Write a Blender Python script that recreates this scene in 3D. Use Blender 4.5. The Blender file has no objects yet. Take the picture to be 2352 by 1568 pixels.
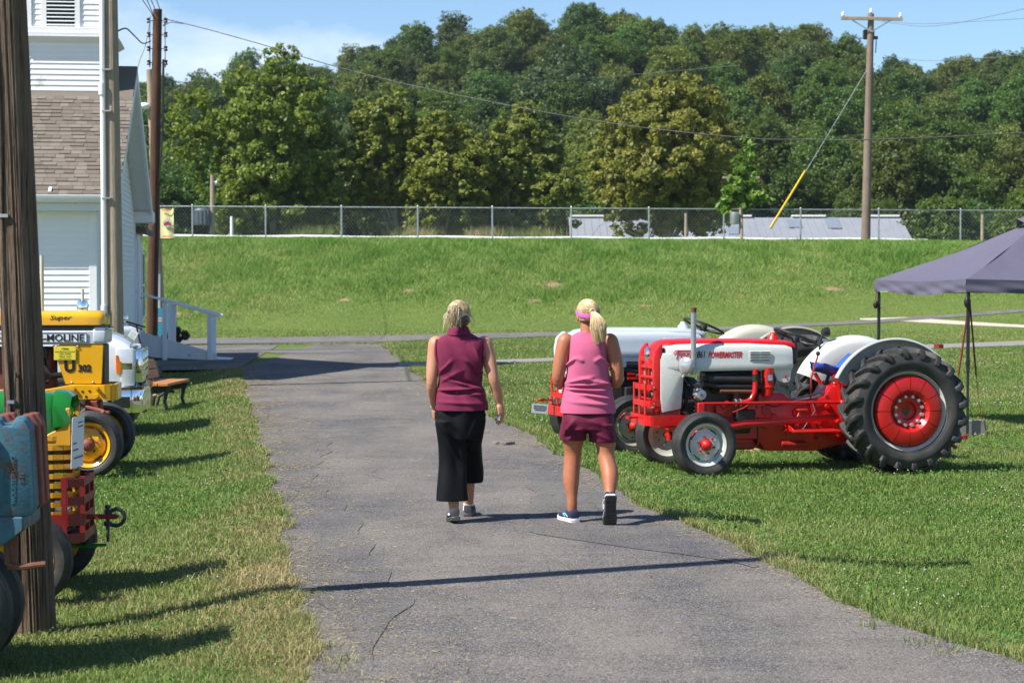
import bpy, bmesh, math, random
import numpy as np
from mathutils import Vector, Matrix, Euler
R = math.radians
scn = bpy.context.scene
COL = scn.collection

# ---------------------------------------------------------------- camera
F, YH, CX, CY, HC = 4600.0, 650.0, 1176.0, 784.0, 1.8      # in pixels of a 2352 px wide view of the photograph
PITCH = math.atan((CY - YH) / F)
cd = bpy.data.cameras.new('camera'); cam = bpy.data.objects.new('camera', cd); COL.objects.link(cam)
cd.sensor_width = 36.0; cd.lens = 36.0 * F / 2352.0; cd.clip_end = 2000.0; cd.clip_start = 0.1
cam.location = (0, 0, HC); cam.rotation_euler = (math.pi / 2 - PITCH, 0, 0)
cd.dof.use_dof = True; cd.dof.focus_distance = 16.5; cd.dof.aperture_fstop = 5.6
scn.camera = cam
# ---------------------------------------------------------------- sky, sun, exposure
SUN_EL, SUN_AZ = 48.0, 28.0                                 # shadows run to the right and 28 degrees away
w = bpy.data.worlds.new('World'); scn.world = w; w.use_nodes = True
nt = w.node_tree; nt.nodes.clear()
def wn(t): return nt.nodes.new(t)
out = wn('ShaderNodeOutputWorld'); bg = wn('ShaderNodeBackground'); sky = wn('ShaderNodeTexSky')
sky.sky_type = 'NISHITA'; sky.sun_disc = False
sky.sun_elevation = R(SUN_EL); sky.sun_rotation = math.atan2(-math.cos(R(SUN_AZ)), -math.sin(R(SUN_AZ)))
sky.air_density = 1.0; sky.dust_density = 0.1; sky.ozone_density = 6.0; sky.altitude = 250
bg.inputs[1].default_value = 0.084
tc = wn('ShaderNodeTexCoord'); mp = wn('ShaderNodeMapping'); mp.inputs['Scale'].default_value = (1, 1, 2.3)
mp.inputs['Location'].default_value = (-0.1507, -1.4321, -1.5392)
nz = wn('ShaderNodeTexNoise'); nz.inputs['Scale'].default_value = 5.2; nz.inputs['Detail'].default_value = 7; nz.inputs['Roughness'].default_value = .56
rp = wn('ShaderNodeValToRGB'); rp.color_ramp.elements[0].position = .60; rp.color_ramp.elements[1].position = .80
rp.color_ramp.elements[1].color = (.62, .62, .62, 1)
mx = wn('ShaderNodeMixRGB'); mx.inputs[2].default_value = (8.6, 8.8, 9.3, 1)
nt.links.new(tc.outputs['Generated'], mp.inputs[0]); nt.links.new(mp.outputs[0], nz.inputs['Vector'])
nt.links.new(nz.outputs['Fac'], rp.inputs[0]); nt.links.new(rp.outputs[0], mx.inputs[0])
nt.links.new(sky.outputs[0], mx.inputs[1]); nt.links.new(mx.outputs[0], bg.inputs[0]); nt.links.new(bg.outputs[0], out.inputs[0])
sl = bpy.data.lights.new('sun', 'SUN'); sl.energy = 4.8; sl.angle = R(.55); sl.color = (1.0, .95, .86)
sun = bpy.data.objects.new('sun', sl); COL.objects.link(sun)
ldir = Vector((math.cos(R(SUN_EL)) * math.cos(R(SUN_AZ)), math.cos(R(SUN_EL)) * math.sin(R(SUN_AZ)), -math.sin(R(SUN_EL))))
sun.rotation_euler = ldir.to_track_quat('-Z', 'Y').to_euler(); sun.location = (-20, -10, 40)
scn.view_settings.view_transform = 'Standard'; scn.view_settings.look = 'None'; scn.view_settings.exposure = 0.90
scn.view_settings.gamma = 1.0; scn.view_settings.use_curve_mapping = False
scn.cycles.max_bounces = 6; scn.cycles.transparent_max_bounces = 8; scn.cycles.use_denoising = True
scn.cycles.use_adaptive_sampling = True; scn.cycles.adaptive_threshold = 0.015

# ---------------------------------------------------------------- helpers: pixels to places
_fw = Vector((0, math.cos(PITCH), -math.sin(PITCH))); _up = Vector((0, math.sin(PITCH), math.cos(PITCH)))
def ray(x, y): return Vector((1, 0, 0)) * ((x - CX) / F) + _up * ((CY - y) / F) + _fw
def P(x, y, Y):                      # the point of that direction at depth Y
    d = ray(x, y); return Vector((0, 0, HC)) + d * (Y / d.y)
def PZ(x, y, z):                     # the point of that direction at height z
    d = ray(x, y); return Vector((0, 0, HC)) + d * ((z - HC) / d.z)
def sst(a, b, x):
    t = np.clip((np.asarray(x, float) - a) / (b - a), 0, 1); return t * t * (3 - 2 * t)
_L = [(715,1568),(690,1455),(665,1340),(640,1220),(610,1100),(583,1000),(560,920),(548,860),(545,848)]
_R = [(2450,1568),(2352,1525),(2059,1441),(1785,1301),(1493,1170),(1330,1070),(1230,1005),(1100,945),(985,880),(925,835),(885,800),(862,787)]
_lp = [PZ(x, y, 0) for x, y in _L]; _rp = [PZ(x, y, 0) for x, y in _R]
LY, LX = np.array([p.y for p in _lp]), np.array([p.x for p in _lp])
RY, RX = np.array([p.y for p in _rp]), np.array([p.x for p in _rp])
def xl(y): return np.interp(y, LY, LX) + np.where(y < LY[0], (LY[0] - y) * .05, 0)
def xr(y): return np.interp(y, RY, RX) + np.where(y < RY[0], (RY[0] - y) * .12, 0)
_px = np.array([-600, 300, 400, 2352, 3400.]); _pyb = np.array([541, 545.5, 546, 556, 561.])
def banktop(x):                      # height of the bank's crest at world x (crest at depth 80)
    px = x / 80. * F + CX
    return HC + (YH - np.interp(px, _px, _pyb)) / F * 80.
_hp = np.array([-1500,-300,300,480,560,700,780,860,930,1050,1100,1180,1300,1400,1500,1530,1620,1750,1880,1930,2050,2120,2250,2352,2800,4000.])
_hy = np.array([170,170,178,180,160,150,130,100,85,75,60,32,36,30,34,60,50,60,62,95,125,145,130,120,140,160.])
def hillz(x, y):
    px = x / np.maximum(y, 1) * F + CX
    top = HC + (YH - np.interp(px, _hp, _hy)) / F * 335. - 9.0
    return 1.0 + (top - 1.0) * sst(105, 345, y) + np.where(y > 345, -(y - 345) * .05, 0)
def g(x, y):
    x = np.asarray(x, float); y = np.asarray(y, float)
    d = np.maximum(np.maximum(xl(y) - x, x - xr(y)), 0)
    z = -.12 * sst(0.0, 1.3, d) * (1 - sst(36, 47, y))
    bt = banktop(x)
    z = z + bt * sst(63.5, 79, y) - (bt - 1.0) * sst(83, 93, y)
    return np.where(y > 105, hillz(x, y), z)
def gz(x, y): return float(g(x, y))
def G(px, py):                       # the ground point under a pixel
    d = ray(px, py); lo, hi = 4.0, None
    for k in range(1, 1200):
        Y = 4 + k * .12; p = Vector((0, 0, HC)) + d * (Y / d.y)
        if p.z <= gz(p.x, p.y): hi = Y; break
        lo = Y
    if hi is None: return Vector((0, 0, HC)) + d * (100 / d.y)
    for k in range(24):
        m = (lo + hi) / 2; p = Vector((0, 0, HC)) + d * (m / d.y)
        if p.z <= gz(p.x, p.y): hi = m
        else: lo = m
    return Vector((0, 0, HC)) + d * (hi / d.y)

# ---------------------------------------------------------------- helpers: meshes
class MB:
    def __init__(s): s.v = []; s.f = []
    def add(s, vs, fs, M=None):
        o = len(s.v)
        for p in vs:
            p = Vector(p); s.v.append(M @ p if M is not None else p)
        for f in fs: s.f.append(tuple(i + o for i in f))
        return s
    def box(s, c, d, M=None, rot=None):
        x, y, z = d[0] / 2, d[1] / 2, d[2] / 2
        vs = [Vector(q) for q in ((-x,-y,-z),(x,-y,-z),(x,y,-z),(-x,y,-z),(-x,-y,z),(x,-y,z),(x,y,z),(-x,y,z))]
        if rot is not None:
            e = Euler(rot).to_matrix(); vs = [e @ q for q in vs]
        vs = [q + Vector(c) for q in vs]
        return s.add(vs, [(0,3,2,1),(4,5,6,7),(0,1,5,4),(1,2,6,5),(2,3,7,6),(3,0,4,7)], M)
    def bar(s, a, b, wd, ht, M=None, upv=(0, 0, 1)):        # rectangular bar from a to b
        a, b = Vector(a), Vector(b); d = (b - a).normalized(); u = Vector(upv)
        if abs(d.dot(u)) > .98: u = Vector((1, 0, 0))
        r = d.cross(u).normalized() * (wd / 2); u = r.cross(d).normalized() * (ht / 2)
        vs = [a - r - u, a + r - u, a + r + u, a - r + u, b - r - u, b + r - u, b + r + u, b - r + u]
        return s.add(vs, [(0,1,2,3),(7,6,5,4),(4,5,1,0),(5,6,2,1),(6,7,3,2),(7,4,0,3)], M)
    def tube(s, pts, r, n=10, M=None, caps=True, sq=1.0):
        pts = [Vector(p) for p in pts]; k = len(pts)
        rs = list(r) if hasattr(r, '__len__') else [r] * k
        t0 = (pts[1] - pts[0]).normalized(); ref = Vector((0, 0, 1)) if abs(t0.z) < .9 else Vector((1, 0, 0))
        u = t0.cross(ref).normalized(); vs = []; fs = []
        for i in range(k):
            t = (pts[min(i + 1, k - 1)] - pts[max(i - 1, 0)]).normalized()
            u = (u - t * u.dot(t)).normalized(); w_ = t.cross(u)
            for j in range(n):
                a = 2 * math.pi * j / n; vs.append(pts[i] + (u * math.cos(a) + w_ * math.sin(a) * sq) * rs[i])
        for i in range(k - 1):
            for j in range(n):
                a, b = i * n + j, i * n + (j + 1) % n; fs.append((a, b, b + n, a + n))
        if caps: fs.append(tuple(range(n))[::-1]); fs.append(tuple(range((k - 1) * n, k * n)))
        return s.add(vs, fs, M)
    def cyl(s, a, b, r0, r1=None, n=16, M=None): return s.tube([a, b], [r0, r0 if r1 is None else r1], n, M)
    def lathe(s, prof, o=(0, 0, 0), ax='Y', n=48, M=None, closed=False, a0=0.0, a1=2 * math.pi):
        full = abs(a1 - a0 - 2 * math.pi) < 1e-6; m = n if full else n + 1; k = len(prof); vs = []; fs = []
        for j in range(m):
            a = a0 + (a1 - a0) * j / n; c, q = math.cos(a), math.sin(a)
            for r, h in prof:
                p = (r * c, h, r * q) if ax == 'Y' else (r * c, r * q, h) if ax == 'Z' else (h, r * c, r * q)
                vs.append(Vector(p) + Vector(o))
        kk = k if closed else k - 1
        for j in range(n):
            j2 = (j + 1) % m
            for i in range(kk):
                i2 = (i + 1) % k; fs.append((j * k + i, j * k + i2, j2 * k + i2, j2 * k + i))
        return s.add(vs, fs, M)
    def ball(s, c, r, nu=14, nv=9, M=None):
        r = r if hasattr(r, '__len__') else (r, r, r); vs = []; fs = []; c = Vector(c)
        for i in range(1, nv):
            t = math.pi * i / nv
            for j in range(nu):
                a = 2 * math.pi * j / nu; vs.append(c + Vector((r[0] * math.sin(t) * math.cos(a), r[1] * math.sin(t) * math.sin(a), r[2] * math.cos(t))))
        for i in range(nv - 2):
            for j in range(nu):
                a, b = i * nu + j, i * nu + (j + 1) % nu; fs.append((a, a + nu, b + nu, b))
        vs += [c + Vector((0, 0, r[2])), c - Vector((0, 0, r[2]))]; t = (nv - 1) * nu
        for j in range(nu):
            fs.append((t, j, (j + 1) % nu)); fs.append((t + 1, (nv - 2) * nu + (j + 1) % nu, (nv - 2) * nu + j))
        return s.add(vs, fs, M)
    def prism(s, poly, d0, d1, pl='xz', M=None):
        def q(a, b, d): return (a, d, b) if pl == 'xz' else (a, b, d) if pl == 'xy' else (d, a, b)
        n = len(poly); vs = [q(a, b, d0) for a, b in poly] + [q(a, b, d1) for a, b in poly]
        fs = [tuple(range(n))[::-1], tuple(range(n, 2 * n))] + [(i, (i + 1) % n, (i + 1) % n + n, i + n) for i in range(n)]
        return s.add(vs, fs, M)
    def loft(s, rings, caps=True, M=None, closed=True):
        n = len(rings[0]); vs = [p for r in rings for p in r]; fs = []
        for i in range(len(rings) - 1):
            for j in range(n if closed else n - 1):
                a, b = i * n + j, i * n + (j + 1) % n; fs.append((a, b, b + n, a + n))
        if caps: fs.append(tuple(range(n))[::-1]); fs.append(tuple(range((len(rings) - 1) * n, len(rings) * n)))
        return s.add(vs, fs, M)
    def mesh(s, name='m', bevel=0, ang=35, seg=1, tri=False):
        me = bpy.data.meshes.new(name); me.from_pydata([tuple(p) for p in s.v], [], s.f)
        bm = bmesh.new(); bm.from_mesh(me); bmesh.ops.recalc_face_normals(bm, faces=bm.faces)
        if bevel:
            ed = [e for e in bm.edges if len(e.link_faces) == 2 and e.calc_face_angle(0) > R(30)]
            try: bmesh.ops.bevel(bm, geom=ed, offset=bevel, segments=seg, affect='EDGES', clamp_overlap=True, profile=.5)
            except Exception: pass
        if tri: bmesh.ops.triangulate(bm, faces=[f for f in bm.faces if len(f.verts) > 4])
        bm.to_mesh(me); bm.free(); me.shade_smooth()
        try: me.set_sharp_from_angle(angle=R(ang))
        except Exception: pass
        return me
def obj(name, mb, mat, parent=None, loc=None, rot=None, bevel=0, ang=35, seg=1):
    me = mb.mesh(name, bevel, ang, seg) if isinstance(mb, MB) else mb
    if mat is not None and not me.materials: me.materials.append(mat)
    o = bpy.data.objects.new(name, me); COL.objects.link(o)
    if parent is not None: o.parent = parent
    if loc is not None: o.location = loc
    if rot is not None: o.rotation_euler = rot
    return o
def tag(o, label=None, cat=None, group=None, kind=None):
    if label: o['label'] = label
    if cat: o['category'] = cat
    if group: o['group'] = group
    if kind: o['kind'] = kind
    return o
def thing(name, label, cat, loc=(0, 0, 0), rotz=0.0, group=None):
    o = bpy.data.objects.new(name, None); COL.objects.link(o); o.location = loc; o.rotation_euler = (0, 0, rotz)
    o.empty_display_size = .1
    return tag(o, label, cat, group)
def copy_tree(o, parent=None):
    c = o.copy(); COL.objects.link(c); c.parent = parent
    for ch in list(o.children): copy_tree(ch, c)
    return c
def text_mesh(s, size, ext=.002, shear=0.0, bold=0.0, sx=1.0, align='LEFT'):
    cu = bpy.data.curves.new('t', 'FONT'); cu.body = s; cu.size = size; cu.extrude = ext; cu.shear = shear; cu.offset = bold
    cu.align_x = align; cu.resolution_u = 3
    o = bpy.data.objects.new('t', cu); COL.objects.link(o); bpy.context.view_layer.update()
    me = bpy.data.meshes.new_from_object(o.evaluated_get(bpy.context.evaluated_depsgraph_get()))
    bpy.data.objects.remove(o); bpy.data.curves.remove(cu)
    if sx != 1.0:
        for v in me.vertices: v.co.x *= sx
    me.materials.clear(); return me
def lettering(s, size, mat, parent, M, **k):                # flat raised lettering; M places its xy plane in the parent's space
    me = text_mesh(s, size, **k); me.transform(M); o = obj('lettering', me, mat, parent); return o
def frame(o, x, y):                                         # matrix with origin o, x and y axes given
    x = Vector(x).normalized(); y = Vector(y).normalized(); z = x.cross(y)
    return Matrix(((x.x, y.x, z.x, o[0]), (x.y, y.y, z.y, o[1]), (x.z, y.z, z.z, o[2]), (0, 0, 0, 1)))

# ---------------------------------------------------------------- helpers: materials
class NT:
    def __init__(s, name):
        s.m = bpy.data.materials.new(name); s.m.use_nodes = True; s.t = s.m.node_tree; s.t.nodes.clear()
        s.out = s.n('ShaderNodeOutputMaterial'); s.b = s.n('ShaderNodeBsdfPrincipled'); s.l(s.b.outputs[0], s.out.inputs[0])
        s.tc = s.n('ShaderNodeTexCoord')
    def n(s, t, **k):
        x = s.t.nodes.new(t)
        for a, v in k.items(): setattr(x, a, v)
        return x
    def l(s, a, b): s.t.links.new(a, b)
    def noise(s, scale, detail=4, rough=.55, vec=None, sc=(1, 1, 1), out='Fac', dist=0):
        m = s.n('ShaderNodeMapping'); m.inputs['Scale'].default_value = sc; s.l(vec or s.tc.outputs['Object'], m.inputs[0])
        x = s.n('ShaderNodeTexNoise'); x.inputs['Scale'].default_value = scale; x.inputs['Detail'].default_value = detail
        x.inputs['Roughness'].default_value = rough; x.inputs['Distortion'].default_value = dist
        s.l(m.outputs[0], x.inputs['Vector']); return x.outputs[out]
    def ramp(s, fac, stops, interp='LINEAR'):
        r = s.n('ShaderNodeValToRGB'); r.color_ramp.interpolation = interp; e = r.color_ramp.elements
        while len(e) < len(stops): e.new(.5)
        for i, (p, c) in enumerate(stops):
            e[i].position = p; e[i].color = (c, c, c, 1) if not hasattr(c, '__len__') else (*c, 1)
        s.l(fac, r.inputs[0]); return r.outputs[0]
    def mix(s, f, a, b, mode='MIX'):
        m = s.n('ShaderNodeMixRGB', blend_type=mode)
        for i, q in enumerate((f, a, b)):
            if hasattr(q, 'is_linked'): s.l(q, m.inputs[i])
            elif i == 0: m.inputs[0].default_value = q
            else: m.inputs[i].default_value = (*q, 1) if hasattr(q, '__len__') else (q, q, q, 1)
        return m.outputs[0]
    def bump(s, h, strength=.3, dist=.01):
        b = s.n('ShaderNodeBump'); b.inputs['Strength'].default_value = strength; b.inputs['Distance'].default_value = dist
        s.l(h, b.inputs['Height']); s.l(b.outputs[0], s.b.inputs['Normal'])
    def col(s, c):
        if hasattr(c, 'is_linked'): s.l(c, s.b.inputs['Base Color'])
        else: s.b.inputs['Base Color'].default_value = (*c, 1)
    def set(s, rough=.5, metal=0, spec=.5, coat=0):
        s.b.inputs['Roughness'].default_value = rough; s.b.inputs['Metallic'].default_value = metal
        s.b.inputs['Specular IOR Level'].default_value = spec; s.b.inputs['Coat Weight'].default_value = coat; s.b.inputs['Coat Roughness'].default_value = .08
def mat(name, c, rough=.5, metal=0, var=.12, vs=6, bump=0, bs=60, coat=0, spec=.5, dirt=None, damt=.0, ds=4, sc=(1, 1, 1), rv=.15):
    k = NT(name); n1 = k.noise(vs, 5, .6, sc=sc)
    base = k.mix(n1, tuple(x * (1 - var) for x in c), tuple(min(1, x * (1 + var)) for x in c))
    if dirt is not None:
        d = k.ramp(k.noise(ds, 7, .68), [(.62 - damt * .5, 0.0), (.72 - damt * .3, 1.0)]); base = k.mix(d, base, dirt)
    k.col(base); k.set(rough, metal, spec, coat)
    if rv:
        r = k.ramp(k.noise(vs * 2.3, 4), [(.3, max(0, rough - rv)), (.7, min(1, rough + rv))]); k.l(r, k.b.inputs['Roughness'])
    if bump: k.bump(k.noise(bs, 5, .6, sc=sc), bump, .004)
    return k.m
M = {}
# ================================================================ materials of the setting
def m_grass_ground():
    k = NT('lawn_soil'); v = k.n('ShaderNodeNewGeometry').outputs['Position']
    a = k.noise(.35, 5, .6, v); b = k.noise(3.0, 6, .65, v); c = k.noise(40, 4, .7, v)
    base = k.ramp(a, [(.3, (.075, .125, .022)), (.55, (.105, .155, .030)), (.75, (.140, .178, .042))])
    base = k.mix(k.ramp(b, [(.35, .0), (.7, .55)]), base, (.045, .085, .015))
    base = k.mix(k.ramp(c, [(.35, .0), (.75, .7)]), base, (.16, .19, .055))
    k.col(base); k.set(.9, 0, .15); k.bump(c, .8, .03); return k.m
M['lawn'] = m_grass_ground()
def m_asphalt(name, c0, c1, speck=(.33, .30, .27)):
    k = NT(name); v = k.n('ShaderNodeNewGeometry').outputs['Position']
    big = k.noise(.7, 6, .62, v, sc=(1, .4, 1)); mid = k.noise(2.6, 6, .68, v, sc=(.5, 1, 1)); fine = k.noise(95, 3, .7, v); fine2 = k.noise(38, 3, .6, v)
    base = k.mix(k.ramp(big, [(.38, 0.0), (.60, 1.0)]), c0, c1)
    base = k.mix(k.ramp(mid, [(.42, 0.0), (.72, .55)]), base, tuple(x * 1.32 for x in c1))
    base = k.mix(k.ramp(fine, [(.50, 0.0), (.64, .85)]), base, speck)
    base = k.mix(k.ramp(fine2, [(.30, .6), (.46, 0.0)]), base, tuple(x * .45 for x in c0))
    vo = k.n('ShaderNodeTexVoronoi', feature='DISTANCE_TO_EDGE'); vo.inputs['Scale'].default_value = .45; vo.inputs['Randomness'].default_value = 1
    wv = k.mix(.22, v, k.noise(1.3, 6, .65, v, out='Color'), 'ADD'); k.l(wv, vo.inputs['Vector'])
    cr = k.mix(k.ramp(k.noise(.5, 3, .5, v), [(.45, 0.0), (.6, 1.0)]), (0, 0, 0), k.ramp(vo.outputs['Distance'], [(.001, .45), (.0045, 0.0)]))
    base = k.mix(cr, base, (.025, .025, .022))
    k.col(base); k.set(.9, 0, .12); k.bump(fine2, .7, .012); return k.m
M['asphalt'] = m_asphalt('asphalt', (.050, .051, .060), (.135, .123, .111))
M['asphalt2'] = m_asphalt('path_asphalt', (.080, .080, .088), (.125, .120, .116))
M['concrete'] = mat('path_concrete', (.46, .40, .32), .85, var=.18, vs=3, bump=.3, bs=40)
M['concrete_gray'] = mat('worn_concrete', (.22, .205, .185), .85, var=.2, vs=3, bump=.3, bs=40)
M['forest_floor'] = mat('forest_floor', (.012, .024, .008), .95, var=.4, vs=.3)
def m_leaf(name='leaves', trans=.42):
    k = NT(name); a = k.n('ShaderNodeAttribute', attribute_name='tone'); oi = k.n('ShaderNodeObjectInfo')
    t = k.ramp(a.outputs['Fac'], [(0.0, (.55, .62, .5)), (.6, (1, 1, 1)), (1.0, (1.5, 1.36, 1.25))])
    c = k.mix(1.0, oi.outputs['Color'], t, 'MULTIPLY'); k.col(c); k.set(.5, 0, .3)
    tr = k.n('ShaderNodeBsdfTranslucent'); c2 = k.mix(1.0, c, (1.15, 1.25, .6), 'MULTIPLY'); k.l(c2, tr.inputs[0])
    ms = k.n('ShaderNodeMixShader'); ms.inputs[0].default_value = trans
    k.l(k.b.outputs[0], ms.inputs[1]); k.l(tr.outputs[0], ms.inputs[2]); k.l(ms.outputs[0], k.out.inputs[0]); return k.m
M['leaf'] = m_leaf()
def m_blade():
    k = NT('grass_blades'); a = k.n('ShaderNodeAttribute', attribute_name='bcol'); k.col(a.outputs['Color']); k.set(.55, 0, .25)
    tr = k.n('ShaderNodeBsdfTranslucent'); k.l(a.outputs['Color'], tr.inputs[0])
    ms = k.n('ShaderNodeMixShader'); ms.inputs[0].default_value = .3
    k.l(k.b.outputs[0], ms.inputs[1]); k.l(tr.outputs[0], ms.inputs[2]); k.l(ms.outputs[0], k.out.inputs[0]); return k.m
M['blade'] = m_blade()
def m_pole(name, c0, c1, crack=.5, st=.9):
    k = NT(name); g1 = k.noise(9, 6, .7, sc=(4, 4, .12)); g2 = k.noise(30, 5, .6, sc=(3, 3, .08)); b = k.noise(1.2, 4, .6)
    base = k.mix(g1, c0, c1); base = k.mix(k.ramp(g2, [(.36, crack), (.5, 0.0)]), base, tuple(x * .22 for x in c0))
    base = k.mix(k.ramp(b, [(.4, 0.0), (.7, .35)]), base, tuple(x * 1.35 for x in c1))
    k.col(base); k.set(.88, 0, .2); k.bump(g2, st, .02); return k.m
M['pole_fore'] = m_pole('weathered_brown_pole', (.070, .048, .034), (.205, .148, .108), .9)
M['pole_brown'] = m_pole('creosote_pole', (.055, .030, .020), (.125, .068, .042))
M['pole_gray'] = m_pole('gray_weathered_pole', (.24, .19, .14), (.40, .33, .25), .35)
M['pole_far'] = m_pole('far_pole_wood', (.15, .11, .085), (.25, .195, .155), .4)
M['bark'] = mat('dark_bark', (.06, .045, .032), .9, var=.35, vs=3, bump=.5, bs=12)
M['bark_pale'] = mat('pale_sycamore_bark', (.34, .30, .23), .85, var=.4, vs=1.6)
M['galv'] = mat('galvanised_steel', (.42, .44, .45), .42, .75, var=.12, vs=4)
M['wire'] = mat('black_cable', (.015, .015, .017), .6)
M['wire_gray'] = mat('gray_cable', (.12, .13, .13), .6)
M['white'] = mat('white_paint', (.81, .81, .81), .5, var=.05, vs=2.5, rv=.1)
M['white_worn'] = mat('worn_white_paint', (.70, .71, .72), .6, var=.08, vs=2, dirt=(.33, .31, .28), damt=.02, ds=5)
M['siding'] = mat('white_siding', (.83, .83, .82), .5, var=.05, vs=1.8, dirt=(.55, .54, .5), damt=.0, ds=2.2, rv=.1)
M['pvc'] = mat('white_plastic_pipe', (.80, .80, .78), .35, var=.03)
def m_shingle():
    k = NT('roof_shingle'); oi = k.n('ShaderNodeObjectInfo')
    c = k.ramp(oi.outputs['Random'], [(0.0, (.132, .112, .092)), (.5, (.168, .145, .120)), (1.0, (.208, .182, .154))])
    n = k.noise(80, 3, .7); k.col(k.mix(k.ramp(n, [(.4, 0.0), (.7, .5)]), c, (.12, .095, .085))); k.set(.92, 0, .2); k.bump(n, .5, .004); return k.m
M['shingle'] = m_shingle()
M['louver_dark'] = mat('dark_louver_gap', (.012, .012, .012), .9)
M['metal_roof'] = mat('pale_metal_roof', (.24, .255, .285), .6, .05, var=.06, vs=.6)
M['roof_panel'] = mat('skylight_panel', (.20, .235, .29), .4, .1)
M['barn_red'] = mat('barn_red', (.30, .045, .03), .8)
M['yellow_plastic'] = mat('yellow_plastic', (.80, .50, .02), .4)
M['black'] = mat('black_iron', (.016, .016, .017), .5)
M['ceramic'] = mat('brown_ceramic', (.045, .022, .018), .25)
M['glass_white'] = mat('white_insulator', (.75, .76, .76), .25)

# ================================================================ ground, road, paths
def grid(name, xs, ys, zf, m, kind='structure'):
    X, Y = np.meshgrid(xs, ys); Z = zf(X, Y); n, k = X.shape
    v = np.stack([X, Y, Z], -1).reshape(-1, 3); i = np.arange(n * k).reshape(n, k)
    f = np.stack([i[:-1, :-1], i[:-1, 1:], i[1:, 1:], i[1:, :-1]], -1).reshape(-1, 4)
    me = bpy.data.meshes.new(name); me.from_pydata(v.tolist(), [], f.tolist()); me.shade_smooth()
    o = obj(name, me, m); tag(o, kind=kind); return o
xs = np.concatenate([np.linspace(-200, -14, 32)[:-1], np.arange(-14, 16, .25), np.linspace(16, 200, 32)])
ys = np.concatenate([np.arange(-30, 4, 2.), np.arange(4, 62, .4), np.arange(62, 95, .3), np.arange(95, 108.1, 1.)])
gr = grid('ground', xs, ys, g, M['lawn']); tag(gr, 'mown green lawn and the grassy bank behind it', None)
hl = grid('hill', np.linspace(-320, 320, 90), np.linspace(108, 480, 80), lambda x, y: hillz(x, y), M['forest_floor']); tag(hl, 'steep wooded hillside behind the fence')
rng = np.random.default_rng(5)
def wob(y, s): return .035 * np.sin(y * 1.3 + s) + .018 * np.sin(y * 3.9 + 2 * s) + .010 * np.sin(y * 9.1 + s)
def strip(name, rows, m, dz, nx=12):     # rows: list of (left point, right point); drapes on the ground
    vs = []; fs = []
    for (a, b) in rows:
        for j in range(nx + 1):
            t = j / nx; x = a[0] + (b[0] - a[0]) * t; y = a[1] + (b[1] - a[1]) * t; vs.append((x, y, gz(x, y) + dz))
    n = nx + 1
    for i in range(len(rows) - 1):
        for j in range(nx): fs.append((i * n + j, i * n + j + 1, (i + 1) * n + j + 1, (i + 1) * n + j))
    me = bpy.data.meshes.new(name); me.from_pydata(vs, [], fs); me.shade_smooth(); o = obj(name, me, m); tag(o, kind='structure'); return o
ry = np.concatenate([np.arange(3, 24, .1), np.arange(24, 58.8, .3)])
road = strip('road', [((float(xl(y)) + wob(y, 0.3), y), (float(xr(y)) + wob(y, 2.1), y)) for y in ry], M['asphalt'], .008)
tag(road, 'gray worn asphalt lane running between the lawns')
def resample(pts, k):
    d = np.concatenate([[0], np.cumsum(np.linalg.norm(np.diff(pts, axis=0), axis=1))]); t = np.linspace(0, d[-1], k)
    return np.stack([np.interp(t, d, pts[:, 0]), np.interp(t, d, pts[:, 1])], -1)
PATHS = []
def pix_path(name, near, far, m, dz, k=120, nx=8):
    A = resample(np.array([G(*q)[:2] for q in near]), k); B = resample(np.array([G(*q)[:2] for q in far]), k)
    PATHS.append((A, B)); return strip(name, [((a[0], a[1]), (b[0], b[1])) for a, b in zip(A, B)], m, dz, nx)
o = pix_path('path', [(300,793),(420,792),(600,791),(862,787),(1000,780),(1300,771.5),(1600,761),(2000,743),(2352,717),(2450,709)],
         [(300,779),(420,778),(600,776),(862,772),(1000,769),(1300,763),(1600,753.5),(2000,736),(2352,710),(2450,702)], M['asphalt2'], .02, 200)
tag(o, 'gray asphalt path crossing at the foot of the bank')
def yard():
    pts = [PZ(x, y, 0) for x, y in ((545,849),(300,852),(240,860),(240,795),(330,794),(640,793))]
    mb = MB(); mb.add([(p.x, p.y, .012) for p in pts], [tuple(range(len(pts)))]); o = obj('pavement', mb, M['asphalt']); tag(o, 'asphalt apron in front of the ramp', kind='structure')
    for v in o.data.vertices: v.co.z = max(.012, gz(v.co.x, v.co.y) + .012)
yard()
o = pix_path('concrete_path', [(915,842),(1000,840),(1260,831),(1700,813),(2130,801),(2352,794),(2480,791)], [(917,834),(1000,832),(1260,823),(1700,806),(2130,792),(2352,783),(2480,780)], M['concrete_gray'], .014, 120)
tag(o, 'pale concrete path crossing the lawn behind the tractors')
o = pix_path('concrete_walk', [(1975,735),(2080,739),(2220,747),(2352,753),(2460,758)], [(1975,732),(2080,729),(2220,739),(2352,747),(2460,752)], M['concrete'], .015, 60)
tag(o, 'bright concrete walk branching off the asphalt path')
M['asphalt3'] = m_asphalt('sealed_asphalt', (.054, .054, .062), (.112, .104, .098), (.29, .27, .25))
sy = np.arange(9.5, 30, .15)
o = strip('road_seam', [((float(xl(y)) + .22 + .10 * math.sin(y * .9) + .03 * math.sin(y * 6), y), (float(xl(y)) + .24 + .10 * math.sin(y * .9) + (.36 + .13 * math.sin(y * .6 + 1) + .04 * math.sin(y * 5 + 2)) * float(sst(9.4, 11.5, y) * (1 - sst(24, 30, y))), y)) for y in sy], M['asphalt3'], .0125, 4); tag(o, 'darker sealed strip along the left side of the lane')
sy = np.arange(12.6, 20.5, .15)
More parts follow.
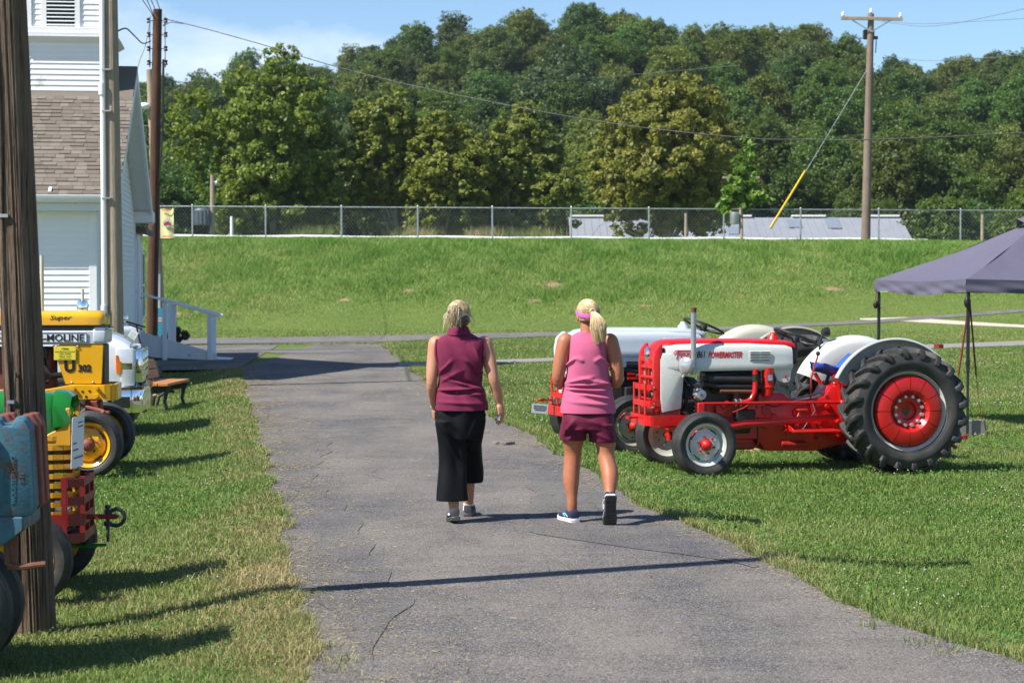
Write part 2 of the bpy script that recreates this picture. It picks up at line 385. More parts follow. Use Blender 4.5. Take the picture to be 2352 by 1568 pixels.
o = strip('road_seam', [((float(xr(y)) - .18 - (.82 - .25 * math.sin(y * .8) - .04 * math.sin(y * 6)) * float(sst(12.5, 14.5, y) * (1 - sst(17.5, 20.5, y))), y), (float(xr(y)) - .16 + .05 * math.sin(y * 1.7) , y)) for y in sy], M['asphalt3'], .0125, 5); tag(o, 'darker patched strip along the right side of the lane')
# asphalt patch and the broken edge piece
def patch(name, cpx, cpy, rx, ry_, m, dz, label):
    c = PZ(cpx, cpy, 0); mb = MB(); n = 26; rr = random.Random(3)
    mb.add([(c.x + rx * math.cos(2*math.pi*i/n) * rr.uniform(.85, 1.1), c.y + ry_ * math.sin(2*math.pi*i/n) * rr.uniform(.85, 1.1), dz) for i in range(n)], [tuple(range(n))])
    o = obj(name, mb, m); tag(o, label, kind='structure')
patch('road_patch', 715, 806, 1.25, 2.2, M['asphalt2'], .013, 'pale patch of newer asphalt on the lane')
c = PZ(1155, 1022, 0); mb = MB(); rr = random.Random(8); ring = []
for i in range(14):
    a = 2*math.pi*i/14; ring.append((.16*math.cos(a)*rr.uniform(.75,1.15), .085*math.sin(a)*rr.uniform(.7,1.2)))
mb.prism(ring, 0, .045, 'xy'); o = obj('asphalt_lump', mb, M['asphalt'], loc=(c.x, c.y, .0), bevel=.008)
tag(o, 'dark broken lump of asphalt lying at the edge of the lane', 'asphalt lump')

# ================================================================ trees
def leaves(lobes, n, L, seed, sub=26, spread=.30, flat=.75, nrand=.55):
    r = np.random.default_rng(seed); C = np.array([l[0] for l in lobes], float); Rr = np.array([l[1] for l in lobes], float)
    wgt = (Rr.prod(1) ** (2 / 3)); wgt /= wgt.sum(); S = []; SD = []; SR = []
    for c, rr_, w_ in zip(C, Rr, wgt):
        k = max(6, int(round(sub * len(lobes) * w_)))
        d = r.normal(size=(k, 3)); d[:, 2] = d[:, 2] * .9 + .18; d /= np.linalg.norm(d, axis=1)[:, None]
        f_ = r.uniform(.60, 1.02, (k, 1)); f_ = np.where(r.uniform(0, 1, (k, 1)) < .10, r.uniform(1.05, 1.38, (k, 1)), f_); S.append(c + d * rr_ * f_); SD.append(d); SR.append(np.full(k, rr_.mean() * spread))
    S = np.concatenate(S); SD = np.concatenate(SD); SR = np.concatenate(SR) * r.uniform(.7, 1.35, len(np.concatenate(SR)))
    q = SR ** 2; q /= q.sum(); i = r.choice(len(S), n, p=q)
    e = r.normal(size=(n, 3)); e /= np.linalg.norm(e, axis=1)[:, None]; e2 = e * np.array([1, 1, flat])
    p = S[i] + e2 * SR[i][:, None] * (r.uniform(.25, 1.1, (n, 1)) ** .6)
    nr = SD[i] * .4 + e * .6 + r.normal(size=(n, 3)) * nrand + np.array([-.12, -.08, .30]); nr /= np.linalg.norm(nr, axis=1)[:, None]
    t = np.cross(nr, r.normal(size=(n, 3))); t /= np.linalg.norm(t, axis=1)[:, None]; b = np.cross(nr, t)
    s = L * r.uniform(.6, 1.35, (n, 1)); V = np.stack([p - t * s, p - b * s * .62, p + t * s, p + b * s * .62], 1).reshape(-1, 3)
    st = r.uniform(0, 1, len(S)); tone = np.clip(.55 * r.uniform(0, 1, n) + .45 * st[i], 0, 1)
    return V, tone
def leaf_mesh(name, lobes, n, L, seed, **k):
    V, tone = leaves(lobes, n, L, seed, **k); m_ = len(tone); me = bpy.data.meshes.new(name)
    me.vertices.add(m_ * 4); me.vertices.foreach_set('co', V.astype(np.float32).ravel()); me.loops.add(m_ * 4); me.polygons.add(m_)
    me.loops.foreach_set('vertex_index', np.arange(m_ * 4, dtype=np.int32)); me.polygons.foreach_set('loop_start', np.arange(0, m_ * 4, 4, dtype=np.int32))
    a = me.attributes.new('tone', 'FLOAT', 'POINT'); a.data.foreach_set('value', np.repeat(tone, 4).astype(np.float32))
    me.update(calc_edges=True); me.validate(); me.materials.append(M['leaf']); return me
def trunk_mb(base, forks, r0, rnd, top=None):
    mb = MB(); base = Vector(base); top = Vector(top) if top is not None else None
    if top is None: top = Vector((base.x, base.y, max(f.z for f in forks) * .85 + base.z * .15))
    mid = base.lerp(top, .5) + Vector((rnd.uniform(-.3, .3), rnd.uniform(-.3, .3), 0)) * (top - base).length * .08
    mb.tube([base - Vector((0, 0, .3)), base.lerp(mid, .5), mid, top], [r0 * 1.15, r0 * .85, r0 * .6, r0 * .18], 8)
    for f in forks:
        t = rnd.uniform(.3, .75); s = base.lerp(mid, t * 2) if t < .5 else mid.lerp(top, t * 2 - 1)
        m = s.lerp(f, .5) + Vector((0, 0, -.06 * (f - s).length)); mb.tube([s, m, f], [r0 * .42, r0 * .28, r0 * .08], 6)
    return mb
PROTO = []
for q in range(6):
    rr = random.Random(40 + q); lob = []; hgt = [10.5, 11.5, 9.5, 10, 12, 9][q]; wid = [5.2, 4.8, 5.6, 5.4, 5.0, 5.0][q]
    for i in range(17):
        z = hgt * rr.uniform(.14, .90); a = rr.uniform(0, 6.28); env = math.sin(math.pi * min(.97, (z / hgt) ** .8 * .93 + .05)) ** .7; rad = wid * env * rr.uniform(.35, .85)
        s = wid * rr.uniform(.24, .42); lob.append(((rad * math.cos(a), rad * math.sin(a), z), (s, s, s * rr.uniform(.7, .95))))
    lob.append(((0, 0, hgt * .55), (wid * .6, wid * .6, hgt * .36)))
    cm = leaf_mesh('crown', lob, 27000, .155, 60 + q, sub=62, spread=.22, nrand=.65)
    tm = trunk_mb((0, 0, 0), [Vector(l[0]) for l in lob[:6]], .28, rr).mesh('trunk'); tm.materials.append(M['bark']); PROTO.append((cm, tm, hgt, wid))
GREENS = [(.086, .146, .029), (.074, .136, .038), (.112, .168, .034), (.104, .146, .046), (.142, .178, .036), (.090, .168, .036), (.126, .156, .038)]
FL = ['dark green broad tree in the dense wood on the hillside', 'bluish green tree in the dense wood on the hillside', 'mid green tree in the dense wood on the hillside',
      'gray green tree in the dense wood on the hillside', 'olive green tree in the dense wood on the hillside', 'fresh green tree in the dense wood on the hillside', 'dull olive tree in the dense wood on the hillside']
def plant_tree(q, x, y, s, rz, col, label, group, name='woodland_tree', sz=1.0, sink=.0):
    cm, tm, _, _ = PROTO[q]; t = thing(name, label, 'tree', (x, y, gz(x, y) - sink), rz, group); t.scale = (s, s, s * sz)
    o = obj('crown', cm, None, t); o.color = (*col, 1); obj('trunk', tm, None, t); return t
rr = random.Random(12); nt_ = 0
rows = [114, 123, 133, 144, 156, 169, 183, 198, 214, 231, 249, 268, 288, 309, 330, 350]
for ri, Y in enumerate(rows):
    step = 5.6 + Y * .005; x = (215 - CX) / F * Y - rr.uniform(0, step)
    while x < (2400 - CX) / F * Y + 3:
        xx = x + rr.uniform(-1.6, 1.6); yy = Y + rr.uniform(-3.5, 3.5); px = xx / yy * F + CX
        x += step * rr.uniform(.85, 1.2)
        if yy < 131 and 1240 < px < 2135: continue
        q = rr.randrange(6); ci = rr.randrange(7); c = GREENS[ci]; v = rr.uniform(.8, 1.2)
        plant_tree(q, xx, yy, rr.uniform(.60, .88) * (.85 if ri < 3 else 1.0), rr.uniform(0, 6.28), tuple(a * v for a in c), FL[ci], 'trees of the wood on the hillside'); nt_ += 1
for px, Y, s, q in ((1290, 205, 1.15, 2), (1370, 205, .7, 0)):
    x = (px - CX) / F * Y
    plant_tree(q, x, Y, s, px * .1, (.080, .125, .056), 'big domed gray green tree standing out from the wood' if s > 1 else 'smaller gray green tree beside the big domed one', None)
for px, Y, s, lab in ((1375, 300, .82, 'bright yellow green tree high on the wooded hillside'), (1465, 292, .72, 'bright yellow green tree with a narrower crown high on the hillside'), (2020, 150, .9, 'light olive tree behind the right utility pole'), (1900, 262, .62, 'small dark rounded tree on the skyline')):
    plant_tree(3, (px - CX) / F * Y, Y - 6, s, px * .3, (.15, .22, .036) if 'bright' in lab else (.09, .13, .034) if 'olive' in lab else (.03, .07, .02), lab, None)
rr = random.Random(91)
for i in range(26):
    px = rr.uniform(390, 1300) if i < 19 else rr.uniform(2110, 2400); Y = rr.uniform(94, 106); plant_tree(rr.randrange(6), (px - CX) / F * Y, Y, rr.uniform(.16, .27), rr.uniform(0, 6), rr.choice(((.11, .16, .035), (.09, .15, .035), (.13, .17, .04))), 'low green bush in the undergrowth behind the chain link fence', 'bushes behind the fence', 'bush', 1.0, .3)
# the sycamores behind the fence: lobes (px, py, rx px, ry px, depth offset)
def sycamore(label, Y, base, lobes, col, n, seed, L=.108, bark='bark_pale', name='sycamore_tree', forks=8, r0=.22):
    rr = random.Random(seed); bx = P(base, 560, Y); t = thing(name, label, 'tree', (bx.x, Y, gz(bx.x, Y)), 0); o0 = Vector(t.location); lob = []
    for (px, py, rx, ry_, dy) in lobes:
        c = P(px, py, Y + dy) - o0; s = (Y + dy) / F; lob.append((tuple(c), (rx * s * 1.16, rx * s, ry_ * s * 1.12)))
    me = leaf_mesh('crown', lob, n, L, seed, sub=95 if n > 5000 else 16, spread=.165 if n > 5000 else .4, nrand=.8); o = obj('crown', me, None, t); o.color = (*col, 1)
    fk = [Vector(l[0]) for l in lob]; rr.shuffle(fk); tops = max(fk, key=lambda f: f.z)
    obj('trunk', trunk_mb((0, 0, 0), fk[:forks], r0, rr, tops * .72), M[bark], t); return t
sycamore('tall yellow green sycamore with a spreading left limb behind the fence', 101, 625,
  [(650,150,45,45,0),(630,215,75,55,1),(560,210,45,50,-1),(690,240,60,60,0),(600,290,90,60,-1.5),(700,330,75,60,1),(560,360,60,60,0),(640,390,100,60,-1),(720,430,60,70,1),(580,450,70,60,-1),(650,500,95,50,0),(440,270,55,55,0),(420,330,40,45,-1),(480,330,45,40,0),(500,400,50,50,0),(530,500,45,45,0)], (.185, .240, .042), 60000, 11)
sycamore('sycamore with a leaning pale limb second along the fence', 103, 900,
  [(905,230,30,30,0),(880,290,60,50,0),(840,300,38,45,-1),(920,330,60,60,1),(850,370,55,50,-1),(900,420,70,55,0),(840,450,45,45,0),(930,470,50,60,1),(880,520,40,30,0)], (.208, .240, .048), 37000, 12)
sycamore('smaller golden green sycamore between two taller ones', 102, 1000,
  [(1005,290,35,35,0),(990,340,45,45,0),(1050,350,60,50,1),(1010,400,60,50,-1),(1080,380,45,50,0),(960,440,40,50,0),(1040,460,60,60,-1),(1000,510,60,40,0),(1090,480,45,50,1)], (.216, .240, .046), 34000, 13)
sycamore('sycamore showing a bare white limb at the fence', 104, 1160,
  [(1210,265,35,30,0),(1190,320,55,50,0),(1240,340,45,50,1),(1160,370,45,50,-1),(1220,410,65,55,0),(1270,440,55,40,-1),(1150,450,50,50,0),(1240,490,60,50,0),(1180,520,70,30,0)], (.208, .240, .050), 37000, 14, forks=9)
sycamore('broad bronze tinged sycamore in front of the barn roof', 100, 1540,
  [(1540,240,75,55,0),(1600,250,60,50,1),(1460,280,55,50,0),(1520,310,90,60,-2),(1620,320,60,60,0),(1430,350,60,55,0),(1550,380,100,60,-2),(1640,400,45,55,1),(1400,420,50,50,0),(1480,440,80,55,-1),(1580,460,80,55,-1),(1650,470,40,45,0),(1470,510,55,40,0),(1560,520,60,35,0),(1620,510,45,35,0),(1440,530,30,25,-1)], (.225, .228, .050), 62000, 15, forks=11)
sycamore('bright green young sapling planted on the crest of the bank', 79.4, 1703,
  [(1718,355,13,30,0),(1700,385,12,30,0),(1730,400,14,22,0),(1690,430,17,26,0),(1712,445,17,30,0),(1735,448,20,12,0),(1672,465,16,20,0),(1755,458,14,9,0)], (.16, .27, .045), 2000, 16, L=.13, bark='pole_gray', name='sapling', forks=7, r0=.06)

# ================================================================ fence on the bank
fn = thing('chain_link_fence', 'long chain link fence with gray posts along the crest of the bank', 'fence', (0, 80, 0))
FP = [105, 275, 443, 611, 785, 960, 1131, 1312, 1490, 1662, 1838, 2017, 2205, 2390]
fx = [(p - CX) / F * 80 for p in FP]; FH = 1.28
pm = MB(); pm.cyl((0, 0, -.2), (0, 0, FH), .034, n=8); pm.ball((0, 0, FH + .01), .042, 8, 5); pm = pm.mesh('post'); pm.materials.append(M['galv'])
for x in fx: o = obj('post', pm, None, fn, (x, 0, gz(x, 80)))
for a, b in zip(fx[:-1], fx[1:]):
    mb = MB(); mb.cyl((a, 0, gz(a, 80) + FH - .03), (b, 0, gz(b, 80) + FH - .03), .024, n=7); obj('top_rail', mb, M['galv'], fn)
mb = MB(); s = .13; x = fx[0]
while x < fx[-1]:
    z0 = gz(x, 80)
    for sg in (-1, 1):
        a = Vector((x, -.03 * sg, z0)); b = Vector((x + sg * FH * .75, -.03 * sg, z0 + FH - .04)); d = Vector((.0022, 0, 0)); e = Vector((0, .004, 0))
        mb.add([a - d, a + d, b + d, b - d], [(0, 1, 2, 3)])
    x += s
o = obj('chain_link_mesh', mb, M['galv'], fn); tag(o, 'diamond wire mesh of the fence', kind='stuff')
mb = MB(); pts = []
for px in range(330, 2140, 60):
    x = (px - CX) / F * 82; pts.append((x, 82, gz(x, 82) + .09 + .02 * math.sin(px * .02)))
mb.tube(pts, .075, 8); tag(obj('drain_pipe', mb, M['pvc']), 'long white pipe lying along the crest behind the fence', 'pipe')

# ================================================================ barn and sheds behind the bank
bn = thing('metal_roof_barn', 'long low barn with pale metal roof and skylight panels beyond the fence', 'barn', (0, 0, 1.0)); y0, y1, ym = 106., 118., 112.
x0, x1 = 3.15, 21.7; ze, zr = 3.1 - 1, 5.45 - 1
mb = MB(); mb.box(((x0 + x1) / 2, ym, ze / 2 - .2), (x1 - x0 - .3, y1 - y0 - .5, ze + .4)); obj('wall', mb, M['white_worn'], bn)
mb = MB(); mb.prism([(y0 + .3, ze), (y1 - .3, ze), (ym, zr - .1)], x0 + .1, x0 + .2, 'yz'); mb.prism([(y0 + .3, ze), (y1 - .3, ze), (ym, zr - .1)], x1 - .2, x1 - .1, 'yz'); obj('gable', mb, M['barn_red'], bn)
nsec = 9; wd = (x1 - x0) / nsec; sl = math.atan2(zr - ze, ym - y0)
for i in range(nsec):
    zz = .0 if i % 2 else .03
    mb = MB(); a, b = x0 + i * wd + .005, x0 + (i + 1) * wd - .005
    mb.add([(a, y0, ze + zz), (b, y0, ze + zz), (b, ym, zr + zz), (a, ym, zr + zz), (a, y0, ze + zz - .06), (b, y0, ze + zz - .06), (b, ym, zr + zz - .06), (a, ym, zr + zz - .06)], [(0,1,2,3),(4,7,6,5),(0,4,5,1),(1,5,6,2),(2,6,7,3),(3,7,4,0)])
    for k in range(1, 5):
        xx = a + (b - a) * k / 5; mb.bar((xx, y0, ze + zz + .01), (xx, ym, zr + zz + .01), .03, .03)
    o = obj('roof_sheet', mb, M['metal_roof'], bn)
    mb = MB(); mb.add([(a, y1, ze + zz), (b, y1, ze + zz), (b, ym, zr + zz), (a, ym, zr + zz)], [(3, 2, 1, 0)]); obj('rear_roof_sheet', mb, M['metal_roof'], bn)
    if i % 2 == 0: mb = MB(); mb.box((a + wd / 2, ym, zr + .1), (wd * .9, .5, .1)); obj('ridge_vent', mb, M['white'], bn)
for px, fy in ((640/1.569+1275, .25),):
    pass
for px, t0, t1 in ((1690, .55, .75), (1780, .2, .42), (2005, .2, .38), (2068, .12, .3), (1475, .3, .5), (1835, .72, .92), (1925, .70, .95)):
    x = (px - CX) / F * 109; 
    a = Vector((x, y0 + (ym - y0) * t0, ze + (zr - ze) * t0 + .06)); b = Vector((x, y0 + (ym - y0) * t1, ze + (zr - ze) * t1 + .06)); mb = MB(); mb.bar(a, b, .75, .04); obj('skylight', mb, M['roof_panel'], bn)
sh = thing('white_shed', 'small white shed with a red edged roof behind the fence', 'shed', (0, 0, 1.0)); c = P(410, 545, 97)
mb = MB(); mb.box((c.x, 98.5, 1.1), (2.1, 3, 2.3)); obj('wall', mb, M['white_worn'], sh)
mb = MB(); mb.prism([(97 - .3, 2.2), (100.3, 2.2), (98.5, 3.1)], c.x - 1.2, c.x + 1.2, 'yz'); obj('roof', mb, M['barn_red'], sh)
# posts and poles behind the fence
def cylpole(name, label, px, ytop, Y, r, m, cat='post', group=None, lean=0):
    x = (px - CX) / F * Y; zt = P(px, ytop, Y).z; z0 = gz(x, Y); t = thing(name, label, cat, (x, Y, z0), 0, group)
    mb = MB(); mb.tube([(0, 0, -.3), (lean * .5, 0, (zt - z0) / 2), (lean, 0, zt - z0)], [r * 1.12, r, r * .85], 10); obj('shaft', mb, m, t); return t, zt - z0
t, h = cylpole('short_pole', 'pale wooden pole carrying a ribbed transformer behind the fence', 489, 402, 84, .1, M['pole_gray'], 'pole')
mb = MB(); mb.lathe([(0.02, 0), (.34, 0), (.36, .05), (.36, .62), (.3, .7), (.02, .72)], (-.42, -.05, h - 2.1), 'Z', 20)
for i in range(16): a = 2 * math.pi * i / 16; mb.box((-.42 + .38 * math.cos(a), -.05 + .38 * math.sin(a), h - 1.77), (.07, .02, .55), rot=None)
obj('transformer', mb, mat('transformer_gray', (.10, .12, .14), .5, .3), t)
mb = MB(); mb.ball((.2, -.1, h - .35), (.09, .09, .12), 10, 6); mb.cyl((0, 0, h - .3), (.2, -.1, h - .28), .02); obj('lamp', mb, M['galv'], t)
for px, yt, lab in ((533, 497, 'short white post behind the fence'), (1575, 490, 'weathered wooden post in front of the barn roof'), (2255, 492, 'gray wooden post behind the fence beside the tent')):
    cylpole('fence_post', lab, px, yt, 85, .07, M['white'] if 'white' in lab else M['pole_gray'])
t, h = cylpole('crossarm_pole', 'far utility pole with one crossarm seen through the sapling', 1701, 395, 92, .09, M['pole_gray'], 'utility pole')
mb = MB(); mb.box((0, 0, h - .25), (1.7, .1, .1)); obj('crossarm', mb, M['pole_gray'], t)
mb = MB(); mb.lathe([(.01, 0), (.2, 0), (.22, .05), (.22, .5), (.15, .56), (.01, .57)], (-.3, -.1, h - 2.4), 'Z', 14); obj('transformer', mb, M['galv'], t)
# right utility pole
Y = 78.6; x = (1987 - CX) / F * Y; z0 = gz(x, Y); zt = P(1997, 32, Y).z - z0
up_ = thing('utility_pole', 'tall brown utility pole with a crossarm on the crest of the bank', 'utility pole', (x, Y, z0)); lx = 10 / F * Y
mb = MB(); mb.tube([(0, 0, -.5), (lx * .5, 0, zt * .5), (lx, 0, zt)], [.185, .155, .12], 14); obj('shaft', mb, M['pole_far'], up_)
za = P(1997, 45, Y).z - z0; mb = MB(); mb.bar((lx - 1.2, -.16, za + .03), (lx + 1.2, -.16, za - .01), .11, .13); obj('crossarm', mb, M['pole_gray'], up_, bevel=.01)
for sg in (-1, 1): mb = MB(); mb.bar((lx + sg * .75, -.14, za - .05), (lx, -.16, za - .5), .03, .05); obj('brace', mb, M['galv'], up_)
for dx, dz in ((-1.12, .1), (1.12, .06), (-.0, zt - za + .03)):
    mb = MB(); mb.lathe([(.01, 0), (.05, 0), (.07, .04), (.05, .08), (.06, .12), (.03, .17), (.01, .18)], (lx + dx, -.16 if dx else 0, za + dz), 'Z', 10); obj('insulator', mb, M['glass_white'], up_)
mb = MB(); mb.box((lx - .05, .22, za - .55), (.42, .3, .34)); mb.cyl((lx - .26, .15, za - .7), (lx + .3, .15, za - .7), .07); obj('transformer_box', mb, mat('dark_box', (.07, .065, .06), .6), up_, bevel=.02)
mb = MB(); mb.tube([(lx + .22, .05, za - .8), (lx + .2, .05, za - 1.3)], .02, 6); obj('chain', mb, M['black'], up_)
A = Vector((x + lx * .8, Y, z0 + zt - 2.0)); B = P(1750, 532, 77.6); B.z = gz(B.x, B.y)
gw = thing('guy_wire', 'steel guy wire with a yellow guard anchoring the right utility pole', 'guy wire', tuple(B)); d = A - B
mb = MB(); mb.tube([(0, 0, -.1), tuple(d)], .012, 6); obj('cable', mb, M['galv'], gw)
mb = MB(); mb.tube([tuple(d * .075), tuple(d * .40)], .036, 8); obj('guard', mb, M['yellow_plastic'], gw)
# ================================================================ the church
CH = thing('church', 'white clapboard church with brown shingle roof and louvered bell tower', 'church', (-7.47, 36.0, 0), R(6.95))
def part(name, mb, m, parent=None, **k): return obj(name, mb, M[m] if isinstance(m, str) else m, parent or CH, **k)
GW, EZ, PZK = 10.4, 3.42, 6.12                   # gable width, eave height, ridge height
mb = MB(); mb.box((-6, GW / 2, EZ / 2 - .1), (11.98, GW - .04, EZ + .2)); mb.prism([(.02, EZ), (GW - .02, EZ), (GW / 2, PZK)], -11.9, -.02, 'yz'); wall = part('wall', mb, 'white')
E_ = .108
def clap(a, b, z, out_, parent):                 # one clapboard from a to b (xy), wedge section
    a, b, out_ = Vector((*a, 0)), Vector((*b, 0)), Vector((*out_, 0)); m = MB(); vs = []
    for p in (a, b):
        for (d, h) in ((.0, E_ + .012), (.004, E_ + .012), (.022, 0), (.0, 0)): vs.append(p + out_ * d + Vector((0, 0, z + h)))
    m.add(vs, [(0,1,2,3),(7,6,5,4),(0,4,5,1),(1,5,6,2),(2,6,7,3),(3,7,4,0)]); return obj('clapboard', m, M['siding'], parent)
z = .12
while z < EZ - .12: clap((-3.4, 0), (-.12, 0), z, (0, -1), wall); z += E_
z = .12
while z < PZK - .2:
    ins = 0 if z < EZ else (z + E_ - EZ) / (PZK - EZ) * GW / 2
    if GW - 2 * ins > .3: clap((0, .12 + ins), (0, GW - .12 - ins), z, (1, 0), wall)
    z += E_
for (x, y, sx, sy) in ((-.055, -.016, .13, .03), (.016, .055, .03, .13), (.016, GW - .06, .03, .12)):
    mb = MB(); mb.box((x, y, EZ / 2), (sx, sy, EZ)); part('corner_board', mb, 'white')
mb = MB(); mb.box((-6, -.02, EZ - .1), (12, .06, .2)); part('frieze_board', mb, 'white')
# roof
sl = math.atan2(PZK - EZ, GW / 2); ov = .34; L_ = math.hypot(GW / 2, PZK - EZ) + ov
def roofpt(u, v, side, h=0):     # u along ridge (x), v down from ridge along the slope, h off the surface
    y = GW / 2 - side * v * math.cos(sl); zz = PZK + .12 - v * math.sin(sl)
    return Vector((u, y - side * h * math.sin(sl) * -1 * -1, zz + h * math.cos(sl)))
RX0, RX1 = -12.3, .42
rf = None
for side in (1, -1):
    mb = MB(); q = [roofpt(RX0, 0, side), roofpt(RX1, 0, side), roofpt(RX1, L_, side), roofpt(RX0, L_, side)]
    mb.add(q + [p - Vector((0, 0, .14)) for p in q], [(0,1,2,3),(7,6,5,4),(0,4,5,1),(1,5,6,2),(2,6,7,3),(3,7,4,0)])
    o = part('roof', mb, 'shingle'); rf = rf or o
rr = random.Random(4); rowh = .175; v = L_ + .03; k = 0; shm = {}
while v > .3 and k < 26:
    u = -2.35 + rr.uniform(-.1, .1)
    while u < RX1 - .02:
        wd_ = rr.choice((.17, .21, .25)); u2 = min(u + wd_, RX1 + .02); th = rr.choice((.010, .022)); m = MB()
        a = [roofpt(u + .003, v, 1, .004), roofpt(u2 - .003, v, 1, .004), roofpt(u2 - .003, v - rowh - .02, 1, .004), roofpt(u + .003, v - rowh - .02, 1, .004)]
        nrm = Vector((0, -math.sin(sl), math.cos(sl)))
        m.add(a + [a[0] + nrm * th, a[1] + nrm * th, a[2] + nrm * .003, a[3] + nrm * .003], [(3,2,1,0),(4,5,6,7),(0,1,5,4),(1,2,6,5),(2,3,7,6),(3,0,4,7)])
        obj('shingle', m, M['shingle'], rf); u = u2
    v -= rowh; k += 1
# rake soffit, fascia, gutter, returns
for side in (1, -1):
    mb = MB(); a, b = roofpt(.40, -.02, side, -.16), roofpt(.40, L_ + .02, side, -.16)
    mb.bar(a, b, .05, .22); part('rake_board', mb, 'white')
    a, b = roofpt(.2, 0, side, -.17), roofpt(.2, L_, side, -.17)
    for i in range(44 if side == -1 else 1):
        t0, t1 = (i / 44, (i + .96) / 44) if side == -1 else (0, 1)
        mb = MB(); mb.bar(a.lerp(b, t0), a.lerp(b, t1), .38, .02); part('soffit_panel', mb, 'white')
ge = roofpt(0, L_, 1)
mb = MB(); mb.prism([(ge.y - .13, ge.z - .02), (ge.y + .02, ge.z - .02), (ge.y + .02, ge.z - .15), (ge.y - .09, ge.z - .15), (ge.y - .12, ge.z - .07)], -12.2, .44, 'yz'); part('gutter', mb, 'white', bevel=.006)
mb = MB(); mb.box((-6, ge.y + .06, ge.z - .2), (12.6, .06, .16)); part('fascia', mb, 'white_worn')
mb = MB(); mb.box((-6, ge.y / 2 + .06, ge.z - .28), (12.6, abs(ge.y) + .1, .03)); part('eave_soffit', mb, 'white_worn')
mb = MB(); mb.box((.22, GW + .10, EZ - .1), (.46, .7, .26)); part('eave_return', mb, 'white', bevel=.02)
for x in (-1.72, -.78): mb = MB(); mb.bar(roofpt(x, L_ - .02, 1, .03), roofpt(x, L_ - .2, 1, .03), .05, .02); part('gutter_strap', mb, 'white')
# tower
TX0, TX1, TY0, TY1 = -1.74, -.04, 3.95, 5.65
mb = MB(); mb.box(((TX0 + TX1) / 2, (TY0 + TY1) / 2, 5.9), (TX1 - TX0, TY1 - TY0, 1.6)); mb.box(((TX0 + TX1) / 2, (TY0 + TY1) / 2, 8.0), (TX1 - TX0 - .12, TY1 - TY0 - .12, 2.6)); tw = part('tower', mb, 'white')
z = 5.5
while z < 6.6: clap((TX0 + .12, TY0), (TX1 - .1, TY0), z, (0, -1), tw); clap((TX1, TY0 + .1), (TX1, TY1 - .1), z, (1, 0), tw); z += E_
for x in (TX0 + .06, TX1 - .05): mb = MB(); mb.box((x, TY0 - .014, 6.0), (.13, .03, 1.3)); obj('corner_board', mb, M['white'], tw)
mb = MB(); mb.box(((TX0 + TX1) / 2, (TY0 + TY1) / 2, 6.70), (TX1 - TX0 + .26, TY1 - TY0 + .26, .10)); mb.box(((TX0 + TX1) / 2, (TY0 + TY1) / 2, 6.80), (TX1 - TX0 + .1, TY1 - TY0 + .1, .12)); obj('cornice', mb, M['white_worn'], tw, bevel=.01)
mb = MB(); c = ((TX0 + TX1) / 2, (TY0 + TY1) / 2); mb.add([(c[0] - 1.02, c[1] - 1.02, 6.66), (c[0] + 1.02, c[1] - 1.02, 6.66), (c[0] + 1.02, c[1] + 1.02, 6.66), (c[0] - 1.02, c[1] + 1.02, 6.66), (c[0] - .8, c[1] - .8, 6.5), (c[0] + .8, c[1] - .8, 6.5), (c[0] + .8, c[1] + .8, 6.5), (c[0] - .8, c[1] + .8, 6.5)], [(0,1,5,4),(1,2,6,5),(2,3,7,6),(3,0,4,7),(4,5,6,7)]); obj('cove', mb, M['white_worn'], tw)
UY = TY0 + .06; lx0, lx1 = -1.27, -.72
z = 6.9
while z < 9.1:
    clap((TX0 + .2, UY), (lx0 - .1, UY), z, (0, -1), tw); clap((lx1 + .1, UY), (TX1 - .14, UY), z, (0, -1), tw); z += E_
for x in (TX0 + .13, TX1 - .12, lx0 - .05, lx1 + .05): mb = MB(); mb.box((x, UY - .02, 8.0), (.1, .05, 2.3)); obj('trim_board', mb, M['white'], tw)
mb = MB(); mb.box(((lx0 + lx1) / 2, UY + .02, 8.0), (lx1 - lx0, .06, 2.2)); obj('louver_opening', mb, M['louver_dark'], tw)
z = 6.92
while z < 8.95: mb = MB(); mb.box(((lx0 + lx1) / 2, UY - .02, z), (lx1 - lx0, .075, .014), rot=(R(35), 0, 0)); obj('louver_slat', mb, M['white_worn'], tw); z += .075
mb = MB(); h = 1.0; mb.add([(c[0] - h, c[1] - h, 9.3), (c[0] + h, c[1] - h, 9.3), (c[0] + h, c[1] + h, 9.3), (c[0] - h, c[1] + h, 9.3), (c[0], c[1], 11.6)], [(0,1,4),(1,2,4),(2,3,4),(3,0,4),(3,2,1,0)]); obj('tower_roof', mb, M['shingle'], tw)
# vestibule beyond the gable
V0, V1 = GW + .02, GW + 3.6
mb = MB(); mb.box((-2.2, (V0 + V1) / 2, 1.45), (4.3, V1 - V0, 3.1)); vs_ = part('vestibule', mb, 'white_worn')
mb = MB(); mb.add([(.25, V0 + .3, 2.95), (.25, V1 + .3, 2.95), (-4.5, V1 + .3, 4.1), (-4.5, V0 + .3, 4.1), (.25, V0 + .3, 3.07), (.25, V1 + .3, 3.07), (-4.5, V1 + .3, 4.22), (-4.5, V0 + .3, 4.22)], [(3,2,1,0),(4,5,6,7),(0,1,5,4),(1,2,6,5),(2,3,7,6),(3,0,4,7)]); part('vestibule_roof', mb, 'shingle')
for i in range(7): mb = MB(); mb.box((-.035, V0 + .4 + i * .48, 1.5), (.04, .455, 2.6)); obj('wall_panel', mb, M['white'], vs_)
dr = part('door', MB().box((-.01, V0 + 1.75, 1.5), (.04, .95, 2.1)), 'white', bevel=.008)
mb = MB()
for yy in (V0 + 1.24, V0 + 2.26): mb.box((0, yy, 1.5), (.05, .09, 2.2))
mb.box((0, V0 + 1.75, 2.62), (.05, 1.1, .1)); obj('door_frame', mb, M['white_worn'], dr)
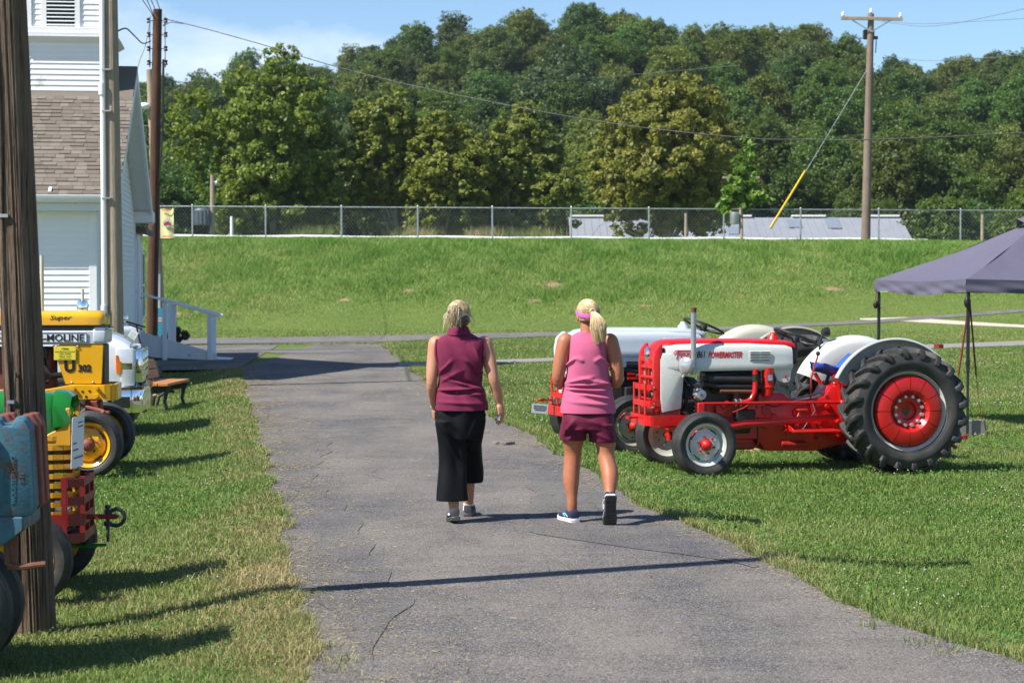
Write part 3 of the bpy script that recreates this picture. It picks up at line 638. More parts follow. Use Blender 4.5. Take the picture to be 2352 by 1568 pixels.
mb = MB(); mb.ball((.045, V0 + 1.36, 1.45), .035, 8, 6); obj('handle', mb, M['black'], dr)
mb = MB(); mb.box((-.0, V0 + 2.9, 1.75), (.05, .8, 1.5)); wdw = part('window', mb, mat('window_glass', (.03, .035, .04), .1, 0, var=.05))
mb = MB()
for dy in (-.42, .42): mb.box((.01, V0 + 2.9 + dy, 1.75), (.06, .07, 1.6))
for dz in (-.78, 0, .78): mb.box((.01, V0 + 2.9, 1.75 + dz), (.055, .8, .06))
obj('frame', mb, M['white'], wdw)
mb = MB(); mb.cyl((.1, V0 - .1, .1), (.1, V0 - .1, 2.9), .045, n=10); part('downspout', mb, 'white')

# ---------------------------------------------------------------- ramp
A = PZ(488, 827, 0); Bx = A.x - 2.05
rp_ = thing('access_ramp', 'white painted wooden ramp with handrail up to the church door', 'ramp', (A.x, A.y, .0), R(4)); LR = 2.1
def rz_(x): return .05 + (-x) / LR * .62
mb = MB(); mb.add([(0, 0, .03), (-LR, 0, .66), (-LR, 1.3, .66), (0, 1.3, .03), (0, 0, .0), (-LR, 0, .58), (-LR, 1.3, .58), (0, 1.3, .0)], [(0,3,2,1),(4,5,6,7),(0,1,5,4),(1,2,6,5),(2,3,7,6),(3,0,4,7)]); obj('deck', mb, M['white_worn'], rp_)
mb = MB(); mb.prism([(0.1, .0), (.1, .16), (-LR, .66 + .14), (-LR, .12), (-1.0, .05)], -.03, .015, 'xz'); obj('side_panel', mb, M['white_worn'], rp_)
mb = MB(); mb.add([(0, 0, .035), (.42, 0, .012), (.42, 1.3, .012), (0, 1.3, .035), (0, 0, .0), (.42, 0, .0), (.42, 1.3, .0), (0, 1.3, .0)], [(0,1,2,3),(7,6,5,4),(0,4,5,1),(1,5,6,2),(2,6,7,3),(3,7,4,0)]); obj('ramp_lip', mb, M['white_worn'], rp_)
for x, y in ((-.06, -.05), (-1.10, -.05), (-.9, .04), (-2.02, -.05), (-.06, 1.25), (-1.1, 1.25)):
    z1 = rz_(x) + .98; z0 = 0 if y < 0 else rz_(x) - .05; mb = MB(); mb.box((x, y, (z0 + z1) / 2), (.105, .06, z1 - z0)); obj('rail_post', mb, M['white'], rp_, bevel=.006)
mb = MB(); mb.bar((.16, -.03, rz_(-.0) + .98), (-LR - .1, -.03, rz_(-LR) + 1.05), .15, .05); obj('handrail', mb, M['white'], rp_, bevel=.006)
mb = MB(); mb.bar((.16, 1.27, rz_(-.0) + .98), (-1.3, 1.27, rz_(-1.3) + 1.0), .13, .05); obj('handrail', mb, M['white'], rp_, bevel=.006)

# ================================================================ utility poles on the left
def grooved_pole(h, r0, r1, lean, seed, n=110, m=46, amp=.008):
    r = np.random.default_rng(seed); vs = []; fs = []; ph = r.uniform(0, 6.28, 20); fr = r.integers(5, 46, 20); am = r.uniform(.2, 1, 20) * amp * .45
    for i in range(m + 1):
        t = i / m; z = -.4 + (h + .4) * t
        for j in range(n):
            a = 2 * math.pi * j / n; d = sum(am[k] * math.sin(fr[k] * a + ph[k] + .35 * math.sin(z * (1 + .1 * k) + ph[k])) for k in range(10))
            rad = r0 + (r1 - r0) * t - max(0, d) * 1.6 + d * .4; vs.append((rad * math.cos(a) + lean[0] * z / h, rad * math.sin(a) + lean[1] * z / h, z))
    for i in range(m):
        for j in range(n):
            a, b = i * n + j, i * n + (j + 1) % n; fs.append((a, b, b + n, a + n))
    fs.append(tuple(range(m * n, (m + 1) * n))); mb = MB(); mb.add(vs, fs); return mb
b0 = PZ(80, 1452, -.12); b0.z = gz(b0.x, b0.y); HP = 7.4
lean = (P(38, 0, b0.y).x - b0.x) / (P(38, 0, b0.y).z - b0.z) * HP
fp = thing('utility_pole', 'thick cracked wooden utility pole rising behind the blue weights', 'utility pole', tuple(b0))
obj('shaft', grooved_pole(HP, .122, .075, (lean, -.42), 3), M['pole_fore'], fp, ang=60)
pts = []
for i in range(24):
    z = .3 + i * .3; f = z / HP; rad = .122 + (.075 - .122) * f; a = R(-118 + 6 * math.sin(i * .9)); pts.append((lean * f + (rad + .008) * math.cos(a), -.42 * f + (rad + .008) * math.sin(a), z))
mb = MB(); mb.tube(pts, .0085, 7); obj('ground_cable', mb, M['pole_fore'], fp)
mb = MB()
for z in (2.28, 1.28): f = z / HP; a = R(-112); mb.box((lean * f + .118 * math.cos(a), .118 * math.sin(a) - .42 * f, z), (.05, .02, .018))
obj('cable_clip', mb, M['galv'], fp)
mb = MB(); f = 1.1 / HP; mb.tube([(lean * f - .02, -.19, 1.42), (lean * f - .02, -.20, 1.44), (lean * f - .03, -.195, 1.25), (lean * f - .035, -.18, .95)], .004, 6); obj('hook_wire', mb, M['black'], fp)
# gray pole with pipe
gp = P(266, 700, 34.0); gzp = gz(gp.x, 34.0); q = thing('utility_pole', 'pale gray wooden pole carrying a white pipe at the church corner', 'utility pole', (gp.x, 34.0, gzp))
topx = P(252, 0, 34).x - gp.x; hh = P(252, 0, 34).z - gzp; HH = 9.5
obj('shaft', grooved_pole(HH, .150, .105, (topx / hh * HH * .8, 0), 9, 60, 40, .005), M['pole_gray'], q, ang=60)
mb = MB(); cx0 = P(240, 750, 33.85).x - gp.x; cx1 = P(233.5, 0, 33.85).x - gp.x; mb.tube([(cx0, -.15, 0), (cx0 * .6 + cx1 * .4, -.14, hh * .4), (cx1, -.13, hh), (cx1, -.13, HH - 1)], .043, 10); cdt = obj('conduit', mb, M['pvc'], q)
for yv in (204, 715): p = P(234 if yv < 400 else 239, yv, 33.85); mb = MB(); mb.cyl((p.x - gp.x, -.145, p.z - gzp - .1), (p.x - gp.x, -.145, p.z - gzp + .1), .056, n=12); obj('coupling', mb, M['pvc'], cdt)
for yv in (160, 255, 455): p = P(238, yv, 33.85); mb = MB(); mb.box((p.x - gp.x + .05, -.14, p.z - gzp), (.16, .1, .025)); obj('strap', mb, M['galv'], cdt)
# brown pole with insulator racks
Yb = 52.; bx = P(348, 760, Yb); tb = P(362, 22, Yb); bz = gz(bx.x, Yb); q = thing('utility_pole', 'dark brown creosoted pole with insulator racks behind the ramp', 'utility pole', (bx.x, Yb, bz)); hb = tb.z - bz; lb = tb.x - bx.x
obj('shaft', grooved_pole(hb, .152, .115, (lb, 0), 15, 60, 40, .006), M['pole_brown'], q, ang=60)
for sg in (-1, 1):
    xr_ = lb + sg * .20; mb = MB(); mb.bar((xr_, -.05, hb - .2), (xr_, -.05, hb - 1.5), .03, .03); rk = obj('rack', mb, M['galv'], q)
    for i in range(4): mb = MB(); mb.lathe([(.01, -.06), (.05, -.06), (.05, -.03), (.03, 0), (.05, .03), (.05, .06), (.01, .06)], (xr_ + sg * .02, -.08, hb - .3 - i * .36), 'Z', 10); mb.bar((xr_ + sg * .02, -.08, hb - .3 - i * .36), (lb, 0, hb - .3 - i * .36), .02, .02); obj('insulator', mb, M['ceramic'], rk)
for k in range(3): mb = MB(); mb.tube([(lb + .14 + .02 * k, -.1, hb - 1.3), (lb * .9 + .15 + .015 * k, -.12, hb - 3.0), (lb * .5 + .15, -.13, hb * .5), (.16, -.14, 1.0)], .012, 5); obj('drop_cable', mb, M['wire'], q)
# pole behind with lamp and banner
Yc = 58.; cx_ = P(371, 800, Yc); ct = P(344, 160, Yc); cz = gz(cx_.x, Yc); q = thing('lamp_pole', 'weathered pole with a street lamp and a small white conduit', 'lamp post', (cx_.x, Yc, cz)); hc = ct.z - cz; lc = ct.x - cx_.x
mb = MB(); mb.tube([(0, 0, -.3), (lc * .5, 0, hc * .5), (lc, 0, hc)], [.14, .125, .10], 12); obj('shaft', mb, M['pole_gray'], q)
p = P(334, 245, Yc); mb = MB(); mb.ball((p.x - cx_.x, -.2, p.z - cz), (.18, .14, .10), 12, 8); mb.cyl((p.x - cx_.x, -.2, p.z - cz), (lc * .8, 0, p.z - cz - .1), .03); obj('lamp_head', mb, M['white'], q)
mb = MB(); mb.cyl((-.05, -.16, .1), (-.05, -.16, 2.05), .06, n=10); obj('conduit', mb, M['pvc'], q)
for i in range(3): mb = MB(); mb.lathe([(.01, -.05), (.045, -.05), (.03, 0), (.045, .05), (.01, .05)], (lc * .72 - .16, -.06, hc * .73 - .0 + i * .22), 'Z', 8); obj('insulator', mb, M['ceramic'], q)
a, b = P(368, 478, 57.7), P(399, 548, 57.7); bn_ = thing('banner', 'pale yellow hanging banner with a round red and blue emblem', 'banner', (a.x, 57.7, 0)); wB, hB = b.x - a.x, a.z - b.z
mb = MB(); rows_ = []
for i in range(9):
    z = b.z + hB * i / 8; rows_.append([Vector((wB * j / 6, .03 * math.sin(j * 1.2 + i * .4) * (j / 6), z)) for j in range(7)] + [Vector((wB * j / 6, .012 + .03 * math.sin(j * 1.2 + i * .4) * (j / 6), z)) for j in range(6, -1, -1)])
mb.loft(rows_); obj('cloth', mb, mat('banner_cloth', (.78, .70, .34), .7, var=.06), bn_)
mb = MB(); mb.cyl((-.05, 0, a.z + .01), (wB, 0, a.z + .01), .018, n=8); mb.cyl((-.05, 0, b.z - .01), (wB, 0, b.z - .01), .018, n=8); obj('rod', mb, M['black'], bn_)
cz_ = (a.z + b.z) / 2 + .0
mb = MB(); mb.lathe([(.085, -.05), (.12, -.05)], (wB * .55, -.0, cz_), 'Y', 20); obj('emblem_ring', mb, mat('emblem_blue', (.25, .45, .62), .6), bn_)
mb = MB(); mb.box((wB * .55, -.055, cz_ - .02), (.2, .008, .07)); mb.box((wB * .55, -.055, cz_ + .035), (.11, .008, .04)); obj('emblem_ribbon', mb, mat('emblem_red', (.38, .03, .03), .6), bn_)
mb = MB(); mb.box((wB * .5, -.05, b.z + .06), (wB * .7, .006, .03)); mb.box((wB * .5, -.05, a.z - .06), (wB * .7, .006, .03)); obj('emblem_strip', mb, mat('emblem_orange', (.55, .22, .05), .6), bn_)
# blue sign, shrub at the ramp
c = P(382, 760, 54); q = thing('blue_sign', 'teal blue board sign standing behind the ramp', 'sign', (c.x, 54, gz(c.x, 54)))
mb = MB(); mb.box((0, 0, .75), (.55, .05, .75)); obj('board', mb, mat('teal_paint', (.03, .22, .30), .5), q)
for s in (-.2, .2): mb = MB(); mb.box((s, .05, .4), (.05, .05, .9)); obj('leg', mb, M['white'], q)
mb = MB(); mb.box((-.12, -.028, .85), (.22, .006, .04)); mb.box((-.14, -.028, .78), (.16, .006, .035)); obj('lettering', mb, mat('sign_pink', (.7, .35, .35), .6), q)
def shrub(label, px, py, Y, lobes, n, col, seed):
    c = P(px, py, Y); t = thing('shrub', label, 'shrub', (c.x, Y, gz(c.x, Y))); me = leaf_mesh('foliage', lobes, n, .035, seed, sub=14, spread=.4); o = obj('foliage', me, None, t); o.color = (*col, 1)
    mb = MB()
    for l in lobes: mb.tube([(0, 0, -.02), (l[0][0] * .5, l[0][1] * .5, l[0][2] * .6), l[0]], [.02, .014, .006], 6)
    obj('stem', mb, M['bark'], t)
shrub('dark purple leaved shrub beside the ramp', 397, 795, 51.0, [((0, 0, .35), (.22, .22, .25)), ((.18, 0, .45), (.2, .2, .2)), ((-.15, .05, .3), (.2, .2, .22)), ((.05, -.1, .55), (.16, .16, .16))], 2600, (.045, .030, .035), 31)
shrub('low shrub with orange flowers at the foot of the brown pole', 338, 790, 51.3, [((0, 0, .3), (.24, .2, .22)), ((-.25, 0, .28), (.2, .2, .2)), ((.2, -.05, .25), (.18, .18, .2))], 2000, (.09, .07, .03), 32)

# ================================================================ wires
def wire(label, pts, r=.012, m='wire', name='overhead_cable', group=None):
    pts = [Vector(p) for p in pts]; o0 = pts[0]; q = []
    for i in range(len(pts) - 1):                       # Catmull-Rom
        p0, p1, p2, p3 = pts[max(i - 1, 0)], pts[i], pts[i + 1], pts[min(i + 2, len(pts) - 1)]
        for k in range(6):
            t = k / 6; q.append(.5 * ((2 * p1) + (p2 - p0) * t + (2 * p0 - 5 * p1 + 4 * p2 - p3) * t * t + (3 * p1 - p0 - 3 * p2 + p3) * t ** 3) - o0)
    q.append(pts[-1] - o0); mb = MB(); mb.tube(q, r, 6); o = obj(name, mb, M[m], loc=tuple(o0)); return tag(o, label, 'cable', group)
W = [(384, 45), (470, 66), (610, 105), (760, 150), (900, 186), (1100, 229), (1400, 283), (1700, 316), (1870, 321), (2000, 321), (2352, 305), (2700, 270)]
wire('thick black service cable sagging across the wooded hill', [P(x, y, 52 - (x - 384) / 2300 * 17) for x, y in W], .0125)
for i, (x0_, y0_, x1_, y1_) in enumerate(((352, 40, 327, 0), (354, 42, 335, -6), (360, 34, 345, -4), (368, 26, 357, -4))):
    a = P(x0_, y0_, 52); b = P(x1_, y1_, 49); wire('thin dark wire running up from the brown pole top', [a, b, a + (b - a) * 7 + Vector((0, 0, -.4))], .011, 'wire', group='wires leaving the brown pole top')
wire('black drop cable looping from the brown pole to the gray pole', [P(346, 95, 51.8), P(328, 100, 50), P(308, 82, 46), P(290, 66, 42), P(270, 72, 34.1)], .016)
wire('thin gray wire dropping from the brown pole to the church gable', [P(346, 38, 51.9), P(334, 105, 50.5), P(318, 150, 48), P(303, 240, 46.6)], .009, 'wire_gray')
wire('thin pale wire looping under the insulator rack', [P(385, 48, 51.8), P(375, 60, 51.6), P(392, 52, 51.4), P(420, 55, 51.2)], .010)
for i, (p_, q_, r_) in enumerate((((1998, 44), (2120, 55), (2400, 40)), ((1998, 45), (2150, 60), (2400, 10)), ((2030, 128), (2150, 140), (2400, 122)))):
    wire(('thin gray wire leaving the right pole crossarm', 'thin gray wire rising steeply from the right pole crossarm', 'thin pale wire low across the skyline at right')[i], [P(*p_, 78.5), P(*q_, 76), P(*r_, 70)], .009, 'wire_gray')
wire('faint wire strung across the face of the wood', [P(372, 188, 60), P(700, 195, 85), P(1200, 190, 110), P(1700, 150, 110)], .012, 'wire_gray')
# ================================================================ vehicle materials
def paint(name, c, **k): return mat(name, c, k.pop('rough', .28), 0, var=.06, vs=5, coat=k.pop('coat', .4), rv=.1, **k)
M['red'] = paint('tractor_red', (.50, .0075, .006), rough=.34, coat=.12, dirt=(.18, .02, .012), damt=-.04, ds=9)
M['red_dull'] = mat('worn_red', (.34, .012, .008), .5, var=.2, vs=7, dirt=(.10, .03, .02), damt=.0, ds=8)
M['gray_white'] = paint('pale_gray_paint', (.56, .57, .54), dirt=(.42, .39, .33), damt=-.08, ds=3)
M['silver_blue'] = paint('silver_gray_paint', (.50, .545, .60), rough=.3)
M['cream'] = paint('cream_paint', (.50, .48, .38), rough=.4)
M['yellow'] = paint('tractor_yellow', (.80, .40, .008), rough=.25)
M['orange'] = paint('tractor_orange', (.75, .16, .01))
M['jd_green'] = paint('tractor_green', (.012, .17, .022), rough=.2)
M['jd_yellow'] = paint('grille_yellow', (.62, .30, .015), rough=.4)
M['darkred'] = paint('dark_red_paint', (.19, .008, .008), rough=.5, coat=.0)
M['blue_worn'] = mat('worn_blue_iron', (.038, .120, .170), .6, var=.25, vs=9, dirt=(.085, .04, .025), damt=.22, ds=11, bump=.5, bs=45)
M['rust_red'] = mat('faded_red_iron', (.20, .055, .035), .7, var=.3, vs=10, dirt=(.08, .035, .02), damt=.05, ds=16)
M['rust_wheel'] = mat('rusty_cream_wheel', (.36, .32, .25), .75, var=.3, vs=6, dirt=(.13, .06, .03), damt=.12, ds=9)
M['seat_blue'] = mat('blue_vinyl', (.025, .085, .36), .42, var=.1, bump=.15, bs=40)
M['chrome'] = mat('chrome', (.80, .82, .84), .06, 1.0, var=.03, rv=.03)
M['silver'] = mat('cast_aluminium', (.50, .51, .52), .4, .7, var=.2, bump=.2)
M['steel_gray'] = mat('gray_muffler', (.34, .355, .38), .35, .55, var=.1)
M['iron'] = mat('dark_iron', (.035, .036, .038), .55, .4, var=.35, vs=9, bump=.3, dirt=(.08, .045, .03), damt=.0, ds=9)
M['iron2'] = mat('oily_iron', (.022, .022, .024), .4, .3, var=.4, vs=12, bump=.3)
M['rust'] = mat('rust', (.14, .055, .03), .8, var=.4, vs=12)
M['alu_slat'] = mat('grille_slat', (.46, .44, .38), .4, .35)
M['glass'] = mat('lamp_glass', (.46, .48, .48), .12, .5, var=.2, vs=40, bump=.4, bs=70)
M['plate'] = mat('white_card', (.74, .75, .76), .55, var=.05)
M['plate_worn'] = mat('worn_metal_plate', (.62, .63, .62), .5, .1, var=.1, dirt=(.35, .27, .2), damt=.0, ds=6)
M['yellow_card'] = mat('yellow_card', (.78, .66, .05), .5, var=.05)
M['ink'] = mat('black_ink', (.012, .012, .012), .5, var=.05)
M['ink_soft'] = mat('gray_ink', (.10, .10, .10), .6)
M['ink_red'] = mat('red_lettering', (.50, .02, .02), .4, var=.05)
M['ink_yellow'] = mat('brownish_ink', (.25, .18, .02), .5)
M['amber'] = mat('amber_lens', (.75, .16, .01), .15)
M['clear_lens'] = mat('clear_lens', (.66, .68, .70), .08, .2, var=.15, vs=9)
M['truck_white'] = paint('truck_white', (.76, .78, .80), rough=.18, coat=.8)
M['wood_slat'] = mat('brown_plank', (.42, .17, .05), .55, var=.18, vs=6, sc=(1, .1, 1))
def m_tyre():
    k = NT('tyre_rubber'); a = k.noise(7, 5, .6); b = k.noise(60, 3, .6)
    base = k.mix(k.ramp(a, [(.35, 0.0), (.72, 1.0)]), (.020, .020, .021), (.052, .050, .047)); base = k.mix(k.ramp(k.noise(3, 6, .7), [(.55, 0.0), (.75, .45)]), base, (.11, .095, .075))
    k.col(base); k.set(.62, 0, .4); k.bump(b, .25, .003); return k.m
M['tyre'] = m_tyre()
# ---------------------------------------------------------------- wheels (axis along y; side = +1 or -1 is the outer face)
def tyre_profile(Ro, W, rim, ribs=True):
    p = [(rim, -W*.36), (rim + .012, -W*.42), (rim + (Ro-rim)*.35, -W*.50), (Ro - (Ro-rim)*.38, -W*.50), (Ro - .03, -W*.43), (Ro - .014, -W*.37)]
    if ribs:
        for a, b in ((-.37, -.20), (-.13, .13), (.20, .37)):
            p += [(Ro - .018 if abs(a) > .3 else Ro - .002, W*a + .002), (Ro - .004, W*(a*.7+b*.3)), (Ro - .004, W*(a*.3+b*.7)), (Ro - .018 if abs(b) > .3 else Ro - .002, W*b - .002)]
            if b < .3: p += [(Ro - .022, W*(b + .02)), (Ro - .022, W*(b + .05))]
    else: p += [(Ro - .004, -W*.2), (Ro, 0), (Ro - .004, W*.2)]
    return p + [(Ro - .014, W*.37), (Ro - .03, W*.43), (Ro - (Ro-rim)*.38, W*.50), (rim + (Ro-rim)*.35, W*.50), (rim + .012, W*.42), (rim, W*.36)]
def front_wheel(root, pos, side, Ro, W, rim, rimm, discm, hubm, steer=0, nb=6, slots=True, boltm=None):
    mb = MB(); W2 = W
    s = side
    prof = [(rim + .008, s*W*.44), (rim + .012, s*W*.40), (rim - .002, s*W*.36), (rim - .022, s*W*.30), (rim - .03, s*W*.02), (rim - .045, s*-.0*W), (rim - .045, -s*W*.3), (rim - .002, -s*W*.36), (rim + .010, -s*W*.42)]
    mb.lathe(prof, n=56); wh = obj('wheel', mb, rimm, root, pos, (0, 0, steer))
    mb = MB(); mb.lathe(tyre_profile(Ro, W, rim), n=72, closed=True); obj('tyre', mb, M['tyre'], wh)
    mb = MB(); d = s * W * .10; mb.lathe([(rim - .05, d - s*.004), (rim - .055, d + s*.006), (rim*.62, d + s*.016), (rim*.52, d + s*.030), (rim*.40, d + s*.034), (.001, d + s*.034)], n=48); obj('disc', mb, discm, wh)
    if slots:
        for i in range(4):
            a = R(20 + 90*i); mb = MB(); mb.lathe([(rim - .062, d + s*.010), (rim - .050, d + s*.006)], n=8, a0=a, a1=a + R(30)); obj('slot', mb, M['ink'], wh)
    mb = MB(); hr = rim * .27; mb.lathe([(hr*1.15, d + s*.03), (hr, d + s*.05), (hr*.95, d + s*.075), (hr*.55, d + s*.095), (hr*.45, d + s*.12), (.001, d + s*.125)], n=24); obj('hub', mb, hubm, wh)
    bmesh_ = None
    for i in range(nb):
        a = 2*math.pi*i/nb + .3; mb = MB(); mb.cyl((rim*.40*math.cos(a), d + s*.03, rim*.40*math.sin(a)), (rim*.40*math.cos(a), d + s*.058, rim*.40*math.sin(a)), .0125, n=6); obj('wheel_bolt', mb, boltm or hubm, wh)
        mb = MB(); a += .26; mb.box((rim*.5*math.cos(a), d + s*.026, rim*.5*math.sin(a)), (.035, .012, .035), rot=(0, -a, 0)); obj('embossing', mb, discm, wh, bevel=.005)
    return wh
LUGS = {}
def lug_mesh(Ro, W, sg):
    k = (Ro, W, sg)
    if k in LUGS: return LUGS[k]
    st = [(0.00, Ro - .004, -.02), (.07, Ro, W*.14), (.15, Ro, W*.32), (.20, Ro - .012, W*.47), (.225, Ro - .06, W*.515), (.235, Ro - .115, W*.50)]; rings = []
    for i, (a, r, h) in enumerate(st):
        wd = (.050 if i < 3 else .058) / Ro; dp = .055 if i < 4 else .03; ring = []
        for da, dr in ((-wd/2, 0), (wd/2, 0), (wd*.75, -dp), (-wd*.75, -dp)):
            aa = a + da; hh = h; rr_ = r + dr
            if i >= 4: rr_ = r; hh = h + (0 if dr == 0 else -.035)
            ring.append(Vector((rr_*math.cos(aa), sg*hh, rr_*math.sin(aa))))
        rings.append(ring)
    mb = MB(); mb.loft(rings); me = mb.mesh('tread_lug', .006); me.materials.append(M['tyre']); LUGS[k] = me; return me
def rear_wheel(root, pos, side, Ro, W, rim, rimm, discm, weights=None, nl=20, ph=0):
    s = side; mb = MB(); mb.lathe([(rim + .012, s*W*.44), (rim + .016, s*W*.41), (rim - .004, s*W*.36), (rim - .03, s*W*.28), (rim - .035, s*W*.05), (rim - .06, 0), (rim - .035, -s*W*.1), (rim - .004, -s*W*.38), (rim + .012, -s*W*.44)], n=72)
    wh = obj('wheel', mb, rimm, root, pos)
    mb = MB(); b = Ro - .045; mb.lathe([(rim, -W*.38), (rim + .015, -W*.43), (rim + (b-rim)*.4, -W*.50), (b - .09, -W*.49), (b - .02, -W*.42), (b, -W*.25), (b + .006, 0), (b, W*.25), (b - .02, W*.42), (b - .09, W*.49), (rim + (b-rim)*.4, W*.50), (rim + .015, W*.43), (rim, W*.38)], n=96, closed=True); obj('tyre', mb, M['tyre'], wh)
    for sg in (1, -1):
        me = lug_mesh(Ro, W, sg)
        for i in range(nl): obj('tread_lug', me, None, wh, rot=(0, -(2*math.pi*(i + (.5 if sg < 0 else 0))/nl + ph), 0))
    mb = MB(); d = s*W*.02; mb.lathe([(rim - .05, d), (rim*.7, d + s*.01), (rim*.45, d + s*.03), (.001, d + s*.03)], n=40); obj('disc', mb, discm, wh)
    if weights:
        n = weights; r0, r1 = rim*.30, rim*.885
        for i in range(n):
            a0, a1 = 2*math.pi*i/n + .012, 2*math.pi*(i+1)/n - .012; mb = MB(); rings = []
            for (ri, h) in ((r0*1.35, .02), (r0*1.5, .05), (r1*.60, .082), (r1*.86, .088), (r1*.97, .07), (r1, .035), (r1, -.02), (r0*1.2, -.02)):
                aa = [a0 + (a1-a0)*t for t in (0, .25, .5, .75, 1)]; rings.append([Vector((ri*math.cos(a), s*(W*.24 + h), ri*math.sin(a))) for a in aa])
            m2 = MB(); m2.loft(rings + [rings[0]], caps=False, closed=False)
            e0 = [r_[0] for r_ in rings]; e1 = [r_[-1] for r_ in rings]; m2.add(e0, [tuple(range(8))]); m2.add(e1, [tuple(range(8))[::-1]])
            obj('wheel_weight', m2, M['red'], wh, bevel=.0)
        mb = MB(); mb.lathe([(r1*.95, s*W*.2), (r0*1.5, s*(W*.24 + .0)), (r0*1.25, s*(W*.24 + .03)), (r0*.8, s*(W*.24 + .02)), (r0*.7, s*(W*.24 - .02)), (r0*.35, s*(W*.24 - .03))], n=40); obj('hub', mb, M['red'], wh)
        mb = MB(); mb.lathe([(r0*.36, s*(W*.24 - .028)), (.001, s*(W*.24 - .028))], n=20); obj('hub_bore', mb, M['rust'], wh)
        for i in range(n):
            a = 2*math.pi*(i + .5)/n; r = r0*1.22; mb = MB(); mb.cyl((r*math.cos(a), s*(W*.24 + .02), r*math.sin(a)), (r*math.cos(a), s*(W*.24 + .062), r*math.sin(a)), .021, .017, n=6); obj('weight_bolt', mb, M['silver'], wh)
    else:
        mb = MB(); mb.lathe([(rim*.28, d + s*.03), (rim*.26, d + s*.08), (rim*.12, d + s*.1), (.001, d + s*.1)], n=24); obj('hub', mb, discm, wh)
        for i in range(8): a = 2*math.pi*i/8; mb = MB(); mb.cyl((rim*.37*math.cos(a), d + s*.03, rim*.37*math.sin(a)), (rim*.37*math.cos(a), d + s*.06, rim*.37*math.sin(a)), .016, n=6); obj('wheel_bolt', mb, M['iron'], wh)
    return wh
def steering(root, c, tilt, r, foot, m='black'):
    mb = MB(); ct, st = math.cos(tilt), math.sin(tilt); pts = []
    T = Matrix.Translation(c) @ Matrix.Rotation(tilt, 4, 'Y')
    n = 40; vs = []; ring = []
    for i in range(n + 1): a = 2*math.pi*i/n; ring.append(T @ Vector((r*math.cos(a), r*math.sin(a), 0)))
    mb.tube(ring, .014, 8, caps=False); o = obj('steering_wheel', mb, M[m], root)
    mb = MB()
    for i in range(3): a = 2*math.pi*i/3 + .5; mb.tube([T @ Vector((0, 0, -.03)), T @ Vector((r*.5*math.cos(a), r*.5*math.sin(a), -.03)), T @ Vector((r*math.cos(a), r*math.sin(a), 0))], .009, 6)
    mb.lathe([(.04, -.05), (.045, 0), (.03, .02), (.001, .025)], ax='Z', n=16, M=T); obj('spokes', mb, M[m], o)
    mb = MB(); mb.tube([T @ Vector((0, 0, -.02)), foot], [.022, .03], 8); obj('steering_column', mb, M['iron'], root)
    return o
def fender(root, side, cx, cz, r, yin, yout, m, a0=4, a1=152, lip=.0):
    s = side; t = .008
    e = yout - yin; outer = [(r*.40, s*yin), (r*.86, s*yin), (r*.93, s*(yin + .12*e)), (r*.975, s*(yin + .4*e)), (r*.995, s*(yin + .75*e)), (r, s*yout), (r*.985, s*(yout + .006))]
    inner = [(a - t*1.2, b + s*t*(1 if i < 4 else 0)) for i, (a, b) in enumerate(outer)][::-1]
    mb = MB(); prof = outer + inner; n = 40; mb.lathe(prof, (cx, 0, cz), 'Y', n, closed=True, a0=R(a0), a1=R(a1))
    k = len(prof)
    for j in (0, n): base = [mb.v[j*k + i] for i in range(k)]; mb.add(base, [(i, i + 1, k - 2 - i, k - 1 - i) for i in range(k//2 - 1)])
    return obj('fender', mb, m, root, ang=40)
def seat(root, c, m):
    mb = MB(); rings = []
    for i in range(13):
        t = i/12; x = .20 - .42*t; hw = .21*math.sin(math.pi*(.10 + .83*t))**.6; z = .03*math.cos(t*5) + (.11*(t - .72)/.28 if t > .72 else 0)
        ring = []
        for j in range(20): a = 2*math.pi*j/20; ring.append(Vector((c[0] + x, c[1] + hw*math.cos(a), c[2] + z + .045*math.sin(a) + .05*abs(math.cos(a))**3)))
        rings.append(ring)
    mb.loft(rings); o = obj('seat', mb, m, root, ang=60)
    mb = MB(); mb.tube([(c[0] + .02, c[1], c[2] - .02), (c[0] + .06, c[1], c[2] - .14), (c[0] - .1, c[1], c[2] - .28)], .022, 8); obj('seat_spring', mb, M['iron'], root); return o

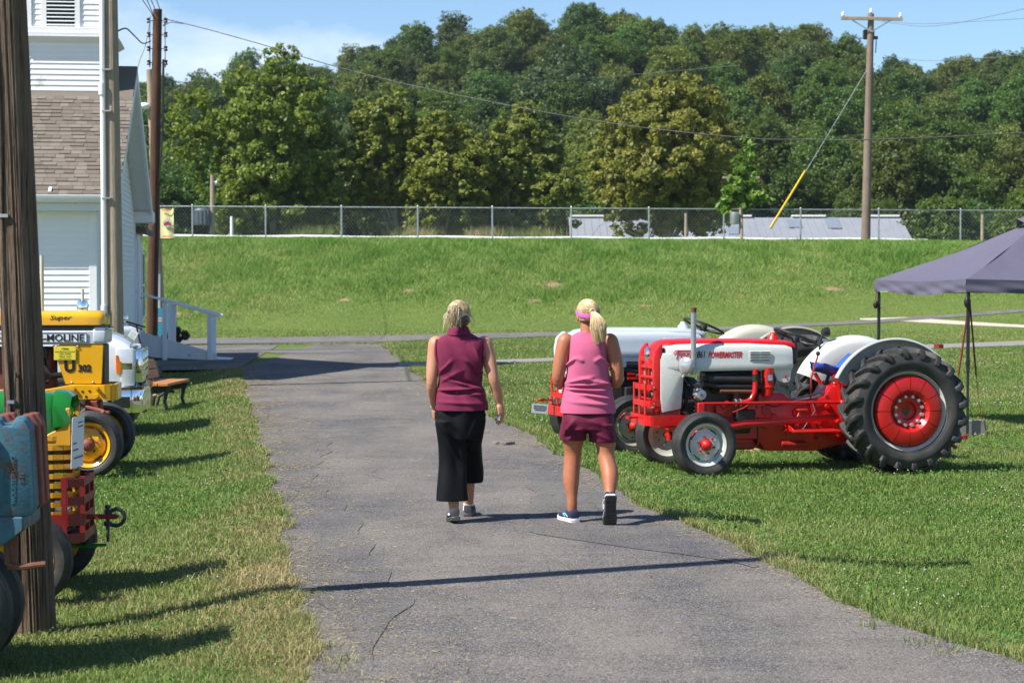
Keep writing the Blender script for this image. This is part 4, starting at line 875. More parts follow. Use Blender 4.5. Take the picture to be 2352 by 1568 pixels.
# ================================================================ the two tractors on the right
def utility_tractor(root, pal, main=True, ft=.65, gd=0.0):
    c = pal; Rr = .640
    H_ = obj   # shorthand
    # body
    mb = MB(); mb.prism([(1.36, .30), (1.28, .21), (.75, .20), (.30, .30), (.12, .42), (.12, .86), (.58, .87), (.64, .76), (1.0, .71), (1.08, .80), (1.36, .80)], -.185, .185); tr = obj('transmission', mb, M[c['body']], root, bevel=.02, seg=2)
    mb = MB(); mb.cyl((0, -.52, Rr), (0, .52, Rr), .105, n=18); mb.box((.0, 0, Rr), (.46, .5, .44)); obj('rear_axle', mb, M[c['body']], root, bevel=.02)
    for (x, z, a) in ((.95, .60, .05), (.72, .5, .04), (.62, .66, .035), (1.2, .55, .045), (.5, .5, .03)): mb = MB(); mb.cyl((x, .18, z), (x, .215, z), a, a*.8, n=12); obj('cover_plate', mb, M[c['body']], root, bevel=.004)
    for (x, z) in ((1.3, .72), (1.3, .34), (.9, .25), (.66, .80), (.5, .35), (1.05, .36), (.42, .8)): mb = MB(); mb.cyl((x, .185, z), (x, .20, z), .014, n=6); obj('bolt', mb, M[c['body']], root)
    mb = MB(); mb.prism([(.66, .40), (.80, .74), (.84, .74), (.72, .40)], .186, .21); mb.prism([(.42, .42), (.44, .84), (.49, .84), (.47, .42)], .186, .215); obj('casting_rib', mb, M[c['body']], root, bevel=.006)
    mb = MB(); mb.box((1.62, 0, .52), (.62, .34, .40)); mb.box((1.64, 0, .34), (.5, .28, .12)); obj('engine_block', mb, M[c['engine']], root, bevel=.02)
    mb = MB(); mb.box((1.62, 0, .80), (.64, .30, .20)); mb.box((1.60, 0, .96), (.60, .22, .12)); obj('engine_head', mb, M['iron2'], root, bevel=.015)
    for i in range(4): mb = MB(); mb.tube([(1.38 + .15*i, .16, .82), (1.39 + .15*i, .22, .85), (1.40 + .14*i, .25, .87)], .022, 8); obj('exhaust_port', mb, M['iron'], root)
    mb = MB(); mb.tube([(1.92, .24, .955), (1.38, .24, .945)], .048, 12); mb.tube([(1.97, .24, .955), (1.36, .24, .945)], .025, 10); obj('muffler', mb, M['iron'], root)
    mb = MB(); mb.tube([(1.97, .23, .90), (1.80, .25, .875), (1.35, .25, .87)], .032, 10); obj('manifold', mb, M['iron2'], root)
    mb = MB(); mb.tube([(1.80, .26, .83), (1.45, .26, .825)], .022, 8); mb.tube([(1.62, .25, .82), (1.62, .2, .72)], .025, 8); obj('heat_shield', mb, M['rust'], root)
    mb = MB(); mb.lathe([(.01, 0), (.05, 0), (.055, .02), (.055, .09), (.04, .12), (.01, .12)], (2.02, .20, .80), 'Y', 20); mb.lathe([(.01, .12), (.045, .125), (.05, .13), (.045, .14), (.05, .15), (.01, .155)], (2.02, .20, .80), 'Y', 20); obj('alternator', mb, M['silver'], root)
    for i in range(10): a = 2*math.pi*i/10; mb = MB(); mb.box((2.02 + .057*math.cos(a), .255, .80 + .057*math.sin(a)), (.012, .06, .012), rot=(0, -a, 0)); obj('alternator_fin', mb, M['silver'], root)
    mb = MB(); mb.lathe([(.16, 2.10), (.17, 2.11), (.17, 2.13), (.16, 2.14)], (0, 0, .78), 'X', 24); mb.box((2.12, 0, .78), (.01, .26, .05)); mb.box((2.12, 0, .78), (.01, .05, .26)); obj('fan', mb, M['iron'], root)
    mb = MB(); mb.tube([(2.06, .22, .75), (2.12, .1, .92), (2.12, -.02, .86)], .01, 6); mb.tube([(2.06, .26, .84), (2.12, .12, .98)], .01, 6); obj('fan_belt', mb, M['ink'], root)
    mb = MB(); mb.box((1.78, .2, .64), (.10, .1, .09)); mb.cyl((1.70, .23, .72), (1.78, .25, .66), .03, n=10); mb.cyl((1.82, .24, .60), (1.82, .24, .72), .012, n=6); obj('carburettor', mb, M[c['engine']], root, bevel=.01)
    mb = MB(); mb.cyl((1.66, .27, .71), (1.58, .28, .712), .036, n=14); obj('hose_coupling', mb, M['ink'], root)
    if main:
        mb = MB(); mb.tube([(1.62, .28, .712), (1.53, .285, .715), (1.475, .29, .745), (1.44, .29, .81), (1.432, .29, .90), (1.435, .29, 1.05)], .028, 12); obj('intake_pipe', mb, M['red'], root)
        for x, z in ((1.64, .711), (1.59, .712)): mb = MB(); mb.cyl((x - .006, .275, z), (x + .006, .275, z), .040, n=14); obj('hose_clamp', mb, M['silver'], root)
        mb = MB(); mb.cyl((1.434, .29, .93), (1.434, .29, 1.0), .034, n=14); obj('hose_coupling', mb, M['ink'], root)
        mb = MB(); mb.lathe([(.01, .775), (.048, .775), (.054, .79), (.054, .855), (.066, .862), (.066, .875), (.058, .88), (.060, 1.06), (.01, 1.06)], (1.285, .25, 0), 'Z', 24); fl = obj('air_cleaner', mb, M['red'], root)
        mb = MB(); mb.box((1.285, .312, .965), (.065, .006, .07)); obj('sticker', mb, mat('navy_sticker', (.03, .05, .12), .4), fl)
        mb = MB()
        for i in range(5): mb.box((1.285, .316, .985 - .012*i), (.05, .003, .004))
        obj('lettering', mb, M['plate'], fl)
        mb = MB(); mb.tube([(1.50, .30, .70), (1.56, .31, .66), (1.72, .30, .60)], .008, 6); obj('fuel_line', mb, M['red_dull'], root)
        mb = MB(); mb.cyl((1.86, .22, .56), (1.80, .26, .56), .045, n=14); obj('oil_filter', mb, mat('blue_filter', (.02, .05, .35), .4), root)
        mb = MB(); mb.box((1.52, .22, .58), (.2, .1, .12)); obj('battery_box', mb, M['ink'], root, bevel=.01)
        mb = MB(); mb.prism([(1.50, .70), (1.32, .70), (1.24, .60), (1.24, .55), (1.50, .55)], .19, .24); obj('bracket', mb, M['red'], root, bevel=.008)
        for x in (1.40, 1.34): mb = MB(); mb.cyl((x, .235, .66), (x, .245, .66), .012, n=10); obj('bracket_hole', mb, M['ink'], root)
    # hood
    hm, tm = M[c['hood']], M[c['top']]
    def sec(x, w_, zt, zb, k=0): return [Vector((x, -w_, zb)), Vector((x, -w_ - .012, zb + .03)), Vector((x, -w_ - .004, zb + .07)), Vector((x, -w_, zt - .12)), Vector((x, -w_*.97, zt - .055)), Vector((x, -w_*.86, zt - .018)), Vector((x, -w_*.5, zt)), Vector((x, w_*.5, zt)), Vector((x, w_*.86, zt - .018)), Vector((x, w_*.97, zt - .055)), Vector((x, w_, zt - .12)), Vector((x, w_ + .004, zb + .07)), Vector((x, w_ + .012, zb + .03)), Vector((x, w_, zb))]
    mb = MB(); mb.loft([sec(1.02, .255, 1.285, 1.05), sec(1.10, .275, 1.305, 1.045), sec(1.5, .29, 1.325, 1.04), sec(2.0, .29, 1.325, 1.035), sec(2.25, .285, 1.32, 1.035), sec(2.42, .275, 1.30, 1.04)]); hd = obj('hood', mb, hm, root, ang=50)
    mb = MB(); rings = []
    for x, w_, z, th in ((.97, .20, 1.318, .06), (1.02, .225, 1.335, .06), (1.3, .235, 1.352, .05), (2.0, .235, 1.358, .05), (2.3, .235, 1.352, .06), (2.42, .225, 1.335, .10), (2.50, .205, 1.30, .14), (2.555, .17, 1.245, .14), (2.585, .11, 1.18, .10), (2.595, .05, 1.13, .06)):
        rings.append([Vector((x, w_*math.cos(R(a)), z - th + th*math.sin(R(a))**.6 if a <= 180 else z - th)) for a in range(0, 181, 15)] + [Vector((x, -w_*.9, z - th - .005)), Vector((x, w_*.9, z - th - .005))])
    mb.loft(rings); obj('hood_top', mb, tm, root, ang=60)
    mb = MB(); mb.lathe([(.075, -.05), (.06, .01), (.035, .035), (.03, .055), (.001, .06)], (1.14, 0, 1.355), 'Z', 18); obj('fuel_cap_dome', mb, tm, root)
    for s in (1, -1):
        mb = MB(); mb.prism([(2.46, 1.22), (2.15, 1.20), (2.15, 1.06), (2.185, 1.02), (2.215, .66), (2.47, .62), (2.50, .72), (2.50, 1.15)], s*.262, s*.288); obj('nose_panel', mb, hm, root, bevel=.008, seg=2)
        mb = MB(); mb.prism([(1.24, 1.05), (1.03, 1.05), (1.05, .915), (1.12, .905), (1.185, .93)], s*.24, s*.262); obj('cowl_side', mb, hm, root, bevel=.006)
        mb = MB(); mb.box((1.385, s*.291, 1.18), (.235, .008, .105)); vn = obj('vent', mb, hm, root, bevel=.006)
        for i in range(7):
            for xx in (1.438, 1.332): mb = MB(); mb.box((xx, s*.2965, 1.14 + i*.0135), (.095, .006, .006)); obj('vent_slat', mb, M['alu_slat'] if i % 2 else M['iron'], vn)
    # nose with grille
    mb = MB(); mb.box((2.44, 0, .95), (.06, .50, .62)); obj('radiator', mb, M['ink'], root)
    gm = M[c['grille']]
    for s in (1, -1):
        mb = MB(); mb.prism([(2.46, .62), (2.575, .62), (2.60, .9), (2.61, 1.12), (2.585, 1.24), (2.50, 1.31), (2.46, 1.31)], s*.215, s*.282); obj('grille_side', mb, gm, root, bevel=.02, seg=2)
    grl = obj('grille', MB().box((2.565, 0, 1.145), (.05, .44, .05)).box((2.565, 0, .64), (.05, .44, .05)).box((2.57, -.05, .9), (.035, .02, .5)).box((2.57, .05, .9), (.035, .02, .5)), gm, root, bevel=.006)
    for z in (.75, .86, .97, 1.07): mb = MB(); mb.box((2.575, 0, z), (.035, .44, .028)); obj('grille_bar', mb, gm, grl, bevel=.005)
    for i in range(15): mb = MB(); mb.box((2.535, -.20 + i*.0285, .89), (.02, .013, .5)); obj('grille_slat', mb, M['alu_slat'], grl)
    mb = MB(); mb.lathe([(.075, 2.56), (.08, 2.585), (.055, 2.61), (.001, 2.62)], (0, 0, 1.20), 'X', 20); obj('emblem', mb, M['chrome'], root)
    mb = MB(); mb.box((2.35, 0, .56), (.30, .46, .20)); obj('front_bolster', mb, M[c['guard']], root, bevel=.02, seg=2)
    # bumper guard
    def band(z, ht, xf, hw, xb):
        pts = []; r = .10
        pts += [(xb, hw), (xf - r, hw)] + [(xf - r + r*math.sin(R(a)), hw - r + r*math.cos(R(a))) for a in (22, 45, 67)] + [(xf, hw - r)]
        pts = pts + [(x, -y) for x, y in pts[::-1]]; m = MB(); q = []
        for x, y in pts: q.append(Vector((x, y, 0)))
        for i in range(len(q) - 1): m.bar(q[i] + Vector((0, 0, z)), q[i+1] + Vector((0, 0, z)), .014, ht)
        return m
    for z, ht, xf, hw, xb in ((.875, .055, 2.70, .27, 2.50), (.715, .06, 2.715, .28, 2.42), (.545, .105, 2.73, .33, 2.15)): obj('guard_band', band(z + gd, ht, xf + gd*.5, hw, xb), M[c['guard']], root)
    for y in (-.2, -.0, .2): mb = MB(); mb.box((2.705 + gd*.5, y, .70 + gd), (.014, .045, .42)); obj('guard_strap', mb, M[c['guard']], root)
    for z in (.875, .715):
        mb = MB(); mb.cyl((2.60 + gd, .27, z + gd), (2.60 + gd, .288, z + gd), .011, n=8); obj('guard_bolt', mb, M['silver'], root)
    mb = MB(); mb.box((2.80, 0, .56), (.16, .05, .022)); mb.lathe([(.02, -.012), (.04, -.012), (.04, .012), (.02, .012)], (2.88, 0, .56), 'Z', 14, closed=True); obj('hitch_tongue', mb, M[c['guard']], root)
    # front axle and steering
    mb = MB(); mb.bar((2.09, -ft + .12, .42), (2.09, ft - .12, .42), .10, .075); mb.box((2.12, 0, .46), (.16, .2, .12)); obj('front_axle', mb, M[c['guard']], root, bevel=.012)
    for s in (1, -1):
        mb = MB(); mb.cyl((2.09, s*(ft - .13), .56), (2.09, s*(ft - .13), .28), .034, n=12); mb.cyl((2.09, s*(ft - .13), .325), (2.09, s*(ft + .02), .325), .03, n=12); obj('spindle', mb, M[c['guard']], root)
        mb = MB(); mb.tube([(2.07, s*(ft - .16), .72), (1.2, s*.40, .715), (.50, s*.30, .70)], .014, 8); mb.ball((.50, s*.30, .70), .03, 10, 8); obj('tie_rod', mb, M[c['body']], root)
        mb = MB(); mb.box((2.08, s*(ft - .14), .66), (.07, .05, .14)); obj('steering_arm', mb, M[c['body']], root, bevel=.008)
        mb = MB(); mb.tube([(2.07, s*(ft - .2), .44), (1.6, s*.40, .50), (.55, s*.28, .555)], [.020, .032, .024], 10, sq=1.3); obj('radius_rod', mb, M[c['body']], root)
        mb = MB(); mb.box((.84, s*.36, .425), (.52, .30, .02)); mb.bar((1.10, s*.5, .43), (1.10, s*.2, .50), .02, .04); obj('foot_plate', mb, M[c['body']], root, bevel=.005)
        mb = MB(); mb.tube([(.50, s*.26, .68), (.52, s*.27, .88), (.58, s*.27, .98)], .022, 8); obj('linkage_arm', mb, M[c['body']], root)
        front_wheel(root, (2.09, s*ft, .326), s, .326, .175, .208, M[c['rim']], M[c['disc']], M[c['hub']], steer=R(2))
        fender(root, s, .03, .655, .712, .40, .56, M[c['fender']], 26, 150)
    rear_wheel(root, (0, .68, Rr), 1, Rr, .40, .40, M[c['rim']], M['red'] if main else M[c['disc']], 12 if main else None)
    rear_wheel(root, (0, -.68, Rr), -1, Rr, .40, .40, M[c['rim']], M[c['disc']], None, ph=.1)
    steering(root, Vector((.89, 0, 1.36)), R(-22), .235, (1.12, 0, 1.15))
    mb = MB(); mb.box((1.0, 0, 1.20), (.14, .36, .22)); obj('dash', mb, M['ink'] if main else M[c['fender']], root, bevel=.03, seg=2)
    seat(root, (.50, 0, 1.02), M[c['seat']])
    mb = MB(); mb.box((.3, 0, .86), (.5, .34, .10)); mb.cyl((.42, .0, .86), (.42, .0, .95), .05); obj('hydraulic_cover', mb, M[c['body']], root, bevel=.02)
    mb = MB(); mb.tube([(.80, .19, .72), (.80, .2, .94), (.725, .2, 1.19)], .009, 6); lv = obj('lever', mb, M['red_dull'], root); mb = MB(); mb.ball((.725, .2, 1.20), .024, 10, 6); obj('knob', mb, M['ink'], lv)
    mb = MB(); mb.box((-.65, 0, .30), (.6, .08, .025)); mb.lathe([(.02, -.02), (.045, -.02), (.045, .02), (.02, .02)], (-.98, 0, .30), 'Z', 14, closed=True); mb.bar((-.45, .35, .42), (-.72, .38, .22), .05, .03); mb.bar((-.45, -.35, .42), (-.72, -.38, .22), .05, .03); obj('drawbar', mb, M['red_dull'], root)
    return root
def pull_nose(root, x0=2.3, k=.66):             # the nose is short: ease everything ahead of x0 back
    for o in root.children:
        if o.type == 'MESH' and o.location.length < 1e-6 and o.name.split('.')[0] not in ('headlight',):
            for q in [o] + list(o.children):
                if q.type == 'MESH' and q.data.users == 1:
                    for v in q.data.vertices:
                        if v.co.x > x0: v.co.x = x0 + (v.co.x - x0)*k
FORD = thing('red_tractor', 'red and pale gray vintage tractor with red wheel weights on the lawn', 'tractor', (3.80, 20.855, -.12), R(192.5))
utility_tractor(FORD, dict(body='red', engine='red', hood='gray_white', top='red', grille='red', guard='red', rim='gray_white', disc='gray_white', hub='red', fender='gray_white', seat='seat_blue'))
pull_nose(FORD)
for a_, b_, r_, m_ in (((1.18, .24, .50), (1.02, .26, .50), .035, 'red'), ((1.30, .21, .62), (1.30, .25, .62), .05, 'red_dull'), ((1.12, .20, .28), (.86, .21, .27), .03, 'red_dull'), ((1.46, .19, .44), (1.70, .19, .44), .045, 'iron'), ((.74, .2, .33), (.74, .30, .33), .02, 'red')):
    mb = MB(); mb.cyl(a_, b_, r_, n=14); obj('housing_boss', mb, M[m_], FORD, bevel=.004)
for pts in ([(1.36, .21, .72), (1.2, .235, .66), (.98, .225, .74), (.7, .215, .80)], [(1.0, .23, .40), (.9, .26, .44), (.78, .27, .62), (.8, .22, .72)], [(1.9, .2, .60), (1.7, .24, .56), (1.45, .23, .52), (1.3, .22, .44)], [(1.95, .21, .93), (1.86, .27, 1.0), (1.6, .26, 1.015), (1.4, .22, 1.0)]):
    mb = MB(); mb.tube(pts, .007, 6); obj('fuel_line', mb, M['iron'], FORD)
mb = MB(); mb.prism([(1.02, .45), (.95, .62), (.90, .62), (.96, .45)], .24, .27); mb.box((.925, .28, .63), (.10, .09, .02)); obj('brake_pedal', mb, M['red_dull'], FORD, bevel=.004)
for i in range(9): mb = MB(); x_ = 1.30 - i*.12; mb.cyl((x_, .18, .245), (x_, .198, .245), .013, n=6); obj('bolt', mb, M['red_dull'], FORD)
mb = MB(); mb.box((1.62, 0, .27), (.5, .26, .10)); obj('oil_sump', mb, M['red_dull'], FORD, bevel=.02)
mb = MB(); mb.box((1.36, 0, .52), (.02, .375, .50)); obj('bell_flange', mb, M['red_dull'], FORD, bevel=.005)
def MF(x, z, y=.302): return frame((x, y, z), (-1, 0, 0), (0, 0, 1))
lettering('861', .098, M['ink'], FORD, MF(2.055, 1.168, .2915), shear=.25, bold=.002, sx=.62)
lettering('POWERMASTER', .086, M['ink_red'], FORD, MF(1.935, 1.168, .2915), shear=.28, bold=.0025, sx=.585)
lettering('Ford', .12, M['ink_red'], FORD, MF(2.275, 1.16, .290), shear=.35, bold=.002, sx=.8)
mb = MB(); mb.tube([(2.30, .289, 1.215), (2.27, .288, 1.243), (2.20, .288, 1.241), (2.10, .288, 1.243)], .006, 5); obj('lettering', mb, M['ink_red'], FORD)
lettering('Ford', .13, M['ink_red'], FORD, frame((.30, -.452, 1.18), (-1, 0, 0), (0, 0, 1)), shear=.35, bold=.002)
mb = MB(); mb.tube([(.33, -.45, 1.255), (.30, -.45, 1.28), (.2, -.45, 1.276), (.08, -.45, 1.28)], .006, 5); obj('lettering', mb, M['ink_red'], FORD)
mb = MB(); mb.tube([(2.098, .32, 1.0), (2.098, .32, 1.66)], .0275, 16); mb.box((2.098, .29, 1.03), (.09, .1, .03)); ex = obj('exhaust_stack', mb, M['steel_gray'], FORD)
mb = MB(); mb.cyl((2.098, .32, 1.625), (2.098, .32, 1.665), .0295, n=16); mb.cyl((2.098, .32, 1.66), (2.098, .32, 1.675), .034, n=16); obj('stack_cap', mb, M['rust'], ex)
for s in (1, -1):
    T = Matrix.Translation((2.205, s*.42, 1.10)) @ Matrix.Rotation(R(30*s), 4, 'Z')
    mb = MB(); mb.lathe([(.001, -.085), (.04, -.08), (.068, -.05), (.082, -.01), (.086, .02), (.082, .03)], ax='X', n=24, M=T); mb.cyl((2.2, s*.42, 1.02), (2.2, s*.30, .98), .014, M=None); hl_ = obj('headlight', mb, M['gray_white'], FORD)
    mb = MB(); mb.lathe([(.080, .028), (.06, .045), (.001, .055)], ax='X', n=24, M=T); obj('lens', mb, M['glass'], hl_)
mb = MB(); mb.lathe([(.001, -.045), (.035, -.04), (.052, .0), (.055, .02), (.001, .025)], ax='X', n=20, M=Matrix.Translation((.36, -.52, 1.40)) @ Matrix.Rotation(R(195), 4, 'Z')); mb.tube([(.40, -.52, 1.36), (.44, -.5, 1.28), (.44, -.48, 1.2)], .012, 6); obj('work_lamp', mb, M['ink'], FORD)
mb = MB(); mb.cyl((1.10, .262, .97), (1.10, .275, .97), .013, n=10); obj('button', mb, M['red'], FORD)
mb = MB(); mb.tube([(.36, .14, 1.05), (.42, .17, 1.03), (.52, .13, 1.02)], .004, 5); obj('seat_piping', mb, M['plate'], FORD)
mb = MB(); mb.box((-.42, .6, 1.28), (.05, .12, .04)); obj('reflector', mb, M['darkred'], FORD)

n_ = PZ(1434, 1047, -.12); hd_ = R(197); left = Vector((-math.sin(hd_), math.cos(hd_), 0)); fwd = Vector((math.cos(hd_), math.sin(hd_), 0))
go = n_ - left*.9*1.04 - fwd*2.09*1.04 + Vector((.08, 0, 0))
GRAY = thing('gray_tractor', 'silver gray vintage tractor with cream fenders behind the red one', 'tractor', (go.x, go.y, -.12), hd_); GRAY.scale = (1.04, 1.04, 1.04)
utility_tractor(GRAY, dict(body='iron', engine='iron2', hood='silver_blue', top='silver_blue', grille='silver_blue', guard='red', rim='rust_wheel', disc='rust_wheel', hub='red_dull', fender='cream', seat='black'), False, ft=.9, gd=-.10); pull_nose(GRAY, 2.3, .92)
mb = MB(); mb.prism([(1.15, 1.04), (2.2, 1.04), (2.2, .90), (2.0, .92), (1.2, .95)], .255, .275); obj('side_panel', mb, M['silver_blue'], GRAY, bevel=.008)
for z in (.85, .8): mb = MB(); mb.box((1.8, .25, z), (.2, .04, .03)); obj('spark_cover', mb, M['red'], GRAY)
mb = MB(); mb.cyl((1.55, .25, .60), (1.55, .25, .76), .05, n=14); obj('oil_filter', mb, M['silver'], GRAY)
sp = P(1240, 938, 22.35); sg_ = thing('name_plate', 'worn white metal plate lettered in black hanging from the red guard', 'sign', tuple(sp), R(12))
mb = MB(); mb.box((0, 0, 0), (.185, .004, .105)); obj('plate', mb, M['plate_worn'], sg_, rot=(0, R(5), 0))
for i, s in enumerate(('1955 FORD MODEL 640', 'CHRIS & TERESA BURKE', 'THORNVILLE OHIO')): lettering(s, .0165, M['ink'], sg_, frame((0, -.0035, .022 - i*.022), (1, 0, -.087), (.087, 0, 1)), align='CENTER', bold=.0006, ext=.0006, sx=.86)
mb = MB(); mb.tube([(.08, .01, .05), (.09, .03, .09), (.13, .1, .11)], .003, 5); mb.tube([(-.07, 0, .05), (.02, .03, .10), (.13, .1, .11)], .003, 5); obj('wire', mb, M['iron'], sg_)
ck = PZ(1727, 1036, -.12); ck = thing('wheel_chock', 'small raw wooden wedge on the grass under the red tractor', 'wheel chock', (ck.x, ck.y, -.12), R(-25))
mb = MB(); mb.prism([(-.10, -.01), (.10, -.01), (.10, .02), (-.08, .11), (-.10, .11)], -.04, .04); obj('wedge', mb, mat('raw_wood', (.50, .34, .18), .75, var=.15, vs=14), ck, bevel=.003)
# ================================================================ left row of vehicles (they head right, +x is their nose)
def rear_end(root, pal, xr_, zr, Ro, hood_z):          # the out of frame rear half: wheels, fenders, seat, wheel
    mb = MB(); mb.box((xr_/2 - .5, 0, .62), (abs(xr_), .34, .42)); obj('transmission', mb, M[pal['body']], root, bevel=.03)
    mb = MB(); mb.cyl((xr_, -.6, zr), (xr_, .6, zr), .11, n=14); obj('rear_axle', mb, M[pal['body']], root)
    for s in (1, -1):
        rear_wheel(root, (xr_, s*.78, zr), s, Ro, .36, Ro*.56, M[pal['rim']], M[pal['rim']], None, 20); fender(root, s, xr_, zr, Ro + .09, .48, .60, M[pal['hood']])
    steering(root, Vector((xr_ + .85, 0, hood_z + .08)), R(25), .21, (xr_ + 1.15, 0, hood_z - .2)); seat(root, (xr_ + .25, 0, zr + .42), M['black'])
# ---------------------------------------------------------------- yellow tractor
MMO = (-4.236, 20.371, -.12)
MM = thing('yellow_tractor', 'bright yellow vintage tractor with silver hood band parked behind the pole', 'tractor', MMO, R(6))
mb = MB(); mb.box((-.95, 0, 1.545), (2.1, .56, .17)); 
def mmsec(x, hw, z0, z1, r):
    pts = []
    for s, cx_, cz_, a0 in ((1, hw - r, z1 - r, 0), (-1, -(hw - r), z1 - r, 90)):
        for a in range(0, 91, 15): pts.append(Vector((x, cx_ + r*math.cos(R(a0 + a)), cz_ + r*math.sin(R(a0 + a)))))
    return [Vector((x, hw, z0))] + pts + [Vector((x, -hw, z0))]
mb = MB(); mb.loft([mmsec(-2.0, .28, 1.50, 1.625, .07), mmsec(-.1, .285, 1.50, 1.64, .07), mmsec(.05, .285, 1.50, 1.64, .075), mmsec(.10, .27, 1.50, 1.62, .075), mmsec(.125, .24, 1.50, 1.58, .06)]); obj('hood', mb, M['yellow'], MM, ang=50)
mb = MB(); mb.box((-.94, 0, 1.475), (2.12, .55, .075)); obj('black_band', mb, M['ink'], MM, bevel=.004)
mb = MB(); mb.box((-.95, 0, 1.375), (2.1, .57, .14)); sbn = obj('silver_band', mb, M['silver_blue'], MM, bevel=.012)
mb = MB(); mb.box((.065, 0, 1.385), (.15, .585, .15)); obj('nose_cap', mb, M['silver_blue'], MM, bevel=.03, seg=3)
mb = MB(); mb.box((.08, 0, 1.465), (.15, .59, .025)); obj('nose_trim', mb, M['chrome'], MM, bevel=.01)
mb = MB(); mb.box((-.62, -.290, 1.375), (1.12, .008, .095)); obj('name_panel', mb, M['plate'], MM, bevel=.003)
mb = MB()
for a, b, c_, d in ((-1.18, -.06, 1.418, 1.424), (-1.18, -.06, 1.326, 1.332)): mb.box(((a + b)/2, -.2945, (c_ + d)/2), (b - a, .006, d - c_))
for x in (-1.18, -.06): mb.box((x, -.2945, 1.375), (.006, .006, .098))
obj('name_panel_rim', mb, M['chrome'], MM)
tm_ = text_mesh('MINNEAPOLIS-MOLINE', .095, .002, 0, .002, 1.0); wtx = max(v.co.x for v in tm_.vertices)
for v in tm_.vertices: v.co.x = v.co.x*(1.05/wtx)
tm_.transform(frame((-1.135, -.2955, 1.341), (1, 0, 0), (0, 0, 1))); obj('lettering', tm_, M['ink'], MM)
lettering('Super', .068, M['ink'], MM, frame((-.43, -.2862, 1.555), (1, 0, 0), (0, 0, 1)), shear=.3, ext=.002, sx=1.35, bold=-.0008)
for s in (-1, 1):
    mb = MB(); mb.prism([(-.40, 1.300), (.105, 1.300), (.085, .905), (-.275, .905)], s*.255, s*.28); pnl = obj('side_panel', mb, M['yellow'], MM, bevel=.006)
mb = MB(); mb.box((.06, 0, 1.10), (.10, .5, .40)); obj('front_screen', mb, M['iron'], MM, bevel=.01)
lettering('U', .165, M['ink'], MM, frame((-.285, -.283, 1.035), (1, 0, 0), (0, 0, 1)), bold=.008, sx=.95)
lettering('302', .095, M['ink'], MM, frame((-.148, -.283, 1.035), (1, 0, 0), (0, 0, 1)), bold=.004, sx=.92)
for x, z in ((-.36, 1.285), (-.15, 1.285), (-.21, .925), (.0, .925)): mb = MB(); mb.ball((x, -.285, z), .012, 8, 6); obj('screw', mb, M['silver'], MM)
cdm = thing('name_card', 'yellow exhibitor card fixed to the yellow tractor side', 'card', MMO, R(6))
mb = MB(); mb.box((-.275, -.292, 1.218), (.215, .006, .135)); obj('card', mb, M['yellow_card'], cdm, bevel=.002)
for i, (s, z, sz, sh) in enumerate((('1966', 1.252, .03, 0), ('MINNEAPOLIS-MOLINE', 1.229, .0165, 0), ('U302 SUPER', 1.207, .0195, 0), ('Chad  Ford', 1.182, .022, .3), ('BALTIMORE, OHIO', 1.162, .012, 0))):
    lettering(s, sz, M['ink'] if i == 0 else M['ink_yellow'], cdm, frame((-.275, -.2962, z), (1, 0, 0), (0, 0, 1)), align='CENTER', ext=.0006, shear=sh, sx=1.15 if i else 1.3)
mb = MB(); mb.prism([(-.95, .755), (.12, .755), (.12, .90), (-.20, .905), (-.45, .86), (-.95, .86)], -.335, -.30); mb.prism([(-.95, .755), (.12, .755), (.12, .90), (-.20, .905), (-.45, .86), (-.95, .86)], .30, .335)
fr_ = obj('frame', mb, M['yellow'], MM, bevel=.006)
pts = [(.10, -.318)] + [(.12 + .10*math.sin(R(a)), -.218 - .10*math.cos(R(a))) for a in (0, 30, 60, 90)]; pts += [(x, -y) for x, y in pts[::-1]]; mb = MB()
for p_, q_ in zip(pts[:-1], pts[1:]): mb.bar((p_[0], p_[1], .825), (q_[0], q_[1], .825), .035, .16)
obj('front_bumper', mb, M['yellow'], fr_)
for x, z in ((-.19, .87), (-.19, .79), (.04, .87), (.04, .79)): mb = MB(); mb.cyl((x, -.335, z), (x, -.365, z), .02, n=6); obj('frame_bolt', mb, M['yellow'], fr_)
for x, z in ((-.10, .835), (-.03, .84), (-.065, .785)): mb = MB(); mb.cyl((x, -.333, z), (x, -.339, z), .012, n=10); obj('bolt_hole', mb, M['ink'], fr_)
mb = MB(); mb.box((-.9, 0, 1.05), (1.0, .36, .45)); obj('engine_block', mb, M['rust_red'], MM, bevel=.03)
mb = MB(); mb.tube([(-.30, -.2, 1.0), (-.42, -.22, .99), (-.50, -.2, 1.08), (-.5, -.1, 1.25)], .032, 10); mb.tube([(-.45, -.2, .93), (-.8, -.22, .95)], .025, 8); obj('hose', mb, M['ink'], MM)
for x, z, a in ((-.50, 1.22, .10), (-.62, 1.12, .12), (-.56, 1.02, .06)): mb = MB(); mb.box((x, -.21, z), (a, .08, a)); obj('engine_fitting', mb, M['rust_red'] if a > .1 else M['iron'], MM, bevel=.012)
mb = MB(); mb.bar((0, -.55, .43), (0, .55, .43), .11, .09); mb.box((-.02, 0, .58), (.16, .22, .30)); mb.box((.02, -.3, .62), (.3, .06, .04)); obj('front_axle', mb, M['rust_red'], MM, bevel=.012)
mb = MB(); mb.bar((-.15, -.25, .70), (.12, -.40, .64), .035, .03); mb.bar((.12, -.40, .64), (.05, -.52, .55), .04, .04); obj('steering_arm', mb, M['rust_red'], MM, bevel=.006)
for s in (-1, 1):
    mb = MB(); mb.cyl((0, s*.55, .52), (0, s*.55, .30), .036, n=12); mb.cyl((0, s*.55, .332), (0, s*.72, .332), .032, n=12); obj('spindle', mb, M['rust_red'], MM)
    front_wheel(MM, (0, s*.70, .334), s, .334, .24, .216, M['yellow'], M['yellow'], M['rust_red'], steer=R(-4))
